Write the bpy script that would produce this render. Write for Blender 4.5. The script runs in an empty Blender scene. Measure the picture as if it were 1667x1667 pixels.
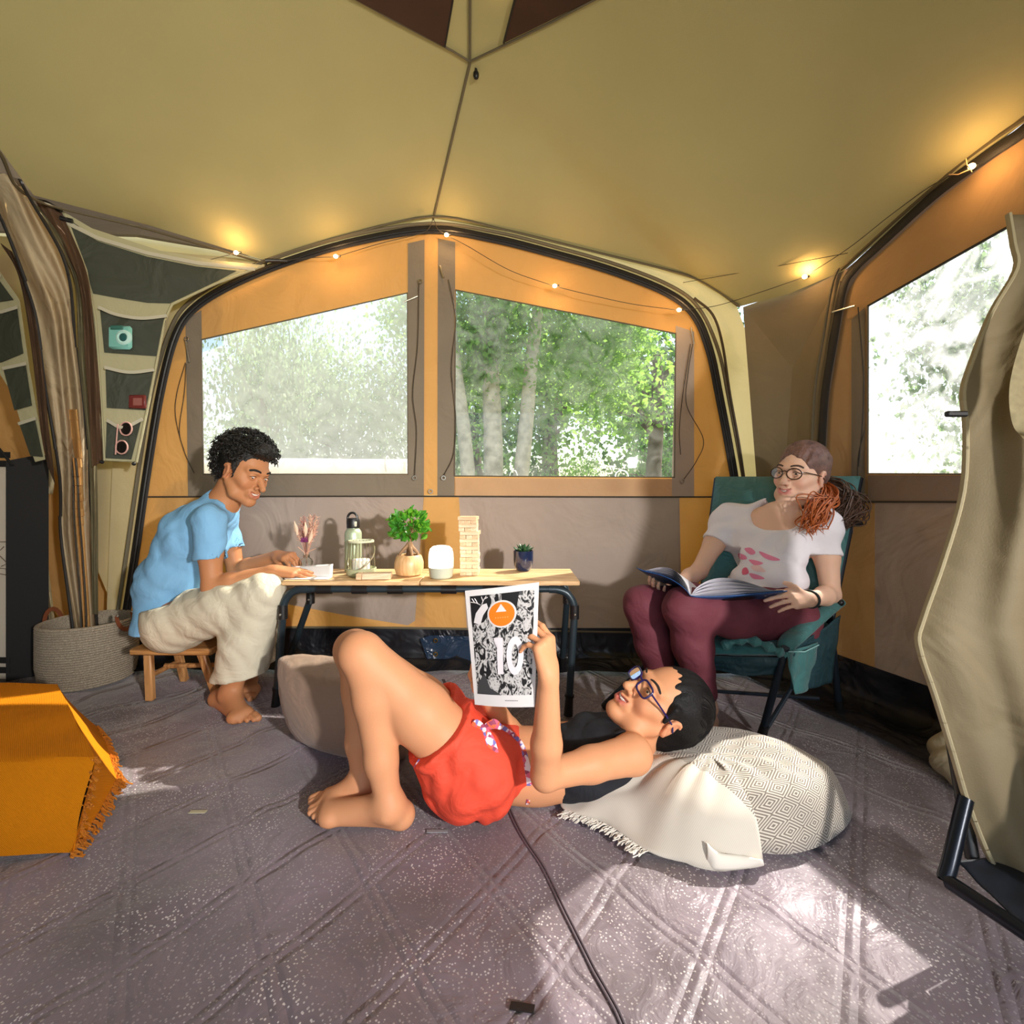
import bpy, bmesh, math, random
import numpy as np
from mathutils import Vector, Matrix, noise
from mathutils.bvhtree import BVHTree
from mathutils.geometry import tessellate_polygon
random.seed(7); np.random.seed(7)
SC = bpy.context.scene
COL = SC.collection
pi = math.pi

# ---------------------------------------------------------------- camera
FPX, CX, HY, CH = 780.0, 833.5, 800.0, 0.88      # focal length in pixels of a 1667 frame, horizon row, eye height
cam_d = bpy.data.cameras.new('camera'); cam = bpy.data.objects.new('camera', cam_d); COL.objects.link(cam)
cam_d.sensor_width = 36; cam_d.lens = FPX / 1667 * 36
cam_d.shift_y = -(833.5 - HY) / 1667
cam_d.clip_start = 0.02
cam.location = (0, 0, CH); cam.rotation_euler = (pi / 2, 0, 0)
SC.camera = cam
# ---------------------------------------------------------------- world, sun, photo light, added fills, exposure
w = bpy.data.worlds.new('world'); SC.world = w; w.use_nodes = True
wn = w.node_tree.nodes; wl = w.node_tree.links
bg = wn['Background']
sky = wn.new('ShaderNodeTexSky'); sky.sky_type = 'NISHITA'; sky.sun_disc = False
sky.sun_elevation = math.radians(52); sky.sun_rotation = math.radians(55); sky.air_density = 1.2; sky.dust_density = 2.0
wl.new(sky.outputs[0], bg.inputs['Color']); bg.inputs['Strength'].default_value = 0.26
def sun_lamp(name, direction, strength, angle, color):
    d = bpy.data.lights.new(name, 'SUN'); d.energy = strength; d.angle = math.radians(angle); d.color = color
    o = bpy.data.objects.new(name, d); COL.objects.link(o)
    o.rotation_euler = Vector(direction).to_track_quat('Z', 'Y').to_euler(); o.location = (3, 3, 6)
    return o
sun_lamp('sun', (0.62, 0.42, 0.72), 8.0, 0.6, (1.0, 0.93, 0.82))
def area_lamp(name, loc, target, size, power, color):
    d = bpy.data.lights.new(name, 'AREA'); d.energy = power; d.size = size; d.color = color
    o = bpy.data.objects.new(name, d); COL.objects.link(o); o.location = loc
    o.rotation_euler = (Vector(loc) - Vector(target)).to_track_quat('Z', 'Y').to_euler()
    return o
area_lamp('open_front_fill', (-0.6, -2.2, 1.3), (0.0, 2.0, 0.3), 2.0, 10, (0.90, 0.94, 1.0)).data.spread = 2.0  # added fill lamp, for daylight from the unseen open front
area_lamp('photo_light_right', (1.55, -1.25, 1.25), (-0.75, 2.3, 0.75), 0.12, 20, (1.0, 0.95, 0.90)).data.spread = 1.2
area_lamp('roof_fill', (0.2, -0.9, 1.1), (-1.5, 1.5, 2.0), 0.4, 5, (1.0, 0.96, 0.78)).data.spread = 1.3  # added up-light with no known source, brightens the left roof
SC.view_settings.view_transform = 'Standard'; SC.view_settings.look = 'None'
SC.view_settings.gamma = 1; SC.view_settings.use_curve_mapping = False
SC.view_settings.exposure = 0.2

# ---------------------------------------------------------------- helpers
def P(x, y, d):
    return Vector(((x - CX) * d / FPX, d, CH - (y - HY) * d / FPX))
def ray(x, y):
    return Vector(((x - CX) / FPX, 1.0, -(y - HY) / FPX))
CAM = Vector((0, 0, CH))
def on_plane(x, y, p0, n):
    r = ray(x, y); t = (p0 - CAM).dot(n) / r.dot(n)
    return CAM + r * t
def on_floor(x, y, z=0.0):
    d = FPX * (CH - z) / (y - HY)
    return Vector(((x - CX) * d / FPX, d, z))
def tag(o, label=None, cat=None, group=None, kind=None):
    if label: o['label'] = label
    if cat: o['category'] = cat
    if group: o['group'] = group
    if kind: o['kind'] = kind
    return o
def thing(name, label, cat, loc=(0, 0, 0), group=None):
    o = bpy.data.objects.new(name, None); COL.objects.link(o); o.location = loc
    o.empty_display_size = 0.05
    tag(o, label, cat, group); return o
def root_loc(o):
    v = Vector((0, 0, 0))
    while o is not None:
        v += o.location; o = o.parent
    return v
def link(name, me, mat, parent=None, loc=None):
    o = bpy.data.objects.new(name, me); COL.objects.link(o)
    if mat is not None:
        for m in (mat if isinstance(mat, (list, tuple)) else [mat]): me.materials.append(m)
    if parent is not None: o.parent = parent
    return o
class MB:
    def __init__(s): s.v = []; s.f = []; s.m = []; s.mi = 0
    def add(s, vs, fs):
        b = len(s.v); s.v += [Vector(p) for p in vs]; s.f += [tuple(i + b for i in f) for f in fs]; s.m += [s.mi] * len(fs); return s
    def box(s, c, d, R=None, bev=0.0):
        c = Vector(c); x, y, z = (Vector(R[0]), Vector(R[1]), Vector(R[2])) if R else (Vector((1,0,0)), Vector((0,1,0)), Vector((0,0,1)))
        hx, hy, hz = d[0]/2, d[1]/2, d[2]/2
        b = min(bev, hx*.9, hy*.9, hz*.9)
        if b <= 0:
            vs = [c + x*hx*i + y*hy*j + z*hz*k for i in (-1,1) for j in (-1,1) for k in (-1,1)]
            return s.add(vs, [(0,1,3,2),(4,6,7,5),(0,4,5,1),(2,3,7,6),(0,2,6,4),(1,5,7,3)])
        vs = []; idx = {}
        for i in (-1,1):
            for j in (-1,1):
                for k in (-1,1):
                    for a in range(3):
                        q = [hx-b, hy-b, hz-b]; q[a] += b
                        idx[(i,j,k,a)] = len(vs); vs.append(c + x*q[0]*i + y*q[1]*j + z*q[2]*k)
        fs = []
        for sgn in (-1,1):
            fs.append([idx[(sgn,-1,-1,0)], idx[(sgn,1,-1,0)], idx[(sgn,1,1,0)], idx[(sgn,-1,1,0)]][::sgn])
            fs.append([idx[(-1,sgn,-1,1)], idx[(-1,sgn,1,1)], idx[(1,sgn,1,1)], idx[(1,sgn,-1,1)]][::sgn])
            fs.append([idx[(-1,-1,sgn,2)], idx[(1,-1,sgn,2)], idx[(1,1,sgn,2)], idx[(-1,1,sgn,2)]][::sgn])
        for i in (-1,1):
            for j in (-1,1):
                fs.append([idx[(i,j,-1,0)], idx[(i,j,1,0)], idx[(i,j,1,1)], idx[(i,j,-1,1)]][::-(i*j)])
                fs.append([idx[(i,-1,j,0)], idx[(i,1,j,0)], idx[(i,1,j,2)], idx[(i,-1,j,2)]][::(i*j)])
                fs.append([idx[(-1,i,j,1)], idx[(1,i,j,1)], idx[(1,i,j,2)], idx[(-1,i,j,2)]][::-(i*j)])
                for k in (-1,1):
                    fs.append([idx[(i,j,k,0)], idx[(i,j,k,1)], idx[(i,j,k,2)]][::(i*j*k)])
        return s.add(vs, fs)
    def tube(s, pts, r, n=8, closed=False, cap=True, flat=1.0, up=None):
        pts = [Vector(p) for p in pts]; N = len(pts)
        if N < 2: return s
        rr = r if isinstance(r, (list, tuple)) else [r]*N
        vs = []; prev = None
        for i in range(N):
            a = pts[(i-1) % N] if (closed or i > 0) else pts[i]
            b = pts[(i+1) % N] if (closed or i < N-1) else pts[i]
            t = (b - a)
            t = t.normalized() if t.length > 1e-9 else Vector((0,0,1))
            if prev is None:
                ref = Vector(up) if up is not None else (Vector((0,0,1)) if abs(t.z) < .9 else Vector((1,0,0)))
                nrm = (ref - t*ref.dot(t)).normalized()
            else:
                nrm = (prev - t*prev.dot(t))
                nrm = nrm.normalized() if nrm.length > 1e-6 else Vector((1,0,0))
            prev = nrm; bn = t.cross(nrm)
            for k in range(n):
                a_ = 2*pi*k/n
                vs.append(pts[i] + nrm*math.cos(a_)*rr[i]*flat + bn*math.sin(a_)*rr[i])
        fs = []
        for i in range(N if closed else N-1):
            for k in range(n):
                fs.append((i*n+k, i*n+(k+1) % n, ((i+1) % N)*n+(k+1) % n, ((i+1) % N)*n+k))
        if cap and not closed:
            fs.append(tuple(range(n))[::-1]); fs.append(tuple((N-1)*n+k for k in range(n)))
        return s.add(vs, fs)
    def lathe(s, prof, c=(0,0,0), n=32, axes=None):
        c = Vector(c); X, Y, Z = axes or (Vector((1,0,0)), Vector((0,1,0)), Vector((0,0,1)))
        vs = []; N = len(prof)
        for r, z in prof:
            for k in range(n):
                a = 2*pi*k/n; vs.append(c + X*(r*math.cos(a)) + Y*(r*math.sin(a)) + Z*z)
        fs = []
        for i in range(N-1):
            for k in range(n):
                fs.append((i*n+k, i*n+(k+1) % n, (i+1)*n+(k+1) % n, (i+1)*n+k))
        fs.append(tuple(range(n))[::-1]); fs.append(tuple((N-1)*n+k for k in range(n)))
        return s.add(vs, fs)
    def sphere(s, c, r, n=12, m=8, R=None):
        c = Vector(c); r = r if isinstance(r, (tuple, list)) else (r, r, r)
        X, Y, Z = [Vector(q) for q in R] if R else (Vector((1,0,0)), Vector((0,1,0)), Vector((0,0,1)))
        vs = [c - Z*r[2]]
        for j in range(1, m):
            t = -pi/2 + pi*j/m
            for k in range(n):
                a = 2*pi*k/n; vs.append(c + X*(r[0]*math.cos(t)*math.cos(a)) + Y*(r[1]*math.cos(t)*math.sin(a)) + Z*(r[2]*math.sin(t)))
        vs.append(c + Z*r[2]); L = len(vs)-1
        fs = [(0, 1+(k+1) % n, 1+k) for k in range(n)]
        for j in range(m-2):
            for k in range(n):
                fs.append((1+j*n+k, 1+j*n+(k+1) % n, 1+(j+1)*n+(k+1) % n, 1+(j+1)*n+k))
        fs += [(L, 1+(m-2)*n+k, 1+(m-2)*n+(k+1) % n) for k in range(n)]
        return s.add(vs, fs)
    def grid(s, fn, nu, nv, closed_u=False):
        vs = [fn(i/(nu if closed_u else nu-1), j/(nv-1)) for j in range(nv) for i in range(nu)]
        fs = []
        for j in range(nv-1):
            for i in range(nu if closed_u else nu-1):
                fs.append((j*nu+i, j*nu+(i+1) % nu, (j+1)*nu+(i+1) % nu, (j+1)*nu+i))
        return s.add(vs, fs)
    def poly(s, pts):
        pts = [Vector(p) for p in pts]; s.add(pts, [tuple(range(len(pts)))]); return s
    def slab(s, pts, holes=(), thick=0.004, n=None):
        loops = [[Vector(p) for p in pts]] + [[Vector(p) for p in h] for h in holes]
        if n is None:
            n = Vector((0,0,0)); L = loops[0]
            for i in range(len(L)):
                a, b = L[i], L[(i+1) % len(L)]; n += Vector(((a.y-b.y)*(a.z+b.z), (a.z-b.z)*(a.x+b.x), (a.x-b.x)*(a.y+b.y)))
            n.normalize()
        tris = tessellate_polygon(loops)
        flat = [p for L in loops for p in L]; M = len(flat)
        if thick <= 0: return s.add(flat, [tuple(t) for t in tris])
        vs = flat + [p - n*thick for p in flat]
        fs = []
        for t in tris:
            a, b, c = [flat[i] for i in t]
            t = tuple(t) if (b-a).cross(c-a).dot(n) > 0 else tuple(t)[::-1]
            fs.append(t); fs.append(tuple(i+M for i in t[::-1]))
        o = 0
        for L in loops:
            for i in range(len(L)):
                j = (i+1) % len(L); fs.append((o+i, o+i+M, o+j+M, o+j))
            o += len(L)
        return s.add(vs, fs)
    def build(s, name, mat, parent=None, smooth=True, solid=0.0, subsurf=0, world=False):
        off = root_loc(parent) if (parent is not None and not world) else Vector((0,0,0))
        me = bpy.data.meshes.new(name); me.from_pydata([tuple(p - off) for p in s.v], [], s.f); me.update()
        o = link(name, me, mat, parent)
        if any(s.m): me.polygons.foreach_set('material_index', s.m)
        if smooth:
            me.polygons.foreach_set('use_smooth', [True]*len(me.polygons))
            try: me.set_sharp_from_angle(angle=math.radians(38))
            except Exception: pass
        if subsurf:
            m = o.modifiers.new('subsurf', 'SUBSURF'); m.levels = m.render_levels = subsurf
        if solid:
            m = o.modifiers.new('solid', 'SOLIDIFY'); m.thickness = solid; m.offset = 0
        return o
def spline(pts, n=8, closed=False):
    pts = [Vector(p) for p in pts]; out = []; N = len(pts)
    rng = range(N if closed else N-1)
    for i in rng:
        p1, p2 = pts[i], pts[(i+1) % N]
        p0 = pts[(i-1) % N] if (closed or i > 0) else p1*2-p2
        p3 = pts[(i+2) % N] if (closed or i+2 < N) else p2*2-p1
        for k in range(n):
            t = k/n
            out.append(0.5*((2*p1)+(p2-p0)*t+(2*p0-5*p1+4*p2-p3)*t*t+(3*p1-p0-3*p2+p3)*t**3))
    if not closed: out.append(pts[-1])
    return out
def copy_tree(o, parent=None):
    c = o.copy(); COL.objects.link(c)
    if parent is not None: c.parent = parent
    for ch in list(o.children): copy_tree(ch, c)
    return c

# ---------------------------------------------------------------- materials
def srgb(r, g, b):
    def f(u):
        u /= 255.0
        return u/12.92 if u <= .04045 else ((u+.055)/1.055)**2.4
    return (f(r), f(g), f(b), 1.0)
MATS = {}
def mat(name, col, rough=0.6, metal=0.0, var=0.0, vscale=6.0, bump=0.0, bscale=80.0, trans=0.0, tcol=None, emit=None, estr=0.0,
        sheen=0.0, spec=0.5, sss=0.0, weave=0.0, wrinkle=0.0, wscale=6.0, vcol=False, coat=0.0, transmission=0.0):
    if name in MATS: return MATS[name]
    m = bpy.data.materials.new(name); m.use_nodes = True; MATS[name] = m
    nt = m.node_tree; N = nt.nodes; L = nt.links; b = N['Principled BSDF']; out = N['Material Output']
    b.inputs['Roughness'].default_value = rough; b.inputs['Metallic'].default_value = metal
    b.inputs['Specular IOR Level'].default_value = spec
    b.inputs['Coat Weight'].default_value = coat; b.inputs['Transmission Weight'].default_value = transmission
    if sheen: b.inputs['Sheen Weight'].default_value = sheen
    if sss:
        b.inputs['Subsurface Weight'].default_value = sss; b.inputs['Subsurface Scale'].default_value = .012
        b.inputs['Subsurface Radius'].default_value = (1, .35, .2)
    tc = N.new('ShaderNodeTexCoord'); src = tc.outputs['Object']
    base = None
    if vcol:
        a = N.new('ShaderNodeVertexColor'); a.layer_name = 'Col'; base = a.outputs[0]
    rgb = N.new('ShaderNodeRGB'); rgb.outputs[0].default_value = col
    if base is None: base = rgb.outputs[0]
    if var > 0:
        nz = N.new('ShaderNodeTexNoise'); nz.inputs['Scale'].default_value = vscale; nz.inputs['Detail'].default_value = 6
        L.new(src, nz.inputs['Vector'])
        mr = N.new('ShaderNodeMapRange'); mr.inputs[1].default_value = .3; mr.inputs[2].default_value = .7
        mr.inputs[3].default_value = 1-var; mr.inputs[4].default_value = 1+var
        L.new(nz.outputs[0], mr.inputs[0])
        mx = N.new('ShaderNodeVectorMath'); mx.operation = 'SCALE'; L.new(base, mx.inputs[0]); L.new(mr.outputs[0], mx.inputs['Scale'])
        base = mx.outputs[0]
    L.new(base, b.inputs['Base Color'])
    nrm = None
    def addbump(height, strength, dist):
        nonlocal nrm
        bp = N.new('ShaderNodeBump'); bp.inputs['Strength'].default_value = strength; bp.inputs['Distance'].default_value = dist
        L.new(height, bp.inputs['Height'])
        if nrm is not None: L.new(nrm, bp.inputs['Normal'])
        nrm = bp.outputs[0]
    if wrinkle > 0:
        nz = N.new('ShaderNodeTexNoise'); nz.inputs['Scale'].default_value = wscale; nz.inputs['Detail'].default_value = 3
        nz.inputs['Distortion'].default_value = 1.2; L.new(src, nz.inputs['Vector'])
        addbump(nz.outputs[0], wrinkle, .05)
    if bump > 0:
        nz = N.new('ShaderNodeTexNoise'); nz.inputs['Scale'].default_value = bscale; nz.inputs['Detail'].default_value = 4; L.new(src, nz.inputs['Vector'])
        addbump(nz.outputs[0], bump, .004)
    if weave > 0:
        wv = N.new('ShaderNodeTexWave'); wv.inputs['Scale'].default_value = 120; wv.bands_direction = 'DIAGONAL'; L.new(src, wv.inputs['Vector'])
        addbump(wv.outputs[1], weave, .001)
    if nrm is not None: L.new(nrm, b.inputs['Normal'])
    if emit is not None:
        b.inputs['Emission Color'].default_value = emit; b.inputs['Emission Strength'].default_value = estr
    if trans > 0:
        t = N.new('ShaderNodeBsdfTranslucent'); t.inputs[0].default_value = tcol or col
        if nrm is not None: L.new(nrm, t.inputs['Normal'])
        mx = N.new('ShaderNodeMixShader'); mx.inputs[0].default_value = trans
        L.new(b.outputs[0], mx.inputs[1]); L.new(t.outputs[0], mx.inputs[2]); L.new(mx.outputs[0], out.inputs[0])
    return m
def wood(name, c1, c2, scale=4.0, axis='X', rough=.45):
    m = bpy.data.materials.new(name); m.use_nodes = True; nt = m.node_tree; N = nt.nodes; L = nt.links; b = N['Principled BSDF']
    tc = N.new('ShaderNodeTexCoord'); mp = N.new('ShaderNodeMapping'); L.new(tc.outputs['Object'], mp.inputs[0])
    sc = {'X': (1, 9, 9), 'Y': (9, 1, 9), 'Z': (9, 9, 1)}[axis]; mp.inputs['Scale'].default_value = sc
    nz = N.new('ShaderNodeTexNoise'); nz.inputs['Scale'].default_value = scale; nz.inputs['Detail'].default_value = 8; nz.inputs['Distortion'].default_value = 2
    L.new(mp.outputs[0], nz.inputs['Vector'])
    cr = N.new('ShaderNodeValToRGB'); cr.color_ramp.elements[0].color = c1; cr.color_ramp.elements[1].color = c2
    cr.color_ramp.elements[0].position = .35; cr.color_ramp.elements[1].position = .65
    L.new(nz.outputs[0], cr.inputs[0]); L.new(cr.outputs[0], b.inputs['Base Color']); b.inputs['Roughness'].default_value = rough
    bp = N.new('ShaderNodeBump'); bp.inputs['Strength'].default_value = .2; bp.inputs['Distance'].default_value = .002
    L.new(nz.outputs[0], bp.inputs['Height']); L.new(bp.outputs[0], b.inputs['Normal'])
    return m
def glass(name, col=(1,1,1,1), clear=.85, haze=0.0, hazecol=(1,1,1,1), rough=.02, streak=0.0):
    """thin clear sheet: passes light straight through, with a little gloss and optional milky haze that scatters light"""
    m = bpy.data.materials.new(name); m.use_nodes = True; nt = m.node_tree; N = nt.nodes; L = nt.links; out = N['Material Output']
    N.remove(N['Principled BSDF'])
    tr = N.new('ShaderNodeBsdfTransparent'); tr.inputs[0].default_value = col
    gl = N.new('ShaderNodeBsdfGlossy'); gl.inputs['Roughness'].default_value = rough
    fr = N.new('ShaderNodeFresnel'); fr.inputs[0].default_value = 1.35
    m1 = N.new('ShaderNodeMixShader'); L.new(fr.outputs[0], m1.inputs[0]); L.new(tr.outputs[0], m1.inputs[1]); L.new(gl.outputs[0], m1.inputs[2])
    last = m1
    if haze > 0:
        tl = N.new('ShaderNodeBsdfTranslucent'); tl.inputs[0].default_value = hazecol
        m2 = N.new('ShaderNodeMixShader'); m2.inputs[0].default_value = haze
        L.new(last.outputs[0], m2.inputs[1]); L.new(tl.outputs[0], m2.inputs[2]); last = m2
        if streak > 0:
            tc = N.new('ShaderNodeTexCoord'); nz = N.new('ShaderNodeTexNoise'); nz.inputs['Scale'].default_value = 9; nz.inputs['Detail'].default_value = 9
            nz.inputs['Distortion'].default_value = 1.5
            L.new(tc.outputs['Object'], nz.inputs['Vector'])
            mr = N.new('ShaderNodeMapRange'); mr.inputs[1].default_value = .35; mr.inputs[2].default_value = .65
            mr.inputs[3].default_value = max(0, haze-streak); mr.inputs[4].default_value = min(1, haze+streak)
            L.new(nz.outputs[0], mr.inputs[0]); L.new(mr.outputs[0], m2.inputs[0])
    L.new(last.outputs[0], out.inputs[0])
    return m
# ---------------------------------------------------------------- continuous organic surfaces: a distance field on a rectilinear grid, meshed by surface nets
def A3(v): return np.array([v[0], v[1], v[2]], dtype=np.float32)
def nrm3(v):
    v = np.array(v, dtype=np.float64); return v/np.linalg.norm(v)
class Field:
    def __init__(s, lo, hi, h, fine=()):
        s.c = []
        for a in range(3):
            xs = [lo[a]]
            while xs[-1] < hi[a]:
                x = xs[-1]; st = h
                for (fl, fh, hf) in fine:
                    if fl[a] - .5*h <= x < fh[a]: st = min(st, hf)
                xs.append(x + st)
            s.c.append(np.array(xs, dtype=np.float32))
        s.v = np.full([len(c) for c in s.c], 0.2, dtype=np.float32)
    def reg(s, lo, hi):
        sl = []
        for a in range(3):
            i = max(0, np.searchsorted(s.c[a], lo[a])-1); j = min(len(s.c[a]), np.searchsorted(s.c[a], hi[a])+1)
            if j <= i: return None
            sl.append(slice(i, j))
        return tuple(sl)
    def pts(s, sl):
        return s.c[0][sl[0]][:, None, None], s.c[1][sl[1]][None, :, None], s.c[2][sl[2]][None, None, :]
    def put(s, sl, d, k, op):
        v = s.v[sl]
        if op == 'sub':
            a, b = -v, d
            h = np.clip(.5+.5*(b-a)/k, 0, 1); r = -(b*(1-h)+a*h-k*h*(1-h))
            s.v[sl] = np.maximum(v, r) if False else r
            return
        h = np.clip(.5+.5*(d-v)/k, 0, 1)
        s.v[sl] = d*(1-h)+v*h-k*h*(1-h)
    def cone(s, a, b, ra, rb, k=.02, op='add', flat=None):
        a = A3(a); b = A3(b); R = max(ra, rb)+k+.015
        sl = s.reg(np.minimum(a, b)-R, np.maximum(a, b)+R)
        if sl is None: return s
        X, Y, Z = s.pts(sl); ab = b-a; L2 = float(ab.dot(ab))+1e-12
        px, py, pz = X-a[0], Y-a[1], Z-a[2]
        t = np.clip((px*ab[0]+py*ab[1]+pz*ab[2])/L2, 0, 1)
        dx, dy, dz = px-t*ab[0], py-t*ab[1], pz-t*ab[2]
        if flat is not None:   # (direction, factor): stretches distance along a direction -> flattened section
            n, f = A3(nrm3(flat[0])), flat[1]
            q = (dx*n[0]+dy*n[1]+dz*n[2]); d2 = dx*dx+dy*dy+dz*dz + q*q*(f*f-1)
            d = (np.sqrt(d2)-(ra+(rb-ra)*t))
            d = d/(1+(f-1)*.35)
        else:
            d = np.sqrt(dx*dx+dy*dy+dz*dz)-(ra+(rb-ra)*t)
        s.put(sl, d, k, op); return s
    def ell(s, c, r, R=None, k=.02, op='add'):
        c = A3(c); m = max(r)+k+.015
        sl = s.reg(c-m, c+m)
        if sl is None: return s
        X, Y, Z = s.pts(sl); x, y, z = X-c[0], Y-c[1], Z-c[2]
        if R is not None:
            e = [A3(q) for q in R]
            x, y, z = x*e[0][0]+y*e[0][1]+z*e[0][2], x*e[1][0]+y*e[1][1]+z*e[1][2], x*e[2][0]+y*e[2][1]+z*e[2][2]
        k0 = np.sqrt((x/r[0])**2+(y/r[1])**2+(z/r[2])**2); k1 = np.sqrt((x/r[0]**2)**2+(y/r[1]**2)**2+(z/r[2]**2)**2)+1e-9
        s.put(sl, (k0*(k0-1)/k1).astype(np.float32), k, op); return s
    def path(s, pts, rs, k=.02, op='add', flat=None):
        for i in range(len(pts)-1): s.cone(pts[i], pts[i+1], rs[i], rs[i+1], k, op, flat)
        return s
    def cut(s, p, n, k=.004, box=None):
        """remove everything on the side n points to"""
        p = A3(p); n = A3(nrm3(n))
        sl = (slice(None),)*3 if box is None else s.reg(box[0], box[1])
        X, Y, Z = s.pts(sl); d = (X-p[0])*n[0]+(Y-p[1])*n[1]+(Z-p[2])*n[2]
        v = s.v[sl]; s.v[sl] = np.maximum(v, d); return s
    def folds(s, waves):
        X, Y, Z = s.pts((slice(None),)*3)
        for (n, freq, amp, ph, warp) in waves:
            n = nrm3(n)
            o = nrm3(np.cross(n, (0.3, 0.5, 0.81))); 
            q = X*n[0]+Y*n[1]+Z*n[2]; r = X*o[0]+Y*o[1]+Z*o[2]
            wv = np.sin(q*freq+ph+warp*np.sin(r*freq*.45+ph*2)+warp*.6*np.sin((X-Z)*freq*.31+ph))
            s.v += (amp*(wv.astype(np.float32)*.5+.5)**2).astype(np.float32)
        return s
    def mesh(s):
        v = s.v; c = s.c; inside = v < 0
        nx, ny, nz = v.shape
        corner = [inside[i:nx-1+i, j:ny-1+j, k:nz-1+k] for i in (0,1) for j in (0,1) for k in (0,1)]
        cnt = sum(q.astype(np.int8) for q in corner)
        act = (cnt > 0) & (cnt < 8); I, J, K = np.nonzero(act)
        idx = np.full(act.shape, -1, dtype=np.int64); idx[I, J, K] = np.arange(len(I))
        acc = np.zeros((len(I), 3)); n = np.zeros(len(I))
        offs = [(i, j, k) for i in (0,1) for j in (0,1) for k in (0,1)]
        for a in range(3):
            for o in offs:
                if o[a] == 1: continue
                o2 = list(o); o2[a] = 1
                i0, j0, k0 = I+o[0], J+o[1], K+o[2]; i1, j1, k1 = I+o2[0], J+o2[1], K+o2[2]
                v0 = v[i0, j0, k0]; v1 = v[i1, j1, k1]; m = (v0 < 0) != (v1 < 0)
                t = np.where(m, v0/(v0-v1+1e-12), 0)
                p0 = np.stack([c[0][i0], c[1][j0], c[2][k0]], 1); p1 = np.stack([c[0][i1], c[1][j1], c[2][k1]], 1)
                p = p0+(p1-p0)*t[:, None]; acc += p*m[:, None]; n += m
        V = acc/np.maximum(n, 1)[:, None]
        F = []
        for a in range(3):
            b_, c_ = (a+1) % 3, (a+2) % 3
            s0 = [slice(None)]*3; s1 = [slice(None)]*3; s0[a] = slice(0, -1); s1[a] = slice(1, None)
            A = inside[tuple(s0)]; B = inside[tuple(s1)]; e = A != B
            q = np.array(np.nonzero(e)).T
            ok = (q[:, b_] > 0) & (q[:, c_] > 0) & (q[:, b_] < idx.shape[b_]) & (q[:, c_] < idx.shape[c_])
            q = q[ok]; flip = A[q[:, 0], q[:, 1], q[:, 2]]
            def g(db, dc):
                t = q.copy(); t[:, b_] -= db; t[:, c_] -= dc; return idx[t[:, 0], t[:, 1], t[:, 2]]
            quad = np.stack([g(1, 1), g(0, 1), g(0, 0), g(1, 0)], 1)
            quad[~flip] = quad[~flip][:, ::-1]
            F.append(quad)
        F = np.concatenate(F)
        F = F[(F >= 0).all(1)]
        return V, F
def np_object(name, V, F, material, parent=None, colfn=None, smooth_it=1):
    off = np.array(root_loc(parent)) if parent is not None else np.zeros(3)
    if smooth_it and len(F):
        for it in range(smooth_it):
            S = np.zeros_like(V); n = np.zeros(len(V))
            for a, b in ((0, 1), (1, 2), (2, 3), (3, 0)):
                np.add.at(S, F[:, a], V[F[:, b]]); np.add.at(n, F[:, a], 1)
                np.add.at(S, F[:, b], V[F[:, a]]); np.add.at(n, F[:, b], 1)
            V = V*.5+.5*S/np.maximum(n, 1)[:, None]
    me = bpy.data.meshes.new(name)
    W = V-off
    me.vertices.add(len(W)); me.vertices.foreach_set('co', W.astype(np.float32).ravel())
    me.loops.add(len(F)*4); me.loops.foreach_set('vertex_index', F.astype(np.int32).ravel())
    me.polygons.add(len(F)); me.polygons.foreach_set('loop_start', np.arange(0, len(F)*4, 4, dtype=np.int32))
    me.update(calc_edges=True); me.validate()
    me.polygons.foreach_set('use_smooth', np.ones(len(me.polygons), dtype=bool))
    if colfn is not None:
        ca = me.color_attributes.new('Col', 'FLOAT_COLOR', 'POINT')
        C = colfn(V); C = np.concatenate([C, np.ones((len(C), 1))], 1).astype(np.float32)
        ca.data.foreach_set('color', C.ravel())
    return link(name, me, material, parent)

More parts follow.
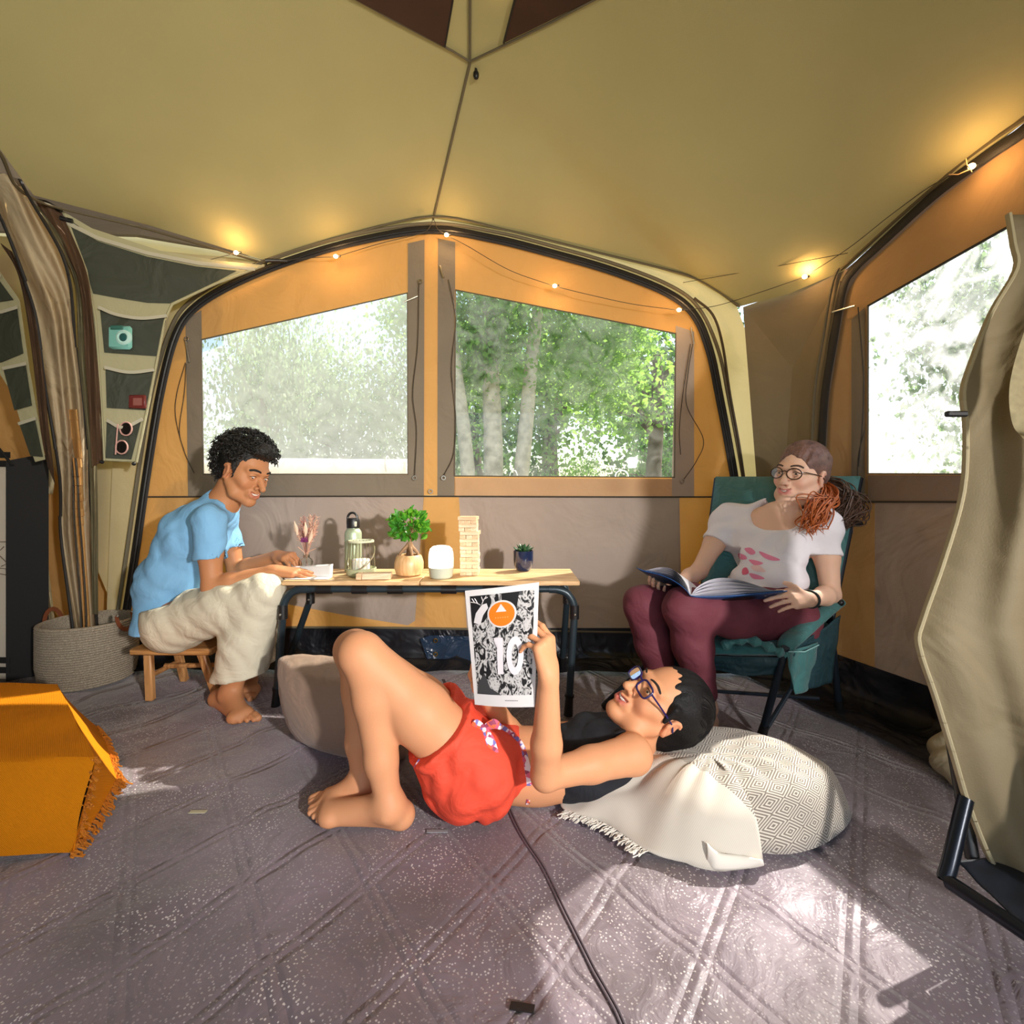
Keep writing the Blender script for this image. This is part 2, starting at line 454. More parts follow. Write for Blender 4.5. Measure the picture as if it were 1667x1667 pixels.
# ---------------------------------------------------------------- body builders
class Frame:
    """local frame: x to the person's right, y forward, z up"""
    def __init__(s, c, f, u, sc=1.0):
        s.c = np.array(c, float); s.f = nrm3(f); u = np.array(u, float); u = u-s.f*u.dot(s.f); s.u = nrm3(u); s.r = np.cross(s.f, s.u); s.s = sc
    def __call__(s, x, y, z): return s.c+s.s*(x*s.r+y*s.f+z*s.u)
    def local(s, V):
        d = (V-s.c)/s.s; return np.stack([d@s.r, d@s.f, d@s.u], 1)
    def R(s): return [s.r, s.f, s.u]
    def rot(s, ax, ay, az):
        from mathutils import Euler
        m = Euler((ax, ay, az)).to_matrix()
        return [sum(m[i][j]*[s.r, s.f, s.u][i] for i in range(3)) for j in range(3)]
def add_head(F, H, smile=1.0, nose=1.0, jaw=1.0, open_mouth=0.3):
    s = H.s
    F.ell(H(0, -.012, .036), (.076*s, .095*s, .084*s), H.R(), k=.02)
    F.ell(H(0, .028, -.022), (.062*s, .062*s, .080*s), H.R(), k=.03)
    for e in (-1, 1):
        F.path([H(e*.056*jaw, .005, -.045), H(e*.046*jaw, .035, -.082), H(0, .068, -.103)], [.018*s, .017*s, .017*s], k=.025)
        F.ell(H(e*.040, .062, -.030), (.021*s, .019*s, .020*s), H.R(), k=.02)
        F.ell(H(e*.055, .035, -.012), (.016*s, .025*s, .018*s), H.R(), k=.02)
    F.ell(H(0, .079, -.102), (.020*s, .015*s, .015*s), H.R(), k=.018)
    F.path([H(-.046, .068, .024), H(-.022, .085, .020), H(0, .087, .018), H(.022, .085, .020), H(.046, .068, .024)], [.009*s]*5, k=.016)
    for e in (-1, 1):
        F.ell(H(e*.032, .103, -.001), (.019*s, .021*s, .014*s), H.R(), k=.012, op='sub')
    F.path([H(0, .086, .004), H(0, .098, -.016), H(0, .110*nose, -.036)], [.0085*s, .0095*s, .0115*s], k=.010)
    for e in (-1, 1): F.ell(H(e*.0125, .096, -.040), (.0085*s, .011*s, .008*s), H.R(), k=.006)
    for e in (-1, 1): F.ell(H(e*.007, .104, -.0495), (.0035*s, .006*s, .004*s), H.R(), k=.003, op='sub')
    # eyelids
    for e in (-1, 1):
        F.ell(H(e*.032, .0765, 0), (.0155*s, .0150*s, .0140*s), H.R(), k=.006)
        F.ell(H(e*.032, .093, -.0005), (.0135*s, .010*s, .0042*s), H.R(), k=.002, op='sub')
    # mouth
    F.ell(H(0, .078, -.068), (.030*s, .020*s, .022*s), H.R(), k=.014)
    c = .008*smile
    for zz, yy, r in ((-.0625, .0975, .0052), (-.0790, .0955, .0062)):
        F.path([H(-.029, .080, -.069+c), H(-.015, .092, zz+.002), H(0, yy, zz), H(.015, .092, zz+.002), H(.029, .080, -.069+c)], [.0025*s, r*.9*s, r*s, r*.9*s, .0025*s], k=.005)
    g = .0022+.0055*open_mouth
    F.path([H(-.024, .090, -.0695+c), H(0, .1025, -.0712), H(.024, .090, -.0695+c)], [g*.45*s, g*s, g*.45*s], k=.003, op='sub')
    F.path([H(-.019, .088, -.0690+c*.7), H(0, .0945, -.0712), H(.019, .088, -.0690+c*.7)], [g*.6*s, g*.95*s, g*.6*s], k=.002, op='sub')
    for e in (-1, 1):   # smile creases
        F.path([H(e*.020, .094, -.040), H(e*.033, .084, -.055), H(e*.037, .074, -.068)], [.0022*s]*3, k=.008, op='sub')
    # ears
    for e in (-1, 1):
        R = H.rot(0.0, 0, e*-.35)
        F.ell(H(e*.076, -.008, -.010), (.007*s, .018*s, .031*s), R, k=.008)
        ring = [H(e*(.0805), -.008+.016*math.cos(a)*(1 if math.sin(a) > -.3 else .7), -.008+.027*math.sin(a)) for a in np.linspace(-1.5, 2.4, 9)]
        F.path(ring, [.0038*s]*9, k=.006)
        F.ell(H(e*.088, -.004, -.010), (.006*s, .008*s, .015*s), R, k=.003, op='sub')
def face_parts(H, parent, iris=(.05,.025,.012,1), gaze=(0, 0), brow=(.01,.008,.006,1), teeth=True, browth=.0028, pre=''):
    s = H.s
    white = mat('eye_white', srgb(235, 228, 222), .25); iri = mat('iris_%.2f' % iris[0], iris, .35); lash = mat('lash', (.008,.006,.005,1), .6)
    for e in (-1, 1):
        b = MB(); b.sphere(H(e*.032, .0755, 0), .0128*s, 14, 10)
        o = b.build('eye', [white], parent)
        fwd = Vector(H.f); cc = Vector(H(e*.032, .0755, 0))
        b2 = MB(); b2.sphere(Vector(H(e*.032+gaze[0], .0755+.0076, -.0008+gaze[1])), (.0074*s, .0056*s, .0074*s), 10, 8, H.R())
        b2.build('iris', iri, o)
        b3 = MB(); b3.tube(spline([H(e*.047, .083, .001), H(e*.040, .0895, .0052), H(e*.031, .092, .0062), H(e*.020, .089, .0035)], 4), .0012*s, 5); b3.build('lashes', lash, parent)
        b4 = MB(); b4.tube(spline([H(e*.052, .074, .023), H(e*.040, .0875, .030), H(e*.026, .0955, .029), H(e*.014, .0975, .0245)], 5), [browth*s*q for q in ([.4]+[1.0]*14+[.7])[:16]], 6, flat=1.6, up=H.u)
        b4.build('eyebrow', mat('brow_%.3f' % brow[0], brow, .8), parent)
    if teeth:
        b = MB()
        for i in range(-4, 5):
            x = i*.0047; b.box(H(x, .0925-abs(i)*.0009, -.0682+abs(i)*.0004), (.0045*s, .004*s, .0062*s), H.R(), .001*s)
        o = b.build('teeth', mat('teeth', srgb(240, 236, 226), .3), parent); o['kind'] = 'stuff'
def face_color(H, base, lip, cheek, extra=None):
    def fn(V):
        C = np.tile(np.array(base[:3]), (len(V), 1)); q = H.local(V)
        m = np.exp(-((q[:, 0]/.026)**8+((q[:, 1]-.096)/.02)**4+((q[:, 2]+.0712-9*q[:, 0]**2)/.0108)**8))
        C = C*(1-m[:, None])+np.array(lip[:3])*m[:, None]
        for e in (-1, 1):
            m = .55*np.exp(-(((q[:, 0]-e*.043)/.02)**2+((q[:, 1]-.07)/.03)**2+((q[:, 2]+.035)/.02)**2)); C = C*(1-m[:, None])+np.array(cheek[:3])*m[:, None]
            m = .7*np.exp(-(((q[:, 0]-e*.082)/.012)**4+((q[:, 1]+.008)/.02)**4+((q[:, 2]+.01)/.03)**4)); C = C*(1-m[:, None])+np.array(cheek[:3])*m[:, None]
        if extra: C = extra(V, C)
        return C
    return fn
def hand(F, wrist, d, n, side, curls=(.3,.4,.3), spread=.06, thumb=(.6,.75,-.25), thumb2=(.85,.3,-.4), s=1.0, wr=.020, per=None):
    """d: wrist->knuckles, n: out of the back of the hand, side: +1/-1 picks the thumb side cross(d,n)"""
    d = nrm3(d); n = np.array(n, float); n = nrm3(n-d*n.dot(d)); t = side*np.cross(d, n); w = np.array(wrist, float)
    offs = [.028, .0095, -.0095, -.027]; pl = [.086, .088, .083, .076]
    L = [(.041,.025,.021), (.045,.028,.022), (.041,.026,.021), (.032,.020,.018)]; Rr = [.0086, .0088, .0083, .0073]
    tips = []
    for i in range(4):
        kn = w+(d*pl[i]+t*offs[i]+n*(.004 if i in (1, 2) else 0))*s
        F.cone(w+t*offs[i]*.55*s+d*.006*s, kn, .0135*s, .0105*s, k=.012)
        F.cone(w+t*offs[i]*.6*s+d*.03*s-n*.006*s, kn-n*.006*s, .0125*s, .010*s, k=.012)
        p = kn; ang = 0; cs = per[i] if per else curls
        for j in range(3):
            ang += cs[j]; sp = spread*(1.5-i)
            dr = d*math.cos(ang)-n*math.sin(ang); dr = nrm3(dr*math.cos(sp)+t*math.sin(sp))
            q = p+dr*L[i][j]*s
            F.cone(p, q, Rr[i]*(1-.08*j)*s, Rr[i]*(1-.08*(j+1))*s, k=.0035)
            p = q
        tips.append(p)
    b = w+(t*.020+d*.018-n*.004)*s
    d1 = nrm3(d*thumb[0]+t*thumb[1]+n*thumb[2]); d2 = nrm3(d*thumb2[0]+t*thumb2[1]+n*thumb2[2])
    p1 = b+d1*.045*s; p2 = p1+nrm3(d1+d2)*.032*s; p3 = p2+d2*.026*s
    F.cone(b, p1, .0165*s, .0125*s, k=.014); F.cone(p1, p2, .0110*s, .0095*s, k=.005); F.cone(p2, p3, .0098*s, .0078*s, k=.004)
    F.cone(w-d*.01*s, w+d*.02*s, wr*s, .019*s, k=.015, flat=(n, 1.25))
    return tips+[p3]
def foot(F, ankle, heel, ball, toe_dir, up, big_side, s=1.0):
    """big_side: direction across the foot towards the big toe"""
    a, h, b = [np.array(q, float) for q in (ankle, heel, ball)]; up = nrm3(up); td = nrm3(toe_dir); bs = np.array(big_side, float); bs = nrm3(bs-td*bs.dot(td))
    F.cone(a, h+up*.012*s, .032*s, .030*s, k=.03); F.ell(h+up*.004*s, (.029*s, .029*s, .026*s), None, k=.02)
    F.cone(h, b+bs*.014*s, .024*s, .019*s, k=.02); F.cone(h, b-bs*.022*s, .022*s, .015*s, k=.02)
    F.cone(a, b+bs*.012*s+up*.008*s, .028*s, .014*s, k=.03); F.cone(a, b-bs*.01*s+up*.002*s, .026*s, .012*s, k=.03)
    F.cone(b+bs*.024*s, b-bs*.03*s-td*.012*s, .018*s, .015*s, k=.02)
    F.ell(a+bs*.026*s+up*.004, (.014*s,)*3, None, k=.015); F.ell(a-bs*.026*s-up*.006, (.014*s,)*3, None, k=.015)
    for i in range(5):
        o = .031-.0155*i; L = [.048, .048, .042, .036, .030][i]; r = [.0130, .0090, .0086, .0082, .0080][i]; st = -.010*max(0, i-1)
        p = b+(bs*o+td*(st+.004)-up*.002)*s; q = p+(td*L*.6+up*.003)*s; e = p+(td*L-up*.006)*s
        F.cone(p, q, r*1.05*s, r*.85*s, k=.003); F.cone(q, e, r*.85*s, r*s, k=.002)
# ---------------------------------------------------------------- fabrics of the tent
roof_cloth = mat('roof_cloth', srgb(176, 166, 116), .85, var=.04, vscale=3, bump=.15, bscale=300, trans=.012, tcol=srgb(214, 205, 140), wrinkle=.05, wscale=2.2)
cream_cloth = mat('cream_cloth', srgb(206, 194, 158), .85, var=.05, bump=.2, bscale=250, trans=.25, tcol=srgb(220, 205, 140), wrinkle=.12, wscale=5)
grey_cloth = mat('grey_cloth', srgb(168, 152, 142), .8, var=.05, vscale=4, bump=.2, bscale=250, trans=.10, tcol=srgb(205, 190, 180), wrinkle=.55, wscale=3.0)
brown_cloth = mat('brown_cloth', srgb(146, 124, 106), .8, var=.06, bump=.2, bscale=250, trans=.05, wrinkle=.5, wscale=3)
corner_cloth = mat('corner_cloth', srgb(128, 114, 88), .85, var=.05, bump=.2, bscale=250, trans=.01, wrinkle=.3, wscale=3)
strip_cloth = mat('strip_cloth', srgb(132, 120, 104), .85, var=.06, bump=.2, bscale=250, trans=.12, wrinkle=.2, wscale=5)
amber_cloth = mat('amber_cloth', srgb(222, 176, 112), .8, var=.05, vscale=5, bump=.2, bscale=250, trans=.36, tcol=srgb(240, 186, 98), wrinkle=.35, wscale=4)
tan_cloth = mat('tan_cloth', srgb(206, 172, 132), .85, var=.05, bump=.2, bscale=250, trans=.25, tcol=srgb(238, 180, 110), wrinkle=.3, wscale=4)
dark_strip = mat('mud_flap', srgb(24, 26, 32), .38, var=.1, wrinkle=.8, wscale=4)
black_seam = mat('black_zip_tape', srgb(30, 26, 24), .65, bump=.3, bscale=160)
piping = mat('grey_piping', srgb(104, 96, 76), .7)
brown_net = mat('brown_net', srgb(66, 40, 26), .8, var=.2)
metal = mat('steel', srgb(190, 188, 182), .3, metal=1.0)
black_plastic = mat('black_plastic', srgb(22, 22, 24), .4)
cord_m = mat('dark_cord', srgb(58, 52, 44), .7)

# ---------------------------------------------------------------- floor
def floor_material():
    m = bpy.data.materials.new('quilted_floor'); m.use_nodes = True; nt = m.node_tree; N = nt.nodes; L = nt.links; b = N['Principled BSDF']
    tc = N.new('ShaderNodeTexCoord'); src = tc.outputs['Object']
    n1 = N.new('ShaderNodeTexNoise'); n1.inputs['Scale'].default_value = 2.2; n1.inputs['Detail'].default_value = 7; L.new(src, n1.inputs['Vector'])
    cr = N.new('ShaderNodeValToRGB'); cr.color_ramp.elements[0].color = srgb(92, 80, 84); cr.color_ramp.elements[1].color = srgb(134, 118, 130)
    cr.color_ramp.elements[0].position = .35; cr.color_ramp.elements[1].position = .65; L.new(n1.outputs[0], cr.inputs[0])
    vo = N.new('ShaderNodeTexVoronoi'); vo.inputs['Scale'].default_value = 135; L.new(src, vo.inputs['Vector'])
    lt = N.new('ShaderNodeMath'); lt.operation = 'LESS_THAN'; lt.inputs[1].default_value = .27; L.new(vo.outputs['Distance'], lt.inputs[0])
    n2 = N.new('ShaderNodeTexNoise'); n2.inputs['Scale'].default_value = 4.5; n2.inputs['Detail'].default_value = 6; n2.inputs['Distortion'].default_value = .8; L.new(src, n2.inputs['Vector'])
    mr = N.new('ShaderNodeMapRange'); mr.inputs[1].default_value = .42; mr.inputs[2].default_value = .62; mr.inputs[3].default_value = .22; mr.inputs[4].default_value = 1; L.new(n2.outputs[0], mr.inputs[0])  # speckle is real; its stronger patches put light on the floor into colour
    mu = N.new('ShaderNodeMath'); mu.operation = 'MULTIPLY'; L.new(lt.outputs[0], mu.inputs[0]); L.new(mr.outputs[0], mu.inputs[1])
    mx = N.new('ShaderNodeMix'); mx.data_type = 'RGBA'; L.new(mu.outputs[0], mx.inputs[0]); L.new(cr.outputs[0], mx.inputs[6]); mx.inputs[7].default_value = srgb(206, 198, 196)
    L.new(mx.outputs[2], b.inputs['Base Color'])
    r2 = N.new('ShaderNodeMapRange'); r2.inputs[1].default_value = .4; r2.inputs[2].default_value = .7; r2.inputs[3].default_value = .62; r2.inputs[4].default_value = .38
    L.new(n2.outputs[0], r2.inputs[0]); L.new(r2.outputs[0], b.inputs['Roughness'])
    b.inputs['Sheen Weight'].default_value = .35; b.inputs['Specular IOR Level'].default_value = .55
    # quilting: paired stitch lines in a diamond net
    sp = N.new('ShaderNodeSeparateXYZ'); L.new(src, sp.inputs[0])
    def mth(op, a, b_=None, c=None):
        q = N.new('ShaderNodeMath'); q.operation = op
        for i, x in enumerate((a, b_, c)):
            if x is None: continue
            if isinstance(x, (int, float)): q.inputs[i].default_value = x
            else: L.new(x, q.inputs[i])
        return q.outputs[0]
    X, Y = sp.outputs[0], sp.outputs[1]
    hts = []
    for (cx, cy, ph) in ((.80, .60, .07), (-.80, .60, .21)):
        u = mth('ADD', mth('MULTIPLY', X, cx), mth('MULTIPLY', Y, cy))
        wv = mth('PINGPONG', mth('ADD', u, ph+20), .11)       # 0..0.11
        dd = mth('ABSOLUTE', mth('SUBTRACT', wv, .012))
        hts.append(mth('SMOOTH_MIN', mth('DIVIDE', dd, .010), 1.0, .4))
    h = mth('MULTIPLY', hts[0], hts[1])
    bp = N.new('ShaderNodeBump'); bp.inputs['Strength'].default_value = .55; bp.inputs['Distance'].default_value = .006; L.new(h, bp.inputs['Height'])
    n3 = N.new('ShaderNodeTexNoise'); n3.inputs['Scale'].default_value = 9; n3.inputs['Detail'].default_value = 6; n3.inputs['Distortion'].default_value = 1.6; L.new(src, n3.inputs['Vector'])
    b2 = N.new('ShaderNodeBump'); b2.inputs['Strength'].default_value = .55; b2.inputs['Distance'].default_value = .02; L.new(n3.outputs[0], b2.inputs['Height']); L.new(bp.outputs[0], b2.inputs['Normal'])
    b3 = N.new('ShaderNodeBump'); b3.inputs['Strength'].default_value = .5; b3.inputs['Distance'].default_value = .002; L.new(mu.outputs[0], b3.inputs['Height']); L.new(b2.outputs[0], b3.inputs['Normal'])
    L.new(b3.outputs[0], b.inputs['Normal'])
    return m
def floor_z(x, y):
    n = noise.noise(Vector((x*1.7, y*1.7, 0)))*.5+noise.noise(Vector((x*4.5+3, y*3.8, 1)))*.35
    r = 1-abs(noise.noise(Vector((x*2.2-y*1.2, y*2.6+x*.6, 5))))*2.2
    z = n*.010+max(0, r-.45)*.022
    e = math.exp(-(((x+1.35)/.55)**2+((y-2.12)/.22)**2)); z += e*.02*(1+math.sin(x*14))    # rucked up by the basket and stool
    return z
fb = MB(); NXF, NYF = 250, 210
fb.grid(lambda u, v: Vector((-2.95+u*5.6, -1.3+v*4.3, floor_z(-2.95+u*5.6, -1.3+v*4.3)-.012)), NXF, NYF)
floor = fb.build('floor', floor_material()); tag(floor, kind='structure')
b = MB(); seam = [on_floor(x, y) for x, y in ((722, 1106), (742, 1150), (800, 1250), (842, 1345), (885, 1410), (920, 1480), (960, 1560), (1012, 1667), (1060, 1780))]
for o in (-.006, .006):
    b.tube([Vector((p.x+o*.6, p.y, floor_z(p.x, p.y)-.0095)) for p in spline(seam, 8)], .0022, 6)
tag(b.build('trim_floor_seam', mat('floor_seam', srgb(104, 94, 102), .5)), kind='structure')

# ---------------------------------------------------------------- back wall
YB = 2.45
NB = Vector((0, 1, 0))
def BW(x, y, off=0.0): return on_plane(x, y, Vector((0, YB-off, 0)), NB)
def bw(pts, off=0.0): return [BW(x, y, off) for x, y in pts]
def struct(name, o): tag(o, kind='structure'); return o
WL = [(331, 772), (664, 772), (663, 477), (328, 553)]
WR = [(740, 775), (1098, 777), (1100, 543), (742, 472)]
roofline = [(190, 545), (280, 493), (350, 462), (435, 425), (565, 385), (705, 355), (830, 378), (960, 410), (1070, 437), (1130, 455), (1170, 478), (1200, 500)]
outer = [(205, 1040), (172, 1040), (185, 700)]+roofline+[(1236, 600), (1262, 760), (1262, 1040)]
b = MB(); b.slab(bw(outer), [bw(WL), bw(WR)], 0)
wall_back = struct('wall_back', b.build('wall_back', cream_cloth, smooth=False))
def patch(name, pts, m, off=.004, holes=(), parent=wall_back, pl=bw):
    b = MB(); b.slab(pl(pts, off), [pl(h, off) for h in holes], 0)
    return b.build(name, m, parent, smooth=False)
frameL = [(205, 1021), (222, 900), (240, 770), (262, 640), (286, 548), (312, 508), (370, 470), (440, 438), (560, 402), (690, 378)]
frameR = [(715, 378), (800, 392), (900, 418), (1000, 446), (1090, 482), (1138, 520), (1162, 585), (1180, 660), (1198, 760), (1218, 880), (1240, 1021)]
# upper half
patch('fabric_panel', [(240, 808), (240, 770)]+frameL[3:]+[(692, 378), (692, 808)], amber_cloth, .004, [WL])
patch('fabric_panel', [(690, 806), (690, 376), (714, 376), (714, 806)], amber_cloth, .006)
patch('fabric_panel', [(712, 808), (712, 378)]+frameR[1:8]+[(1198, 760), (1205, 808)], amber_cloth, .004, [WR])
patch('fabric_strip', [(302, 520), (328, 505), (331, 772), (331, 808), (306, 808)], strip_cloth, .008)
patch('fabric_strip', [(664, 396), (691, 390), (690, 808), (664, 808)], strip_cloth, .008)
patch('fabric_strip', [(713, 388), (741, 394), (740, 808), (712, 808)], strip_cloth, .008)
patch('fabric_strip', [(1100, 530), (1130, 540), (1130, 808), (1093, 808)], mat('pale_strip', srgb(186, 172, 158), .8, trans=.3, wrinkle=.2), .008)
patch('fabric_strip', [(331, 773), (664, 773), (664, 808), (331, 808)], strip_cloth, .009)
patch('fabric_strip', [(741, 778), (1094, 779), (1094, 808), (741, 808)], tan_cloth, .009)
# lower half
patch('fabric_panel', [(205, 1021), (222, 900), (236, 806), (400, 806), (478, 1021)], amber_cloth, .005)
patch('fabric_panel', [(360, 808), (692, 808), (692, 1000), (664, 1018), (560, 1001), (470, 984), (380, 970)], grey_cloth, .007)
patch('fabric_panel', [(470, 984), (560, 1001), (664, 1018), (692, 1000), (692, 1021), (380, 1021), (380, 970)], amber_cloth, .0065)  # backlit wedge: its light and shadow edge is built in as a cloth shape
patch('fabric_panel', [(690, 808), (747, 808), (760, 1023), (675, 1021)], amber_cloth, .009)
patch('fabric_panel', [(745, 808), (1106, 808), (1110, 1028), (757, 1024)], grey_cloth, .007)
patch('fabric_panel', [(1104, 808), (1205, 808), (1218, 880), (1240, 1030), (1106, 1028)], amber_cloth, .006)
# seams and zips
def seamline(pts, r, m, off=.012, name='seam', pl=bw, n=4, parent=wall_back, flat=1.0):
    b = MB(); b.tube(spline(pl(pts, off), n), r, 6, flat=flat, up=(0, 1, 0)); return b.build(name, m, parent)
seamline([(240, 809), (500, 808), (700, 808), (1000, 809), (1205, 809)], .0045, cord_m)
seamline([(205, 1021), (640, 1022), (1000, 1029), (1240, 1030)], .006, piping)
for W in (WL, WR):
    seamline(W+[W[0]], .004, mat('window_edge', srgb(96, 88, 74), .5), .010, 'window_edge', n=1)
zl = [(203, 1015), (222, 890), (240, 765), (262, 635), (286, 545), (318, 500), (380, 462), (470, 425), (580, 393), (700, 374), (800, 388), (900, 413), (1000, 442), (1085, 476), (1130, 512), (1155, 570), (1172, 650), (1190, 745), (1210, 870), (1228, 1010)]
b = MB(); b.tube(spline(bw(zl, .018), 6), .022, 8, flat=.3, up=(0, 1, 0)); frame_o = b.build('arch_frame', black_seam, wall_back)
b = MB(); b.tube(spline(bw(zl, .026), 6), .006, 6, up=(0, 1, 0)); b.build('zip', black_plastic, wall_back)
b = MB(); b.tube(spline(bw([(x+(8 if x > 705 else -8 if x < 690 else 0)*(1.8 if y > 560 else 1), y-(10 if y < 560 else 0)) for x, y in zl], .02), 6), .009, 8); b.build('piping', piping, wall_back)
b = MB(); b.tube(spline(bw([(1235+5, 1000), (1222, 860), (1205, 735), (1188, 640), (1176, 560), (1160, 512), (1130, 485)], .03), 6), .007, 6); b.build('piping', mat('dark_piping', srgb(70, 58, 42), .6), wall_back)
# cords, rods and rings on the window flaps
def cordlet(pts, r=.002, m=cord_m, name='cord', pl=bw, off=.02, parent=wall_back):
    b = MB(); b.tube(spline(pl(pts, off), 8), r, 5); return b.build(name, m, parent)
cordlet([(302, 590), (288, 640), (286, 680), (300, 735), (316, 770)]); cordlet([(303, 592), (300, 640), (292, 700), (300, 735)])
cordlet([(730, 455), (742, 520), (735, 600), (742, 680), (738, 740), (722, 775)]); cordlet([(682, 458), (680, 560), (672, 640), (678, 700), (675, 776)])
cordlet([(1128, 560), (1120, 610), (1118, 660), (1145, 715), (1134, 750), (1112, 782)]); cordlet([(1124, 560), (1112, 640), (1106, 700), (1108, 740)])
for a, c in (((302, 555), (308, 590)), ((657, 492), (680, 482)), ((716, 432), (722, 452)), ((1125, 533), (1130, 560))):
    b = MB(); b.tube(bw([a, c], .022), .004, 8); b.build('rod', metal, wall_back)
for x, y in ((684, 458), (722, 778), (675, 778), (701, 800), (1111, 783), (303, 552)):
    b = MB(); p = BW(x, y, .022); b.tube([p+Vector((.010*math.cos(t), 0, .010*math.sin(t))) for t in np.linspace(0, 2*pi, 12)[:-1]], .003, 6, closed=True); b.build('eyelet', metal, wall_back)
# rolled outer blind lying along the sill of the left window, seen through the pane
# windows
pane_l = glass('window_film_hazy', (.98, 1, .98, 1), haze=.27, hazecol=(1, 1, .97, 1), streak=.035)
pane_r = glass('window_film', (.97, 1, .97, 1), haze=.07, hazecol=(1, 1, .97, 1), streak=.05)
pane_s = glass('window_film_side', (.97, .98, 1, 1), haze=.26, hazecol=(.95, .96, 1, 1), streak=.22)
for i, (W, m) in enumerate(((WL, pane_l), (WR, pane_r))):
    b = MB(); b.slab(bw(W, -.002), (), 0); struct('w', b.build('window_%d' % (i+1), m, smooth=False))
# ground strip at the foot of the wall (dark splash cloth turning onto the floor)
def splash(name, line, inward, spread=.16, top=.185):
    """line: floor points along the wall; inward: unit vector into the tent"""
    prof = [(0.0, top), (.004, top*.7), (.012, top*.35), (.03, .04), (.07, .018), (spread*.7, .012), (spread, .006)]
    pts = spline(line, 24); b = MB(); n = len(pts)
    def fn(u, v):
        i = min(n-1, int(round(u*(n-1)))); k = v*(len(prof)-1); j = min(len(prof)-2, int(k)); t = k-j
        o = prof[j][0]*(1-t)+prof[j+1][0]*t; z = prof[j][1]*(1-t)+prof[j+1][1]*t
        w_ = .008*math.sin(pts[i].x*23+v*4)*(v*(1-v)*4)+.006*math.sin(pts[i].x*61)*(v*(1-v)*4)
        p = pts[i]+inward*(o+w_+.012); return Vector((p.x, p.y, z+max(0, w_)+(floor_z(p.x, p.y) if v > .5 else 0)))
    b.grid(fn, n, 19); return struct(name, b.build(name, dark_strip))
splash('baseboard_back', [BW(172, 1082)*1.0-Vector((.4, 0, 0)), BW(172, 1082), BW(700, 1082), BW(1252, 1082)], Vector((0, -1, 0)), .13)
b = MB(); b.slab([P(684, 1040, 2.41), P(700, 1034, 2.41), P(765, 1036, 2.41), P(772, 1080, 2.40), P(700, 1084, 2.40)], (), .004)
fl = b.build('storm_flap', mat('blue_sheet', srgb(38, 56, 78), .25, wrinkle=.8, wscale=8), bpy.data.objects['baseboard_back'])
for x, y in ((709, 1043), (709, 1065)):
    b = MB(); p = P(x, y, 2.395); b.tube([p+Vector((.009*math.cos(t), 0, .009*math.sin(t))) for t in np.linspace(0, 2*pi, 12)[:-1]], .003, 6, closed=True); b.build('eyelet', mat('brass', srgb(200, 170, 90), .3, metal=1), bpy.data.objects['baseboard_back'])

# ---------------------------------------------------------------- right wall:  X = 2.04 - 0.292 Y
NR = Vector((1, .292, 0)).normalized()
def rwx(y): return 2.04-.292*y
def RW(x, y, off=0.0): return on_plane(x, y, Vector((2.04, 0, 0))-NR*off, NR)
def rw(pts, off=0.0): return [RW(x, y, off) for x, y in pts]
def rw3(d, z, off=0.0): return Vector((rwx(d), d, z))-NR*off
WS = [(1413, 771), (1900, 773), (1900, 225), (1640, 370), (1413, 498)]
c1 = Vector((rwx(2.45), 2.45, 1.847)); 
C1 = BW(1200, 500); C2 = RW(1375, 440); C3 = RW(1667, 200); C4 = Vector((rwx(-1.3), -1.3, 2.05)); C35 = Vector((rwx(.6), .6, 2.13))
b = MB(); b.slab([rw3(2.2, 0), rw3(-1.3, 0), C4, C35, C3, C2, RW(1345, 600)], [rw(WS)], 0)
b.add([rw3(2.45, 0), rw3(2.2, 0), RW(1345, 600), C2, C1+Vector((.03, 0, 0)), RW(1290, 600), ], [(0, 1, 2, 5), (5, 2, 3, 4), (0, 5, 4)])
b.m = [0]*len(b.f); b.m[-3:] = [1, 1, 1]
wall_right = struct('wall_right', b.build('wall_right', [brown_cloth, corner_cloth], smooth=False))
fr = [(1337, 735), (1343, 640), (1356, 560), (1372, 470), (1392, 436), (1430, 400), (1520, 318), (1600, 258), (1667, 212), (1800, 110)]
patch('fabric_panel', [(1346, 815), (1346, 735)]+[(x+7, y+8) for x, y in fr[1:-1]]+[(1800, 130), (1900, 130), (1900, 817)], mat('side_tan_cloth', srgb(184, 148, 104), .85, var=.05, bump=.2, bscale=250, trans=.16, tcol=srgb(226, 170, 100), wrinkle=.3, wscale=4), .004, [WS], wall_right, rw)
patch('fabric_strip', [(1386, 520), (1408, 500), (1408, 817), (1386, 817)], strip_cloth, .008, (), wall_right, rw)
patch('fabric_strip', [(1413, 774), (1900, 776), (1900, 817), (1413, 817)], brown_cloth, .008, (), wall_right, rw)
patch('fabric_panel', [(1336, 817), (1424, 817), (1424, 1088), (1352, 1064), (1336, 1058)], amber_cloth, .005, (), wall_right, rw)
for W, r, off, m, nm in ((fr, .020, .018, black_seam, 'arch_frame'), ([(x-16, y-12) for x, y in fr], .006, .02, piping, 'piping')):
    b = MB(); b.tube(spline(rw(W, off), 6), r, 8, flat=.35 if nm == 'arch_frame' else 1, up=NR); b.build(nm, m, wall_right)
seamline([(1345, 817), (1500, 817), (1700, 818)], .004, cord_m, .012, 'seam', rw, 4, wall_right)
seamline([(1413, 498), (1413, 771), (1800, 773)], .004, mat('window_edge'  , srgb(96, 88, 74), .5), .010, 'window_edge', rw, 1, wall_right)
seamline([(1413, 498), (1640, 370), (1900, 225)], .005, black_seam, .010, 'window_edge', rw, 1, wall_right)
b = MB(); b.tube(rw([(1355, 508), (1392, 498)], .03), .004, 8); b.build('rod', metal, wall_right)
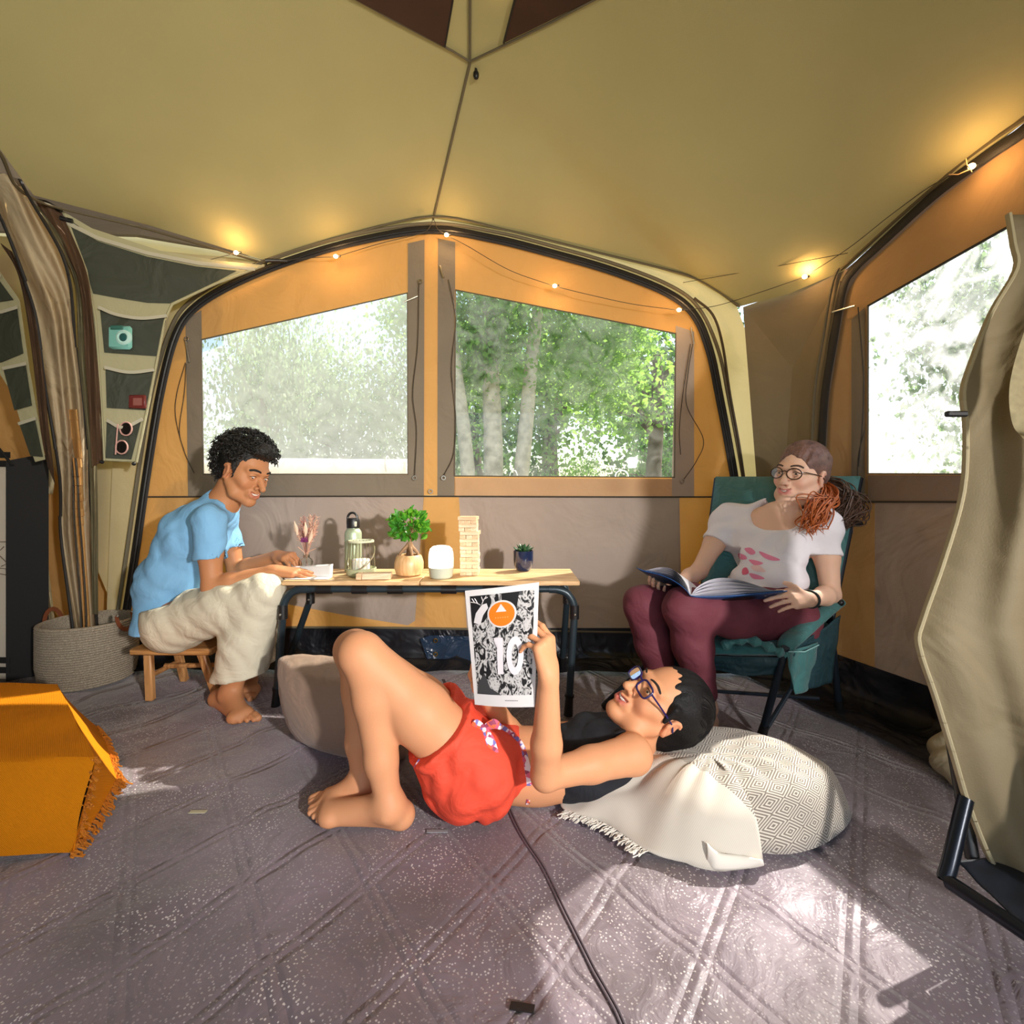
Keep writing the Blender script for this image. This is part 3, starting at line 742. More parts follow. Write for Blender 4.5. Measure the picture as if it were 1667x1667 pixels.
cordlet([(1397, 500), (1402, 560), (1406, 620), (1404, 690), (1398, 760)], .0025, cord_m, 'cord', rw, .02, wall_right)
cordlet([(1408, 700), (1398, 740), (1396, 780)], .0025, cord_m, 'cord', rw, .02, wall_right)
b = MB(); b.slab(rw(WS, -.002), (), 0); struct('w', b.build('window_3', pane_s, smooth=False))
splash('baseboard_right', [rw3(2.44, 0), rw3(1.6, 0), rw3(.6, 0), rw3(-1.2, 0)], -NR, .24, .17)

# ---------------------------------------------------------------- left side: side chamber wall continues behind the hanging organisers
LPL = Vector((-3.05, 2.62, 0))
b = MB(); b.slab([BW(206, 1040, -.004), Vector((-2.06, 2.62, 0)), LPL, LPL+Vector((0, 0, 2.3)), Vector((-2.05, 2.62, 2.2)), BW(435, 425, -.004), BW(280, 493, -.004)], (), 0)
b.add([Vector(p) for p in ((-3.05, 2.64, 0), (-1.8, 2.64, 0), (-1.8, 2.64, 1.75), (-1.2, 2.64, 1.95), (-1.2, 2.64, 2.4), (-3.05, 2.64, 2.4))], [(0, 1, 2, 5), (2, 3, 4, 5)])
wall_left = struct('x', b.build('wall_left', cream_cloth, smooth=False))
b = MB(); b.slab([Vector((-3.05, 2.62, 0)), Vector((-3.05, -1.3, 0)), Vector((-3.05, -1.3, 2.2)), Vector((-3.05, 2.62, 2.3))], (), 0)
b.build('fabric_panel', strip_cloth, wall_left, smooth=False)
NL = Vector((0, 1, 0))
def LW(pts, off=0.0): return [on_plane(x, y, Vector((0, 2.60-off, 0)), NL) for x, y in pts]
patch('fabric_panel', [(-60, 420), (30, 420), (52, 720), (150, 720), (150, 1012), (-60, 1010)], amber_cloth, .005, (), wall_left, LW)
patch('fabric_panel', [(138, 740), (215, 760), (206, 905), (196, 905), (155, 905)], grey_cloth, .02, (), wall_left, LW)
patch('fabric_panel', [(155, 903), (206, 903), (196, 1020), (150, 1020)], amber_cloth, .02, (), wall_left, LW)
splash('baseboard_left', [Vector((-3.0, 2.56, 0)), Vector((-2.5, 2.56, 0)), Vector((-2.05, 2.5, 0))], Vector((0, -1, 0)), .13)

# ---------------------------------------------------------------- roof
Aapex = BW(705, 355); HUB = P(765, 100, 1.86); B1 = BW(435, 425); B2 = P(55, 318, 1.95); B3 = P(-2, 240, 1.73); B4 = Vector((-2.3, -1.3, 2.1)); FH = Vector((0.02, -.2, 2.78)); A2 = Vector((0, -1.3, 2.35))
def bwseg(lst): return [BW(x, y) for x, y in lst]
def half(rim, ridge, name):
    """rim: outer boundary from the apex outwards to the front gable; fan to the ridge points"""
    bm = bmesh.new(); R = [bm.verts.new(p) for p in rim]; Q = [bm.verts.new(p) for p in ridge]
    # ridge: apex(shared rim[0]), hub, front hub, front gable(shared rim[-1])
    hub, fh = Q
    spl = [i for i, p in enumerate(rim) if p.y < 1.4][0]
    for i in range(len(R)-1):
        t = hub if i+1 <= spl else fh
        bm.faces.new((R[i], R[i+1], t))
    bm.faces.new((hub, R[spl], fh))
    bmesh.ops.recalc_face_normals(bm, faces=bm.faces)
    bmesh.ops.subdivide_edges(bm, edges=bm.edges, cuts=5, use_grid_fill=True)
    bmesh.ops.triangulate(bm, faces=bm.faces)
    inner = [v for v in bm.verts if not v.is_boundary]
    for _ in range(60): bmesh.ops.smooth_vert(bm, verts=inner, factor=.5, use_axis_x=True, use_axis_y=True, use_axis_z=True)
    me = bpy.data.meshes.new(name); bm.to_mesh(me); bvh = BVHTree.FromBMesh(bm); bm.free()
    me.polygons.foreach_set('use_smooth', [True]*len(me.polygons))
    return me, bvh
rimL = bwseg(roofline[3:6][::-1])+[P(240, 366, 2.25), B2, B3, Vector((-2.05, .6, 2.2)), B4, A2]
rimR = bwseg(roofline[5:])+[P(1285, 478, 2.24), C2, RW(1520, 312), C3, C35, C4, A2]
meL, bvL = half(rimL, (HUB, FH), 'ceiling_left'); meR, bvR = half(rimR, (HUB, FH), 'ceiling_right')
ceil_l = link('ceiling', meL, roof_cloth); tag(ceil_l, kind='structure'); ceil_r = link('ceiling', meR, roof_cloth); tag(ceil_r, kind='structure')
def roof_hit(x, y, gap=.01):
    r = ray(x, y).normalized(); best = None
    for bv in (bvL, bvR):
        h = bv.ray_cast(CAM, r)
        if h[0] is not None and (best is None or h[3] < best): best = h[3]
    return CAM+r*((best if best else 2.4)-gap)
# corner infill between back wall and right wall below the roof edge handled by wall_right; front gable and doorway
b = MB(); b.slab([Vector((-3.05, -1.3, 0)), Vector((-.9, -1.3, 0)), Vector((-.9, -1.3, 1.9)), Vector((1.7, -1.3, 1.9)), Vector((1.7, -1.3, 0)), Vector((2.42, -1.3, 0)), C4, A2, B4, Vector((-3.05, -1.3, 2.2))], (), 0)
struct('x', b.build('wall_front', grey_cloth, smooth=False))
b = MB(); up_ = Vector((0, 0, .012)); b.add([B1+up_, P(240, 366, 2.25)+up_, B2+up_, B3+up_, Vector((-2.05, .6, 2.21)), B4+up_, Vector((-3.05, -1.3, 2.2)), Vector((-3.05, 2.62, 2.3)), Vector((-2.05, 2.62, 2.27)), BW(435, 425, -.17)+up_], [(0, 1, 8, 9), (1, 2, 7, 8), (2, 3, 6, 7), (3, 4, 5, 6)])
o = b.build('ceiling_side', strip_cloth, smooth=False); o.name = 'ceiling'; tag(o, kind='structure')
# ridge piping, hub, roof windows, hook
b = MB(); b.tube([p-Vector((0, 0, .008)) for p in [Aapex, Aapex.lerp(HUB, .5), HUB, HUB.lerp(FH, .4), FH]], .0055, 6); b.build('seam', piping, ceil_l)
for ps in ([(765, 100), (735, 82), (640, 32), (574, -5), (480, -60)], [(765, 100), (822, 73), (900, 35), (970, -2), (1080, -60)]):
    b = MB(); b.tube([roof_hit(x, y, .012) for x, y in ps], .004, 6); b.build('seam', piping, ceil_l)
for ps in ([(724, 76), (650, 36), (576, -3), (520, -34), (560, -160), (752, -160), (737, 0)], [(820, 70), (890, 36), (967, -2), (1010, -24), (1010, -160), (858, -160), (838, 0)]):
    b = MB(); b.slab([roof_hit(x, y, .015) for x, y in ps], (), .003); o = b.build('roof_window', brown_net, ceil_l, smooth=False)
    b = MB(); b.tube([roof_hit(x, y, .017) for x, y in (ps[0], ps[-1])], .004, 6); b.build('seam', black_seam, ceil_l)
b = MB(); p = roof_hit(775, 122, .02); b.sphere(p, (.012, .012, .018)); b.tube([p, p+Vector((0, 0, .03))], .006, 8); b.build('hook', black_plastic, ceil_r)
# roof edge bands along the back wall and the left
def band(rim, drop, m, name, parent=ceil_l, off=Vector((0, -.02, 0))):
    b = MB(); pts = spline(rim, 6); n = len(pts)
    b.grid(lambda u, v: pts[int(round(u*(n-1)))]+off+Vector((0, 0, -drop*v)), n, 2); return b.build(name, m, parent)
b = MB(); b.tube([p+Vector((0, -.02, -.004)) for p in spline(bwseg(roofline[1:]), 6)], .006, 6); b.build('piping', mat('olive_piping', srgb(88, 78, 56), .7), wall_back)
b = MB(); b.tube([p+Vector((0, -.03, -.012)) for p in spline(bwseg(roofline[1:]), 6)], .0035, 6); b.build('piping', piping, wall_back)
b = MB(); b.tube([p-NR*.02 for p in spline([C2, RW(1520, 312), C3, C35], 8)], .007, 6); b.build('piping', mat('olive_piping', (0,0,0,1)), wall_right)
b = MB(); b.tube([p+Vector((.0, 0, -.015)) for p in spline([B3, B2, P(240, 368, 2.25), B1], 8)], .006, 6); b.build('piping', mat('olive_piping', (0,0,0,1)), ceil_l)
# vertical seam of the corner panel
b = MB(); b.tube([RW(1330, 720, .01), RW(1348, 560, .01), RW(1368, 458, .01)], .004, 6); b.build('piping', piping, wall_right)
# ---------------------------------------------------------------- outside: dry meadow, trees and bushes seen through the window films
gm = bpy.data.materials.new('meadow'); gm.use_nodes = True
N = gm.node_tree.nodes; L = gm.node_tree.links; tc = N.new('ShaderNodeTexCoord'); nz = N.new('ShaderNodeTexNoise'); nz.inputs['Scale'].default_value = 1.5; nz.inputs['Detail'].default_value = 8
L.new(tc.outputs['Object'], nz.inputs['Vector']); cr = N.new('ShaderNodeValToRGB'); cr.color_ramp.elements[0].color = srgb(130, 130, 76); cr.color_ramp.elements[1].color = srgb(196, 180, 140)
cr.color_ramp.elements[0].position = .38; cr.color_ramp.elements[1].position = .6
L.new(nz.outputs[0], cr.inputs[0]); L.new(cr.outputs[0], N['Principled BSDF'].inputs['Base Color']); N['Principled BSDF'].inputs['Roughness'].default_value = .95
b = MB(); b.grid(lambda u, v: Vector((-45+u*90, -30+v*80, -.06+.10*noise.noise(Vector((u*40, v*40, 0))) + max(0, (v*80-30-6))*.02)), 60, 60)
tag(b.build('ground', gm), kind='structure')
def leafmat(name, c, t, tr=.5):
    return mat(name, c, .55, var=.35, vscale=3.0, trans=tr, tcol=t)
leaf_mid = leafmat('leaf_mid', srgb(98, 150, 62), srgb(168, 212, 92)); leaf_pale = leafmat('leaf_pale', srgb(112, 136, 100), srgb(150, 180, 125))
leaf_dark = leafmat('leaf_dark', srgb(50, 88, 44), srgb(90, 140, 60)); bark = mat('pale_bark', srgb(196, 188, 170), .9, var=.25, vscale=14, bump=.8, bscale=30)
stemm = mat('dark_bark', srgb(96, 84, 66), .9, var=.2)
def foliage_mesh(name, n, size, seed, clump=26, flat=.8):
    """unit crown: leaf sprays gathered in clumps"""
    rnd = np.random.RandomState(seed)
    cc = rnd.normal(size=(clump, 3)); cc /= np.linalg.norm(cc, axis=1)[:, None]; cc *= (rnd.uniform(.35, .86, (clump, 1)))
    which = rnd.randint(0, clump, n); p = cc[which]+rnd.normal(size=(n, 3))*.17
    d = rnd.normal(size=(n, 3)); d[:, 2] -= .3; d /= np.linalg.norm(d, axis=1)[:, None]
    e = np.cross(d, rnd.normal(size=(n, 3))); e /= np.linalg.norm(e, axis=1)[:, None]
    s = size*rnd.uniform(.6, 1.4, (n, 1))
    V = np.stack([p, p+d*s*.5+e*s*.32, p+d*s, p+d*s*.5-e*s*.32], 1).reshape(-1, 3)
    F = np.arange(n*4).reshape(-1, 4)
    me = bpy.data.meshes.new(name); me.from_pydata(V.tolist(), [], F.tolist()); me.update(); return me
crowns = {}
def tree(name, label, cat, group, base, h, crown, cr_r, leaf, trunk_r=.12, trunk_h=None, lean=(0, 0), n=6500, size=.06, bm=None, crowns_n=1, seed=1):
    t = thing(name, label, cat, base, group)
    trunk_h = trunk_h or crown[2]
    b = MB(); pts = [Vector(base)+Vector((lean[0]*k+.04*math.sin(k*7+base[0]), lean[1]*k, trunk_h*k)) for k in np.linspace(0, 1, 8)]
    b.tube(pts, [trunk_r*(1.15-.5*k) for k in np.linspace(0, 1, 8)], 10)
    rnd = random.Random(seed)
    for i in range(4 if bm is None else 0):
        q = pts[4+i % 3]; e = q+Vector((rnd.uniform(-1, 1)*cr_r[0]*.6, rnd.uniform(-1, 1)*cr_r[1]*.5, rnd.uniform(.3, 1)*cr_r[2]*.6))
        b.tube(spline([q, q.lerp(e, .5)+Vector((0, 0, .1)), e], 4), [trunk_r*.4*(1-.09*j) for j in range(9)], 6)
    b.build('trunk', bm or stemm, t)
    key = (leaf.name, n, size, seed % 3)
    if key not in crowns: crowns[key] = foliage_mesh('crown', n, size, seed % 3+1)
    o = bpy.data.objects.new('crown', crowns[key]); COL.objects.link(o); o.parent = t; o['kind'] = 'stuff'
    if not crowns[key].materials: crowns[key].materials.append(leaf)
    o.location = crown; o.scale = cr_r; o.rotation_euler = (0, 0, seed*1.3)
    return t
G1 = 'leafy trees beyond the right-hand back window'
tree('pale_trunk_tree', 'thick pale trunk standing upright in the left part of the right-hand window', 'tree', G1, P(797, 1050, 6.4)*Vector((1,1,0)) if False else Vector((-.30, 6.4, -.06)), 6, (0.1, .3, 3.5), (1.6, 1.1, 1.35), leaf_mid, .13, 4.6, (0.05, 0), bm=bark, seed=1)
tree('pale_trunk_tree', 'pale trunk leaning left, first one inside the right-hand window', 'tree', G1, Vector((-.50, 6.0, -.06)), 6, (-.3, .3, 3.2), (1.1, .9, 1.1), leaf_mid, .09, 4.4, (-.35, .1), bm=bark, seed=2)
tree('pale_trunk_tree', 'pale trunk leaning right beside the thick upright trunk', 'tree', G1, Vector((-.08, 6.2, -.06)), 6, (.9, .4, 3.2), (1.3, 1.0, 1.1), leaf_mid, .10, 4.5, (.62, .1), bm=bark, seed=3)
tree('leafy_tree', 'bright green tree hanging over the upper right of the right-hand window', 'tree', G1, Vector((2.4, 8.0, -.05)), 7, (-.4, 0, 3.2), (1.9, 1.3, 1.5), leaf_mid, .14, seed=4)
tree('leafy_tree', 'tall green tree far behind the meadow, filling the middle of the right-hand window', 'tree', G1, Vector((.9, 11, 0)), 8, (0, 0, 3.4), (2.6, 1.5, 2.3), leaf_mid, .2, seed=5)
tree('leafy_bush', 'light green rounded bush at the lower middle of the right-hand window', 'bush', 'bushes beyond the meadow', Vector((1.3, 8.5, -.02)), 2, (0, 0, .85), (.9, .6, .95), leaf_mid, .05, n=4000, seed=6)
tree('leafy_bush', 'dark green bush low at the right edge of the right-hand window', 'bush', 'bushes beyond the meadow', Vector((2.75, 9, 0)), 2, (0, 0, 1.1), (1.1, .7, 1.3), leaf_dark, .05, n=5000, seed=7)
tree('leafy_bush', 'dark shaded bush just right of the pale trunks', 'bush', 'bushes beyond the meadow', Vector((.55, 9.4, 0)), 2, (0, 0, .8), (.9, .6, .9), leaf_dark, .05, n=5000, seed=8)
tree('leafy_tree', 'dark tree at the far back behind the pale trunks', 'tree', G1, Vector((-1.0, 13, 0)), 8, (0, 0, 3.0), (3.2, 1.5, 3.0), leaf_dark, .2, seed=9)
tree('leafy_tree', 'dark tree at the far back, right of centre', 'tree', G1, Vector((4.6, 13, 0)), 8, (0, 0, 3.0), (3.4, 1.5, 3.1), leaf_dark, .2, seed=10)
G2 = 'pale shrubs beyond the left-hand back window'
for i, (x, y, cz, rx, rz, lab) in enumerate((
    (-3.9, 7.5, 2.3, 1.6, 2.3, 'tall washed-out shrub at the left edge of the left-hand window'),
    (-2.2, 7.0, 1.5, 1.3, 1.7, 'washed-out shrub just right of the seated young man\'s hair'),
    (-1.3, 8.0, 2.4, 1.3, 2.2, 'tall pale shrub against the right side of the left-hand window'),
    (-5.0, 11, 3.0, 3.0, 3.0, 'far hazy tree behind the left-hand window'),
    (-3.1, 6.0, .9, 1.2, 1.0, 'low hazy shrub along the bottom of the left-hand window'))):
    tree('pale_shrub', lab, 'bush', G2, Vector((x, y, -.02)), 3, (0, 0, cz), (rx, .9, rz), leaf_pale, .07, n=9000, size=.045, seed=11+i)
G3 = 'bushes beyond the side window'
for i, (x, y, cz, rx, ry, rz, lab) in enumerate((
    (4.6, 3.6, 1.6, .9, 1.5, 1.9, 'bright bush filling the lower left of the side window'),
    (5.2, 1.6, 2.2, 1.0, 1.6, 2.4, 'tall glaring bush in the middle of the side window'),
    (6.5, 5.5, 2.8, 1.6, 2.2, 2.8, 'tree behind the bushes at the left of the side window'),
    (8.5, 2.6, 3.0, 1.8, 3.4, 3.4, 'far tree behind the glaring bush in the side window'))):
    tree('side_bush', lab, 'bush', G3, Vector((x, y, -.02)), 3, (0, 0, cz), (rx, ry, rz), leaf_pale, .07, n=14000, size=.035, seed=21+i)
# dry meadow grass (uncountable)
rnd = np.random.RandomState(5); n = 5200
gx = rnd.uniform(-6, 6, n); gy = rnd.uniform(4.2, 8.2, n); h = rnd.uniform(.12, .42, n)*np.where(rnd.rand(n) > .93, 1.7, 1)
a = rnd.uniform(0, 6.28, n); lx = rnd.normal(0, .08, n); wv = .008
V = np.stack([np.stack([gx-wv*np.cos(a), gy-wv*np.sin(a), np.full(n, -.06)], 1), np.stack([gx+wv*np.cos(a), gy+wv*np.sin(a), np.full(n, -.06)], 1), np.stack([gx+lx, gy+lx*.5, h], 1)], 1).reshape(-1, 3)
me = bpy.data.meshes.new('grass'); me.from_pydata(V.tolist(), [], np.arange(n*3).reshape(-1, 3).tolist())
o = link('meadow_grass', me, mat('dry_grass', srgb(226, 212, 160), .8, trans=.4)); tag(o, 'tall dry grass on the meadow outside the back windows', 'grass', kind='stuff')
# pale bench-like rolled awning outside the left window
t = thing('rolled_awning', 'pale rolled awning lying along the outside of the left-hand window sill', 'awning', BW(500, 762, -.1))
b = MB(); b.tube([BW(334, 762, -.09).lerp(BW(664, 758, -.09), k)+Vector((0, .01*math.sin(k*3), .006*math.sin(k*5))) for k in np.linspace(0, 1, 20)], .042, 14)
b.build('roll', mat('white_vinyl', srgb(232, 230, 224), .4, wrinkle=.5, wscale=9, trans=.3), t)
for k in (.12, .9):
    b = MB(); c = BW(334, 760, -.09).lerp(BW(664, 756, -.09), k); b.tube([c+Vector((0, .045*math.cos(q), .045*math.sin(q))) for q in np.linspace(0, 2*pi, 16)[:-1]], .004, 6, closed=True); b.build('strap', mat('grey_strap', srgb(150, 148, 144), .6), t)
for x, w_ in ((836, .02), (1012, .035)):
    b = MB(); c = BW(x, 777, -.03); b.tube([c+Vector((w_*math.cos(q), 0, .036*math.sin(q))) for q in np.linspace(0, pi, 12)], .003, 6); b.build('wire_loop', metal, wall_back)
# ---------------------------------------------------------------- camping table
alu = mat('dark_blue_tube', srgb(44, 58, 66), .35, metal=.3, coat=.2)
bamboo = wood('bamboo', srgb(196, 150, 98), srgb(238, 204, 156), 3.0, 'X')
bamboo_edge = wood('bamboo_edge', srgb(150, 96, 52), srgb(226, 178, 124), 10.0, 'Z')
TZ = .53; TY0, TY1 = 1.87, 2.17; TX0 = P(458, 0, TY0).x; TX1 = P(944, 0, TY0).x; TM = P(683, 0, TY0).x
tab = thing('folding_table', 'low folding camp table with bamboo top and dark blue tube legs', 'table', ((TX0+TX1)/2, 2.02, 0))
for x0, x1 in ((TX0, TM-.0015), (TM+.0015, TX1)):
    b = MB(); b.box(((x0+x1)/2, (TY0+TY1)/2, TZ-.009), (x1-x0, TY1-TY0, .018), None, .003); b.build('tabletop', [bamboo], tab)
for y0 in (TY0+.012, TY1-.03):
    b = MB(); L0, R0 = Vector((TX0+.0, y0, TZ-.034)), Vector((TX1-.03, y0, TZ-.034))
    b.tube([L0+Vector((.05, 0, 0)), R0-Vector((.09, 0, 0))], .013, 12); b.build('rail', alu, tab)
    for px in (.14, .26, .38, .56, .70):
        b = MB(); x = TX0+(TX1-TX0)*px; b.tube([(x-.03, y0, TZ-.036), (x+.03, y0, TZ-.036)], .0165, 12); b.build('clamp', black_plastic, tab)
for side, (xt, yt, foot_p) in enumerate(((TX0+.03, TY0+.012, on_floor(449, 1150)), (TX0+.03, TY1-.03, on_floor(464, 1092)), (TX1-.05, TY0+.012, on_floor(925, 1165)), (TX1-.05, TY1-.03, Vector((TX1-.02, 2.36, 0))))):
    s = -1 if side < 2 else 1
    k = Vector((xt+s*.03, yt, TZ-.13)); b = MB()
    b.tube(spline([Vector((xt-s*.07, yt, TZ-.034)), Vector((xt-s*.035, yt, TZ-.036)), Vector((xt-s*.0, yt, TZ-.05)), Vector((xt+s*.024, yt, TZ-.085)), k], 5), .0155, 12)
    e = foot_p; b.tube([k, k.lerp(e, .80)], .0145, 12); lg = b.build('leg', alu, tab)
    b = MB(); b.tube([k-Vector((0, 0, .02)), k+Vector((0, 0, .035))], .0185, 12); b.build('joint', black_plastic, lg)
    b = MB(); b.sphere(k+Vector((0, -.019, 0)), .005); b.build('rivet', metal, lg)
    b = MB(); b.tube([k.lerp(e, .79), k.lerp(e, .815)], .019, 12); b.tube([k.lerp(e, .815), e+Vector((0, 0, .002))], [.0155, .0185], 12); b.build('leg_cap', black_plastic, lg)

# ---------------------------------------------------------------- stool
oak = wood('stool_wood', srgb(150, 98, 52), srgb(206, 152, 92), 3.0, 'X'); oakz = wood('stool_wood_leg', srgb(140, 90, 48), srgb(204, 150, 94), 3.0, 'Z')
sx0, sx1, sy0, sy1, sz = -1.585, -1.245, 1.98, 2.20, .228
st = thing('stool', 'small rustic wooden stool under the seated young man', 'stool', ((sx0+sx1)/2, (sy0+sy1)/2, 0))
b = MB(); b.box(((sx0+sx1)/2, (sy0+sy1)/2, sz-.014), (sx1-sx0, sy1-sy0, .028), None, .006); b.build('seat', oak, st)
feet = {}
for i, (px, py) in enumerate(((245, 1141), (354, 1136))):
    for j, yy in enumerate((0, .21)):
        ft = on_floor(px, py); ft = Vector((ft.x, ft.y+yy, 0)); tp = Vector((sx0+.06 if i == 0 else sx1-.06, sy0+.03+yy*.75, sz-.02)); feet[(i, j)] = (tp, ft)
        ax = (tp-ft).normalized(); X = Vector((1, 0, 0)); Y = ax.cross(X).normalized(); X = Y.cross(ax)
        b = MB(); b.box((tp+ft)/2+Vector((0, 0, .002)), (.034, .026, (tp-ft).length), (X, Y, ax), .005); b.build('leg', oakz, st)
for i in (0, 1):
    a = feet[(i, 0)][0].lerp(feet[(i, 0)][1], .5); c = feet[(i, 1)][0].lerp(feet[(i, 1)][1], .5)
    b = MB(); b.tube([a, c], .011, 8); b.build('stretcher', oakz, st)
b = MB(); b.tube([(feet[(0,0)][0].lerp(feet[(0,0)][1], .45)+feet[(0,1)][0].lerp(feet[(0,1)][1], .45))/2, (feet[(1,0)][0].lerp(feet[(1,0)][1], .45)+feet[(1,1)][0].lerp(feet[(1,1)][1], .45))/2], .011, 8); b.build('stretcher', oakz, st)

# ---------------------------------------------------------------- rope basket
bc = Vector((-1.985, 2.25, .004)); R = .182
rope = mat('cotton_rope', srgb(158, 146, 128), .95, var=.45, vscale=240, bump=.8, bscale=320)
bk = thing('rope_basket', 'round grey rope basket with leather handles on the floor at left', 'basket', bc)
prof = []; nr = 26; Hb = .275
for i in range(nr):
    z0 = Hb*i/nr; dz = Hb/nr; rr = R*(.93+.07*min(1, i/8))
    for t in (.0, .25, .5, .75): prof.append((rr+.0045*math.sin(pi*t), z0+dz*t))
prof = [(.01, 0)]+prof+[(R+.002, Hb), (R-.006, Hb+.003)]+[(R-.014, Hb-.005), (R*.93, .02), (.01, .015)]
b = MB(); b.lathe(prof, bc, 64); b.build('body', rope, bk)
lea = mat('leather', srgb(120, 66, 42), .5, bump=.3)
for px, py, s in ((70, 990, -1), (186, 1006, 1)):
    b = MB(); c = bc+Vector((s*R*.98, -.02 if s > 0 else .02, Hb))
    pts = [c+Vector((s*(.006+.012*math.sin(t)), .045*math.cos(t), (-.03+.075*math.sin(t)) if s < 0 else (.015-.055*math.sin(t)))) for t in np.linspace(-.3, pi+.3, 12)]
    b.tube(pts, .011, 6, flat=.25, up=(s, 0, 0)); h = b.build('handle', lea, bk)
    for e in (pts[0], pts[-1]): b = MB(); b.sphere(e+Vector((s*.004, 0, 0)), .006, 8, 6); b.build('rivet', metal, h)

# ---------------------------------------------------------------- mustard throw over a low pouf (left foreground)
mustard = mat('mustard_cloth', srgb(204, 122, 10), .95, var=.08, vscale=5, weave=.6, spec=.15, wrinkle=.12, wscale=5)
mz = .215
FR = P(152, 1246, 0) if False else None
fl0 = on_floor(124, 1394); yf = fl0.y
xr = -.985
pf = thing('mustard_throw', 'mustard yellow fringed throw draped over a low block in the left foreground', 'blanket', (-1.3, 1.35, 0))
TE0 = Vector((P(156, 0, 1.19).x, 1.19, mz)); TE1 = Vector((P(93, 0, 1.66).x, 1.66, mz))      # right edge of the top, front to back
def thr(u, v):
    """front face then top face, from the left out of frame to the right edge"""
    if v < .42:
        t = v/.42; e = Vector((-1.06, yf, .004)).lerp(Vector((TE0.x, 1.19, mz)), t); x0 = -2.1
        p = Vector((x0+u*(e.x-x0), e.y-.012*math.sin(t*pi), e.z)); p.y += .006*math.sin(p.x*17+1)*(1-t); return p
    t = (v-.42)/.58; e = TE0.lerp(TE1, t); x0 = -2.1
    p = Vector((x0+u*(e.x-x0), e.y, mz+.012*math.sin(t*pi)*math.sin(u*pi))); p.z += .005*noise.noise(Vector((p.x*6, p.y*6, 0))); return p
b = MB(); b.grid(thr, 60, 50)
low = spline([Vector((-1.063, yf-.001, .004)), on_floor(186, 1300)+Vector((0, 0, .03)), on_floor(176, 1282)+Vector((0, .03, .012)), on_floor(172, 1240)+Vector((0, .02, .012)), on_floor(160, 1190)+Vector((0, 0, .012))], 12)
nlo = len(low)
def side(u, v):
    """right flap, from the right edge of the top down to the floor"""
    top = TE0.lerp(TE1, max(0, u*1.02-.02)); q = low[int(round(u*(nlo-1)))]; k = v**(1-.2*min(1, u*4)); p = top.lerp(q, v); p.z = top.z*(1-k)+q.z*k
    w_ = v*(.35+.65*u)*min(1, u*6); return p+Vector((.016*math.sin(u*15+1)*w_, -.012*math.sin(u*15+1)*w_, 0))
b.grid(side, nlo, 18)
b.build('cloth', mustard, pf)
fr_b = MB(); rnd = random.Random(3)
def tassel(b, p, d, L, n=5, r=.0022):
    for i in range(n):
        q = p+Vector((rnd.uniform(-.006, .006), rnd.uniform(-.006, .006), 0)); e = [q]
        for k in range(4): e.append(e[-1]+(d+Vector((rnd.uniform(-.5, .5), rnd.uniform(-.5, .5), rnd.uniform(-.3, .3))))*L/4)
        e = [Vector((x.x, x.y, max(.004, x.z))) for x in e]; b.tube(e, r, 4)
for i in range(52): tassel(fr_b, side(i/51, .97), Vector((.75, -.25, -.35)), .034)
for i in range(10): tassel(fr_b, side(.03, i/10), Vector((.75, -.35, -.3)), .022)
tag(fr_b.build('fringe', mat('mustard_fringe', srgb(184, 110, 22), .95), pf), kind='stuff')

# ---------------------------------------------------------------- camp chair (teal, padded)
teal = mat('teal_cloth', srgb(58, 112, 112), .55, var=.08, sheen=.2, wrinkle=.35, wscale=12, bump=.2)
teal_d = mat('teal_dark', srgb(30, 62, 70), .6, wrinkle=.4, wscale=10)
tube_m = mat('chair_tube', srgb(34, 44, 54), .35, metal=.4)
TL, TR, BR, BL = P(1165, 776, 2.28), P(1401, 775, 1.97), P(1352, 1015, 1.84), P(1135, 1010, 2.05)
FRc, FLc = P(1276, 1066, 1.62), P(1075, 1062, 1.84)
ch = thing('camp_chair', 'padded teal camping armchair with dark tube legs in the right corner', 'chair', ((BR+BL+FRc+FLc)/4)*Vector((1, 1, 0)))
def cushion(name, a, b_, c, d, th, m, parent, nu=24, nv=24, puff=.35, wr=.004, seams=0):
    """a,b,c,d corners (u: a->b, v: a->d); thickness around the mid surface"""
    n = (b_-a).cross(d-a).normalized(); B = MB()
    def f(sg):
        def fn(u, v):
            p = (a*(1-u)+b_*u)*(1-v)+(d*(1-u)+c*u)*v
            e = (min(u, 1-u)*2); g = (min(v, 1-v)*2); k = (1-(1-min(1, e*3))**2)**.5*(1-(1-min(1, g*3))**2)**.5
            h = th*.5*k*(1-puff+puff*math.sin(pi*u)*math.sin(pi*v))
            if seams: h *= 1-.35*abs(math.cos(v*pi*seams))**14
            return p+n*sg*(h+wr*noise.noise(Vector((u*9, v*9, sg)))*k)
        return fn
    B.grid(f(1), nu, nv); B.grid(lambda u, v: f(-1)(1-u, v), nu, nv); return B.build(name, m, parent)
backn = (TR-TL).cross(BL-TL).normalized()
cushion('backrest', TL, TR, BR, BL, .055, teal, ch, 30, 40, .3, .004, 0)
cushion('seat', BL, BR, FRc, FLc, .06, teal, ch, 26, 26, .4, .008)
Lt = (FRc-FLc).normalized(); fw = ((FRc+FLc)/2-(BR+BL)/2).normalized()
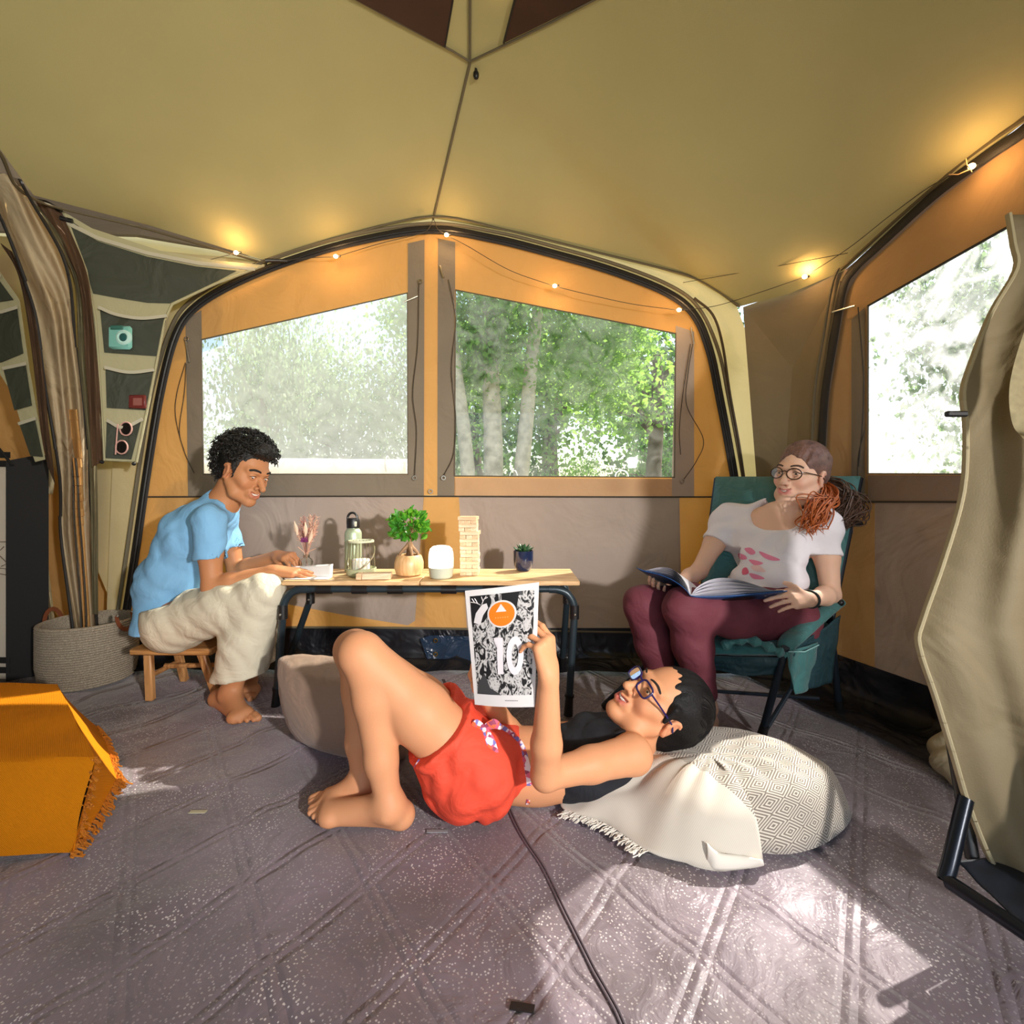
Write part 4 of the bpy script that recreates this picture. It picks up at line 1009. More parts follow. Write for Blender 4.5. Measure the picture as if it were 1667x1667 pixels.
for s, (bk_, ft_) in ((1, (P(1366, 985, 1.84), P(1280, 1050, 1.64))), (-1, (P(1120, 968, 2.12), P(1050, 1012, 1.95)))):
    arm = spline([bk_+Vector((0, 0, .012)), bk_.lerp(ft_, .35)+Vector((0, 0, .018)), bk_.lerp(ft_, .8)+Vector((0, 0, .01)), ft_, ft_-Vector((0, 0, .03))], 6)
    b = MB(); n_ = len(arm); b.tube(arm, [.022+.012*math.sin(pi*min(1, (i+1)/n_)) for i in range(n_)], 14, flat=.7); b.build('armrest', teal, ch)
# tube frame and legs
legs = [('front', FRc, on_floor(1240, 1199)), ('front', FLc+Vector((-.0, 0, 0)), on_floor(984, 1152)), ('rear', BR, on_floor(1366, 1158)), ('rear', BL, BL*Vector((1,1,0))+Vector((.05, .16, 0)))]
for nm, t_, f_ in legs:
    b = MB(); up = t_+(t_-f_).normalized()*.03; b.tube([up, f_+Vector((0, 0, .01))], .0125, 10); l = b.build('leg', tube_m, ch)
    b = MB(); b.tube([f_+(up-f_).normalized()*.05, f_+Vector((0, 0, .002))], [.0145, .017], 10); b.build('foot_cap', black_plastic, l)
for a_, c_ in ((on_floor(1240, 1199), BR), (on_floor(984, 1152), BL), (on_floor(1366, 1158).lerp(FRc, .25), on_floor(1180, 1130).lerp(Vector((.5, 1.9, .2)), .1))):
    b = MB(); b.tube([a_.lerp(c_, .06), c_], .008, 8); b.build('brace', tube_m, ch)
b = MB(); b.tube([TL+backn*.02, BL+backn*.02], .011, 8); b.tube([TR+backn*.02, BR+backn*.02], .011, 8); b.build('back_frame', tube_m, ch)
b = MB(); p = P(1388, 853, 1.92); b.tube([p, p+Vector((.035, 0, 0))], .011, 8); b.build('recline_knob', black_plastic, ch)
b = MB(); p = P(1368, 981, 1.80); b.sphere(p, .013); b.build('arm_bolt', black_plastic, ch)
# side pocket and skirt
def quad_cloth(name, a, b_, c, d, m, parent, nu=20, nv=20, wr=.010, fr=3, dirn=None):
    n = dirn or (b_-a).cross(d-a).normalized(); B = MB()
    B.grid(lambda u, v: (a*(1-u)+b_*u)*(1-v)+(d*(1-u)+c*u)*v+n*wr*(math.sin(u*fr*6.28+v*2)*(.3+v)+noise.noise(Vector((u*4, v*4, 2)))), nu, nv)
    return B.build(name, m, parent, solid=.004)
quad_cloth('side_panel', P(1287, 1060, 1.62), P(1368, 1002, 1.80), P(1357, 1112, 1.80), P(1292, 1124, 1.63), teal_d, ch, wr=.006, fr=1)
quad_cloth('side_pocket', P(1280, 1062, 1.60), P(1331, 1046, 1.70), P(1323, 1118, 1.70), P(1297, 1131, 1.62), teal, ch, wr=.004, fr=1)
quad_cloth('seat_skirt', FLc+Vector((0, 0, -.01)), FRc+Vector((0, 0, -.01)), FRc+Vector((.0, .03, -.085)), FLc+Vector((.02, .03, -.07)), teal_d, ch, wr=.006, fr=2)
b = MB(); b.tube([P(1284, 1061, 1.598), P(1310, 1061, 1.63), P(1333, 1050, 1.69)], .002, 5); b.build('pocket_trim', mat('pale_teal', srgb(150, 200, 200), .5), ch)
# throw edges of the seat cushion, bunched
b = MB(); b.tube(spline([P(1176, 1052, 1.70), P(1205, 1042, 1.68), P(1235, 1046, 1.65), P(1262, 1058, 1.62), P(1280, 1066, 1.61)], 6), [.014+.006*math.sin(i*1.3) for i in range(25)], 10); b.build('seat_edge', teal, ch)

# ---------------------------------------------------------------- foreground right: frame of another chair, door curtain
t = thing('black_chair', 'black tube chair mostly hidden behind the hanging canvas, lower right corner', 'chair', on_floor(1600, 1500)*1.0)
A_, B_, C_ = P(1572, 1300, .98), P(1540, 1432, .93), P(1690, 1532, .80)
A_ = Vector((A_.x, A_.y, A_.z)); 
b = MB(); b.tube(spline([A_, A_.lerp(B_, .8), B_+Vector((0, 0, 0)), B_.lerp(C_, .12), C_], 8), .0135, 14); b.build('frame_tube', mat('black_tube', srgb(26, 32, 42), .3, metal=.5), t)
quad_cloth('sling', B_+Vector((.04, .02, .02)), P(1660, 1390, 1.0), P(1760, 1450, .9), C_+Vector((0, .02, .01)), mat('black_sling', srgb(28, 34, 46), .6), t, wr=.004, fr=1)
b = MB(); b.tube([B_+Vector((.10, .05, .0)), B_+Vector((.12, .12, .22))], .012, 10); b.build('support', black_plastic, t)

curt = mat('canvas_curtain', srgb(128, 114, 86), .72, var=.06, trans=.06, tcol=srgb(190, 170, 120), wrinkle=.5, wscale=3.5, bump=.2, bscale=300)
lft = [(1640, 350), (1648, 400), (1652, 440), (1612, 510), (1580, 590), (1566, 640), (1571, 700), (1566, 800), (1535, 910), (1500, 1010), (1494, 1050), (1520, 1130), (1548, 1220), (1575, 1310), (1612, 1400), (1655, 1470), (1690, 1510)]
lft = [Vector((x, y, 0)) for x, y in lft]; sp = spline(lft, 4); nS = len(sp)
ct = thing('canvas_curtain', 'beige canvas door curtain hanging in heavy folds down the right edge', 'curtain', (.95, 1.0, 0))
def cur(u, v):
    p = sp[min(nS-1, int(round(v*(nS-1))))]
    d0 = 1.16-.22*v
    x = p.x+u*(1860-p.x); y = p.y+u*(8*math.sin(v*9))
    fold = .022*math.sin(u*7+v*5)*u+.007*math.sin(u*19-v*7+1)*min(1, u*3)+.016*math.sin(v*9+u*4)*min(1, u*3)
    d = d0+fold-.16*u
    return P(x, y, d)
b = MB(); b.grid(cur, 60, nS)
b.build('cloth', curt, ct, solid=.003)
b = MB(); b.tube([cur(0, k/90)+Vector((-.002, -.004, 0)) for k in range(91)], .008, 8, flat=.6); b.build('hem', mat('curtain_hem', srgb(168, 156, 124), .7), ct)
# the tied back mesh panel between curtain and wall
b = MB(); A = [P(1650, 438, 1.10), P(1614, 508, 1.10), P(1582, 590, 1.09), P(1568, 650, 1.08), P(1572, 700, 1.07), P(1588, 722, 1.07)]
B = [P(1652, 452, 1.09), P(1640, 520, 1.09), P(1622, 600, 1.08), P(1606, 660, 1.07), P(1596, 700, 1.06), P(1590, 724, 1.06)]
b.grid(lambda u, v: spline(A, 6)[int(round(v*30))].lerp(spline(B, 6)[int(round(v*30))], u)-Vector((0, .10, 0)), 4, 31); b.build('net_window', mat('sunlit_net', srgb(176, 164, 128), .8, var=.25, vscale=60, trans=.5), ct)
b = MB(); p = P(1545, 674, 1.0); b.box(p+Vector((.015, 0, 0)), (.045, .012, .012), None, .003); b.build('toggle', black_plastic, ct)

# ---------------------------------------------------------------- beige bag at the foot of the right wall
bagm = mat('beige_cloth', srgb(182, 168, 138), .85, wrinkle=.5, wscale=9)
F = Field((1.15, 1.1, -.03), (1.65, 1.55, .35), .010)
c = on_floor(1570, 1292); 
F.ell(c+Vector((.11, .06, .06)), (.15, .11, .085), None, k=.03); F.cone(c+Vector((.02, 0, .03)), c+Vector((.2, .02, .03)), .04, .05, k=.04); F.ell(c+Vector((.10, .10, .17)), (.06, .06, .10), None, k=.04)
F.folds([((1, .3, .6), 60, .012, 0, 1.5), ((.2, 1, .8), 90, .006, 1, 1)]); F.cut((0, 0, .002), (0, 0, -1))
V_, F_ = F.mesh(); o = np_object('beige_bag', V_, F_, bagm); tag(o, 'crumpled beige cloth bag on the floor against the right wall', 'bag')
# ---------------------------------------------------------------- hanging organiser beside the back wall
dark_green = mat('dark_pocket_cloth', srgb(52, 56, 44), .7, var=.08, wrinkle=.35, wscale=6)
white_hem = mat('white_hem', srgb(196, 190, 168), .7, trans=.2)
vinyl = glass('pocket_vinyl', (1, 1, 1, 1), haze=.0, rough=.08)
for n_ in vinyl.node_tree.nodes:
    if n_.type == 'FRESNEL': n_.inputs[0].default_value = 1.12
cream_p = mat('cream_pocket', srgb(178, 172, 136), .75, trans=.15, wrinkle=.2)
def org_plane(a, b_, c):
    n = (b_-a).cross(c-a).normalized()
    if n.y < 0: n = -n
    return lambda x, y, off=0.0: on_plane(x, y, a-n*off, n)
def strip(parent, name, O, pts, m, off=.004, thick=.002):
    b = MB(); b.slab([O(x, y, off) for x, y in pts], (), thick); return b.build(name, m, parent, smooth=False)
O1 = org_plane(P(104, 345, 2.08), P(432, 432, 2.39), P(165, 750, 2.16))
o1 = thing('wall_organiser', 'hanging fabric organiser with clear pockets, between the curtain and the back window arch', 'organiser', O1(200, 600))
back = [(104, 345), (150, 372), (260, 408), (350, 424), (430, 432), (350, 462), (280, 495), (268, 522), (245, 640), (222, 752), (170, 750), (163, 640), (155, 520), (140, 440)]
strip(o1, 'backing', O1, back, cream_p, 0)
strip(o1, 'dark_panel', O1, [(112, 366), (160, 393), (240, 418), (320, 434), (385, 441), (330, 470), (280, 494), (240, 493), (190, 485), (152, 478), (135, 420)], dark_green, .006)
b = MB(); b.tube([O1(x, y, .012) for x, y in ((108, 362), (160, 388), (240, 412), (320, 428), (415, 438))], .010, 6, flat=.3, up=(0, 1, 0)); b.build('hem', white_hem, o1)
for body, hem in (([(163, 502), (215, 517), (272, 514), (257, 580), (170, 574)], [(160, 500), (190, 512), (230, 518), (272, 514)]),
                  ([(172, 600), (210, 606), (250, 603), (237, 668), (174, 664)], [(170, 598), (210, 606), (251, 602)]),
                  ([(174, 686), (200, 697), (230, 684), (214, 748), (172, 746)], [(174, 684), (200, 696), (232, 682)])):
    p = strip(o1, 'pocket', O1, body, dark_green, .008)
    b = MB(); b.slab([O1(x, y, .034) for x, y in body], (), .0008); b.build('vinyl', vinyl, p, smooth=False)
    b = MB(); b.tube(spline([O1(x, y, .036) for x, y in hem], 5), .008, 6, flat=.3, up=(0, 1, 0)); b.build('hem', white_hem, p)
b = MB(); b.tube([O1(x, y, .006) for x, y in ((104, 345), (140, 440), (155, 520), (163, 640), (170, 750), (222, 752), (245, 640), (268, 522), (280, 495), (350, 462), (430, 432))], .006, 6); b.build('binding', cream_p, o1)
for x, y in ((166, 752), (218, 755)):
    b = MB(); b.sphere(O1(x, y, .01), .009, 8, 6); b.build('snap', black_plastic, o1)
for a_, c_ in (((58, 322), (100, 343)), ((98, 355), (118, 360)), ((432, 424), (468, 425))):
    b = MB(); b.tube([O1(a_[0], a_[1], .02), O1(c_[0], c_[1], .02)], .010, 8); b.build('buckle', black_plastic, o1)
# things inside the pockets
ic = thing('toy_camera', 'mint green instant camera in the top clear pocket', 'camera', O1(197, 548, .02))
mint = mat('mint_plastic', srgb(126, 190, 180), .3)
R3 = (Vector((1, 0, 0)), Vector((0, 1, 0)), Vector((0, 0, 1)))
b = MB(); b.box(O1(196, 550, .020), (.105, .022, .105), None, .018); b.build('body', mint, ic)
b = MB(); c = O1(203, 550, .034); b.lathe([(.034, 0), (.034, .008), (.024, .012), (.024, .009)], c, 24, (Vector((1,0,0)), Vector((0,0,1)), Vector((0,-1,0)))); l = b.build('lens_ring', mat('mint_pale', srgb(190, 228, 222), .3), ic)
b = MB(); b.sphere(c+Vector((0, -.008, 0)), (.019, .005, .019)); b.build('lens', mat('lens_glass', srgb(40, 90, 90), .1), l)
b = MB(); b.box(O1(190, 533, .032), (.055, .006, .018), None, .002); b.build('viewfinder', mat('viewfinder', srgb(60, 110, 100), .3), ic)
wl_ = thing('red_wallet', 'small dark red wallet in the middle clear pocket', 'wallet', O1(224, 656, .02))
b = MB(); b.box(O1(224, 654, .022), (.078, .014, .062), None, .005); b.build('body', mat('wine_leather', srgb(110, 40, 36), .5), wl_)
b = MB(); b.box(O1(224, 654, .031), (.040, .002, .034), None, 0); b.build('patch', mat('wallet_patch', srgb(150, 92, 84), .6), wl_)
sg = thing('sunglasses', 'pink framed sunglasses hooked over the lowest clear pocket', 'sunglasses', O1(203, 704, .04))
pinkf = mat('pink_frame', srgb(206, 160, 150), .3)
for x, y in ((205, 698), (198, 728)):
    b = MB(); c = O1(x, y, .042); b.tube([c+Vector((.027*math.cos(t), 0, .030*math.sin(t))) for t in np.linspace(0, 2*pi, 18)[:-1]], .0035, 6, closed=True); rm = b.build('rim', pinkf, sg)
    b = MB(); b.sphere(c, (.025, .002, .028)); b.build('lens', mat('dark_lens', srgb(26, 22, 20), .08), rm)
b = MB(); b.tube([O1(192, 690, .042), O1(190, 712, .045), O1(188, 740, .042)], .003, 6); b.build('temple', pinkf, sg)

# second organiser further left
O2 = org_plane(P(0, 440, 2.0), P(30, 560, 2.05), P(72, 750, 2.06)) if False else (lambda x, y, off=0.0: on_plane(x, y, Vector((0, 2.12-off, 0)), NL))
o2 = thing('wall_organiser', 'narrow dark organiser at the far left edge, mostly outside the frame', 'organiser', O2(20, 600))
strip(o2, 'backing', O2, [(-70, 470), (2, 445), (32, 488), (48, 600), (74, 748), (58, 752), (38, 700), (20, 640), (-30, 560)], cream_p, 0)
for pts, hem in (([(-60, 520), (28, 502), (38, 575), (2, 590), (-60, 590)], [(-60, 512), (2, 508), (28, 500)]),
                 ([(6, 600), (42, 594), (52, 660), (24, 668)], [(4, 600), (42, 592)]),
                 ([(32, 690), (57, 682), (70, 744), (50, 742)], [(30, 690), (58, 681)]),
                 ([(-60, 430), (-6, 450), (22, 488), (-60, 500)], [(-60, 428), (0, 450)])):
    p = strip(o2, 'pocket', O2, pts, dark_green, .01)
    b = MB(); b.tube([O2(x, y, .02) for x, y in hem], .008, 6, flat=.3, up=(0, 1, 0)); b.build('hem', white_hem, p)

# brown and olive edges of the doorway between organiser and curtain
brown_s = mat('brown_flap', srgb(86, 62, 42), .85, trans=.12, wrinkle=.25)
olive_s = mat('olive_flap', srgb(120, 112, 84), .85, trans=.12, wrinkle=.25)
fl2 = thing('doorway_flap', 'brown and olive fabric edge strips hanging beside the gathered curtain', 'flap', P(140, 700, 2.2))
def fstrip(name, L_, R_, dl, dr, m, parent, n=8, wob=.01):
    b = MB(); A_ = spline([Vector((x, y, 0)) for x, y in L_], n); B_ = spline([Vector((x, y, 0)) for x, y in R_], n); N_ = min(len(A_), len(B_))
    def fn(u, v):
        i = int(round(v*(N_-1))); a, c = A_[i], B_[i]; x = a.x+(c.x-a.x)*u; y = a.y+(c.y-a.y)*u
        dd = (dl[0]*(1-u)+dr[0]*u)*(1-v)+(dl[1]*(1-u)+dr[1]*u)*v
        return P(x, y, dd+wob*math.sin(u*9+v*7))
    b.grid(fn, 10, N_); return b.build(name, m, parent)
fstrip('brown_strip', [(56, 325), (100, 400), (130, 470), (140, 600), (150, 760)], [(100, 345), (140, 440), (152, 520), (163, 640), (168, 752)], (2.0, 2.17), (2.06, 2.15), brown_s, fl2)
fstrip('olive_strip', [(52, 330), (95, 405), (122, 470), (128, 600), (145, 760), (150, 1000)], [(62, 335), (108, 400), (134, 475), (146, 600), (158, 760), (160, 1000)], (1.97, 2.26), (1.99, 2.26), olive_s, fl2)
fstrip('brown_strip', [(0, 395), (30, 450), (50, 560), (66, 700), (78, 760)], [(20, 410), (46, 470), (66, 570), (80, 700), (90, 790)], (2.05, 2.15), (2.03, 2.13), brown_s, fl2)

# gathered curtain of the doorway
gather = mat('gathered_cloth', srgb(196, 180, 150), .8, var=.05, trans=.3, tcol=srgb(216, 178, 110), wrinkle=.5, wscale=5, bump=.2, bscale=300)
gc = thing('gathered_curtain', 'khaki doorway curtain gathered in long folds above the rope basket', 'curtain', P(110, 1000, 2.36)*Vector((1, 1, 0)))
LC = spline([Vector((x, y, 0)) for x, y in ((-60, 260), (-8, 330), (30, 430), (60, 510), (72, 600), (88, 700), (98, 790), (104, 870), (116, 1000), (120, 1060))], 6)
RC = spline([Vector((x, y, 0)) for x, y in ((20, 262), (58, 335), (104, 420), (122, 500), (128, 600), (140, 700), (148, 790), (152, 870), (158, 1000), (160, 1060))], 6)
nC = len(LC)
def gcur(u, v):
    i = int(round(v*(nC-1))); a, c = LC[i], RC[i]; x = a.x+(c.x-a.x)*u; y = a.y+(c.y-a.y)*u
    amp = .020*(.5+.5*math.sin(min(1, v*2)*pi*.5))
    f = amp*math.sin(u*15+2.2*noise.noise(Vector((v*3, u, 0)))*2)+.018*math.sin(u*9+v*5)-.03*math.sin(pi*u)
    d = 1.86+.46*min(1, v*1.25)+f
    return P(x+5*noise.noise(Vector((v*7, u*2, 4))), y, d)
b = MB(); b.grid(gcur, 70, nC); b.build('cloth', gather, gc)
for u in (0, 1):
    b = MB(); b.tube([gcur(u, k/60)+Vector((0, -.006, 0)) for k in range(61)], .006, 6); b.build('zip_edge', black_seam, gc)
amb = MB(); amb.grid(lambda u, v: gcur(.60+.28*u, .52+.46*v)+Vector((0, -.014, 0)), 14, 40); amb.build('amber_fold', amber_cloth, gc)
for k, u in enumerate((.56, .64, .72, .8)):
    b = MB(); b.tube([gcur(u, .62+q/60*.38)+Vector((0, -.028, 0)) for q in range(61)], .0035, 5); b.build('fold_seam', mat('amber_seam', srgb(170, 120, 60), .7) if k % 2 else cord_m, gc)
# narrow cloth strips and dark tent pole left of the curtain
t = thing('tent_pole', 'black upright tent pole leaning behind the rope basket', 'pole', P(75, 1010, 2.45)*Vector((1, 1, 0)))
b = MB(); b.tube([P(50, 880, 2.42), P(78, 1100, 2.36)], .014, 10); b.build('tube', black_plastic, t)
t = thing('cloth_roll', 'narrow light canvas strip hanging left of the gathered curtain', 'flap', P(75, 900, 2.4)*Vector((1, 1, 0)))
fstrip('strip', [(46, 750), (52, 820), (62, 900), (76, 1000), (80, 1060)], [(56, 760), (66, 830), (76, 900), (88, 1000), (92, 1060)], (2.38, 2.42), (2.38, 2.42), cream_cloth, t)
fstrip('strip', [(52, 752), (60, 770), (62, 790), (62, 804)], [(86, 752), (88, 770), (88, 790), (86, 804)], (2.40, 2.40), (2.36, 2.36), cream_cloth, t)
# fabric wardrobe at the left edge
wd = thing('fabric_wardrobe', 'white fronted fabric wardrobe with black side at the far left edge', 'wardrobe', Vector((-2.55, 2.33, 0)))
wx = P(17, 0, 2.22).x
b = MB(); b.box((wx-.20, 2.225, .45), (.40, .012, 1.32), None, .002); b.v = [Vector((p.x, p.y, max(.012, min(p.z, 1.02)))) for p in b.v]; b.build('front_panel', mat('wardrobe_white', srgb(196, 186, 170), .8, wrinkle=.15), wd, smooth=False)
bl_ = mat('black_cloth', srgb(18, 17, 18), .85, bump=.3)
b = MB(); b.slab([Vector((wx, 2.2, .006)), Vector((wx+.10, 2.30, .006)), Vector((wx+.10, 2.30, 1.04)), Vector((wx+.085, 2.29, 1.06)), Vector((wx, 2.2, 1.02))], (), .05); b.build('side_panel', bl_, wd, smooth=False)
b = MB(); b.tube([Vector((wx+.03, 2.20, 1.0)), Vector((wx-.05, 2.20, 1.10)), Vector((wx-.2, 2.20, 1.12))], .006, 6); b.build('strap', bl_, wd)
for y0, y1 in ((734, 744), (748, 758), (1068, 1078), (1084, 1094)):
    b = MB(); q = [P(-90, y0, 2.21), P(17, y0+2, 2.21), P(17, y1+2, 2.21), P(-90, y1, 2.21)]; b.slab(q, (), .002); b.build('stripe', bl_, wd, smooth=False)
def text_obj(txt, size, loc, X, Y, m, parent, name='lettering', ext=.0004):
    cu = bpy.data.curves.new(name, 'FONT'); cu.body = txt; cu.size = size; cu.extrude = ext; cu.align_x = 'CENTER'; cu.align_y = 'CENTER'
    o = bpy.data.objects.new(name, cu); COL.objects.link(o); dg = bpy.context.evaluated_depsgraph_get(); me = bpy.data.meshes.new_from_object(o.evaluated_get(dg))
    bpy.data.objects.remove(o); me.name = name; X = Vector(X).normalized(); Y = Vector(Y).normalized(); Z = X.cross(Y)
    M = Matrix((X, Y, Z)).transposed().to_4x4(); me.transform(M); me.transform(Matrix.Translation(Vector(loc)-(root_loc(parent) if parent else Vector((0,0,0))))); me.update()
    me.materials.clear(); return link(name, me, m, parent)
lt_ = mat('letter_grey', srgb(120, 108, 96), .8)
b = MB()
def stroke(b, pts, d=2.206, r=.0022): b.tube([P(x, y, d) for x, y in pts], r, 5)
b1 = MB(); stroke(b1, [(0, 882), (12, 882)]); stroke(b1, [(11, 882), (11, 896)]); stroke(b1, [(0, 896), (6, 890)]); o = b1.build('lettering', lt_, wd); o['kind'] = 'stuff'
b1 = MB(); stroke(b1, [(0, 905), (12, 917), (2, 922)]); stroke(b1, [(0, 934), (10, 936), (10, 926), (0, 925)]); o = b1.build('lettering', lt_, wd); o['kind'] = 'stuff'
# ---------------------------------------------------------------- things on the table (table top at z = TZ)
def T(px, y): return Vector(((px-CX)*y/FPX, y, TZ+.0005))
# dried flowers in a glass bottle vase
c = T(499, 2.04)
v = thing('glass_vase', 'small clear glass bottle vase holding dried flowers, leftmost on the table', 'vase', c)
clear = bpy.data.materials.new('clear_glass'); clear.use_nodes = True; pb = clear.node_tree.nodes['Principled BSDF']; pb.inputs['Transmission Weight'].default_value = 1; pb.inputs['Roughness'].default_value = .02; pb.inputs['Base Color'].default_value = (.93, .97, .95, 1); pb.inputs['IOR'].default_value = 1.3
b = MB(); b.lathe([(.001, .002), (.024, .002), (.027, .008), (.027, .05), (.022, .060), (.013, .068), (.012, .080), (.015, .083), (.0125, .083), (.010, .078), (.010, .068), (.020, .058), (.0245, .05), (.0245, .010), (.001, .006)], c, 28); b.build('bottle', clear, v)
df = thing('dried_flowers', 'bunch of dried pinkish grasses with a purple thistle in the clear bottle vase', 'flowers', c+Vector((0, 0, .03)))
rnd = random.Random(11); straw = mat('straw', srgb(226, 184, 158), .8, trans=.2); pinkish = mat('dry_pink', srgb(196, 140, 128), .8, trans=.2); purple = mat('thistle', srgb(150, 66, 130), .8)
for i in range(22):
    a = rnd.uniform(-1.0, 1.0); b_ = rnd.uniform(-.6, .6); h = rnd.uniform(.16, .25)
    top = c+Vector((a*.055, b_*.05, h)); mid = c+Vector((a*.008, b_*.008, .085)); b = MB()
    b.tube(spline([c+Vector((-a*.012, -b_*.01, .01)), mid, top], 5), .0009, 4)
    for k in range(26):
        t = rnd.uniform(.45, 1); p = mid.lerp(top, t); e = p+Vector((rnd.uniform(-1, 1)*.014+a*.006, rnd.uniform(-1, 1)*.012, rnd.uniform(.002, .018))); b.tube([p, e], [.0014, .0004], 4)
    o = b.build('grass_stem', straw if i % 2 else pinkish, df); o['kind'] = 'stuff'
b = MB(); q = c+Vector((.0, -.004, .135))
for k in range(130):
    d = Vector((rnd.gauss(0, 1), rnd.gauss(0, 1), abs(rnd.gauss(0, 1)))).normalized(); b.tube([q, q+d*.024], [.0016, .0007], 4)
o = b.build('thistle_head', purple, df); o['kind'] = 'stuff'
b = MB(); b.tube(spline([c+Vector((0, 0, .01)), c+Vector((0, 0, .09)), q], 4), .0014, 5); b.build('thistle_stem', mat('brown_stem', srgb(90, 60, 40), .8), df)
for (x0, x1, z1) in ((-.004, -.030, .115), (.004, .045, .108)):
    b = MB(); b.tube([c+Vector((0, 0, .06)), c+Vector((x0, -.01, .09)), c+Vector((x1, -.014, z1))], .0018, 5); b.build('twig', straw, df)
for dx, dz, tw in ((-.030, .20, -.4), (.004, .195, .0), (.018, .165, .5)):
    b = MB(); p = c+Vector((dx, -.02, dz)); b.grid(lambda u, vv: p+Vector(((u-.5)*.018*math.sin(pi*min(1, vv+.05))+tw*.03*vv, -.005*math.sin(pi*u), -.035+.06*vv)), 5, 8); b.build('pale_leaf', mat('pale_leaf', srgb(240, 214, 186), .7, trans=.3), df)
# water bottle
c = T(575, 2.10)
wb = thing('water_bottle', 'tall grey green water bottle with black loop lid, behind the small lantern', 'bottle', c)
steel_g = mat('sage_metal', srgb(176, 190, 160), .35, metal=.35, bump=.3, bscale=200)
b = MB(); b.lathe([(.001, 0), (.034, 0), (.036, .004), (.036, .165), (.034, .175), (.026, .186), (.022, .188), (.022, .192), (.001, .192)], c, 36); b.build('body', steel_g, wb)
b = MB(); b.lathe([(.001, .190), (.027, .190), (.028, .194), (.028, .222), (.024, .232), (.001, .234)], c, 32); ld = b.build('lid', black_plastic, wb)
b = MB(); b.tube([c+Vector((-.003+.021*math.cos(t), 0, .232+.024*math.sin(t))) for t in np.linspace(-.3, pi+.3, 18)], .0065, 8, flat=.8); b.build('loop', black_plastic, ld)
b = MB(); b.box(c+Vector((.017, -.0225, .208)), (.012, .004, .022), None, .002); b.build('button', mat('pale_button', srgb(214, 210, 190), .4), ld)
# wire lantern
c = T(588, 2.0)
ln = thing('wire_lantern', 'small sage green wire lantern holding a white candle', 'lantern', c)
sage = mat('sage_paint', srgb(176, 178, 140), .45); 
b = MB(); b.lathe([(.001, 0), (.052, 0), (.060, .008), (.062, .030), (.058, .032), (.056, .012), (.001, .010)], c+Vector((0, 0, .0)), 36); b.build('bowl', sage, ln)
b = MB(); b.lathe([(.044, .138), (.052, .138), (.052, .146), (.044, .146)], c, 30); b.v = [p for p in b.v]; b.f = [f for f in b.f if len(f) == 4]; b.add([], []); b.build('top_ring', mat('sage_pale', srgb(206, 206, 176), .4), ln)
for k in range(22):
    a = 2*pi*k/22; b = MB(); b.tube([c+Vector((.050*math.cos(a), .050*math.sin(a), .142)), c+Vector((.056*math.cos(a), .056*math.sin(a), .03))], .0011, 5); b.build('wire', mat('thin_wire', srgb(130, 124, 96), .4, metal=.5), ln)
b = MB(); b.tube([c+Vector((.055*math.cos(t)*1.0+.01, -.03-.03*math.sin(t), .085-.052*math.sin(t)+.02*math.cos(t))) for t in np.linspace(-.4, pi+.2, 24)], .0022, 6); b.build('handle', mat('brass_wire', srgb(206, 196, 160), .3, metal=.6), ln)
cd_ = thing('candle', 'short white candle inside the sage wire lantern', 'candle', c+Vector((-.008, -.0, .012)))
b = MB(); b.lathe([(.001, .011), (.036, .011), (.037, .014), (.037, .064), (.034, .067), (.001, .066)], c, 30); b.build('wax', mat('candle_wax', srgb(244, 238, 220), .5, sss=.2), cd_)
b = MB(); b.tube([c+Vector((0, 0, .066)), c+Vector((.001, 0, .076))], .001, 5); b.build('wick', black_plastic, cd_)
# wooden block lying in front
pale = wood('pale_block', srgb(226, 190, 152), srgb(240, 214, 182), 5.0, 'X', .6); pale2 = wood('pale_block_b', srgb(206, 172, 132), srgb(232, 200, 162), 5.0, 'X', .6)
c = T(609, 1.915)
bx = thing('domino_box', 'flat pale wooden box lying at the front edge of the table', 'box', c)
ax = Vector((1, .10, 0)).normalized(); ay = Vector((-ax.y, ax.x, 0))
b = MB(); b.box(c+Vector((0, 0, .0125))+ax*.012, (.112, .045, .024), (ax, ay, Vector((0, 0, 1))), .002); b.build('body', pale, bx)
b = MB(); b.box(c+Vector((0, 0, .0125))-ax*.056, (.022, .045, .024), (ax, ay, Vector((0, 0, 1))), .002); b.build('lid', pale2, bx)
# bonsai in wooden pot
c = T(666, 2.0)
pt = thing('wooden_pot', 'rounded light wooden pot with the ficus bonsai', 'pot', c)
b = MB(); b.lathe([(.001, 0), (.040, 0), (.052, .006), (.060, .030), (.060, .055), (.053, .078), (.047, .086), (.043, .084), (.046, .070), (.001, .066)], c, 44); b.build('bowl', wood('pot_wood', srgb(206, 158, 104), srgb(232, 190, 140), 3, 'Z', .4), pt)
bs = thing('ficus_bonsai', 'ficus bonsai with aerial roots and glossy green leaves in the wooden pot', 'plant', c+Vector((0, 0, .066)))
bk2 = mat('ficus_bark', srgb(150, 116, 84), .8, var=.3, vscale=40, bump=.6, bscale=90)
b = MB(); b.sphere(c+Vector((0, 0, .068)), (.044, .044, .010), 20, 8); b.build('soil', mat('soil', srgb(60, 44, 32), 1, var=.3, vscale=80, bump=1), bs)
b = MB(); z0 = Vector((.004, 0, .125))
for a, e in ((-.040, -.01), (.040, .005), (-.012, .02), (.018, -.02), (.002, .0)):
    b.tube(spline([c+Vector((a, e, .066)), c+Vector((a*.85, e, .092)), c+Vector((a*.3, e*.4, .118)), c+z0+Vector((0, 0, .012))], 5), [.0045, .005, .005, .0055, .006, .006, .0065, .007, .008, .008, .008, .008, .009, .009, .009, .009][:16], 7)
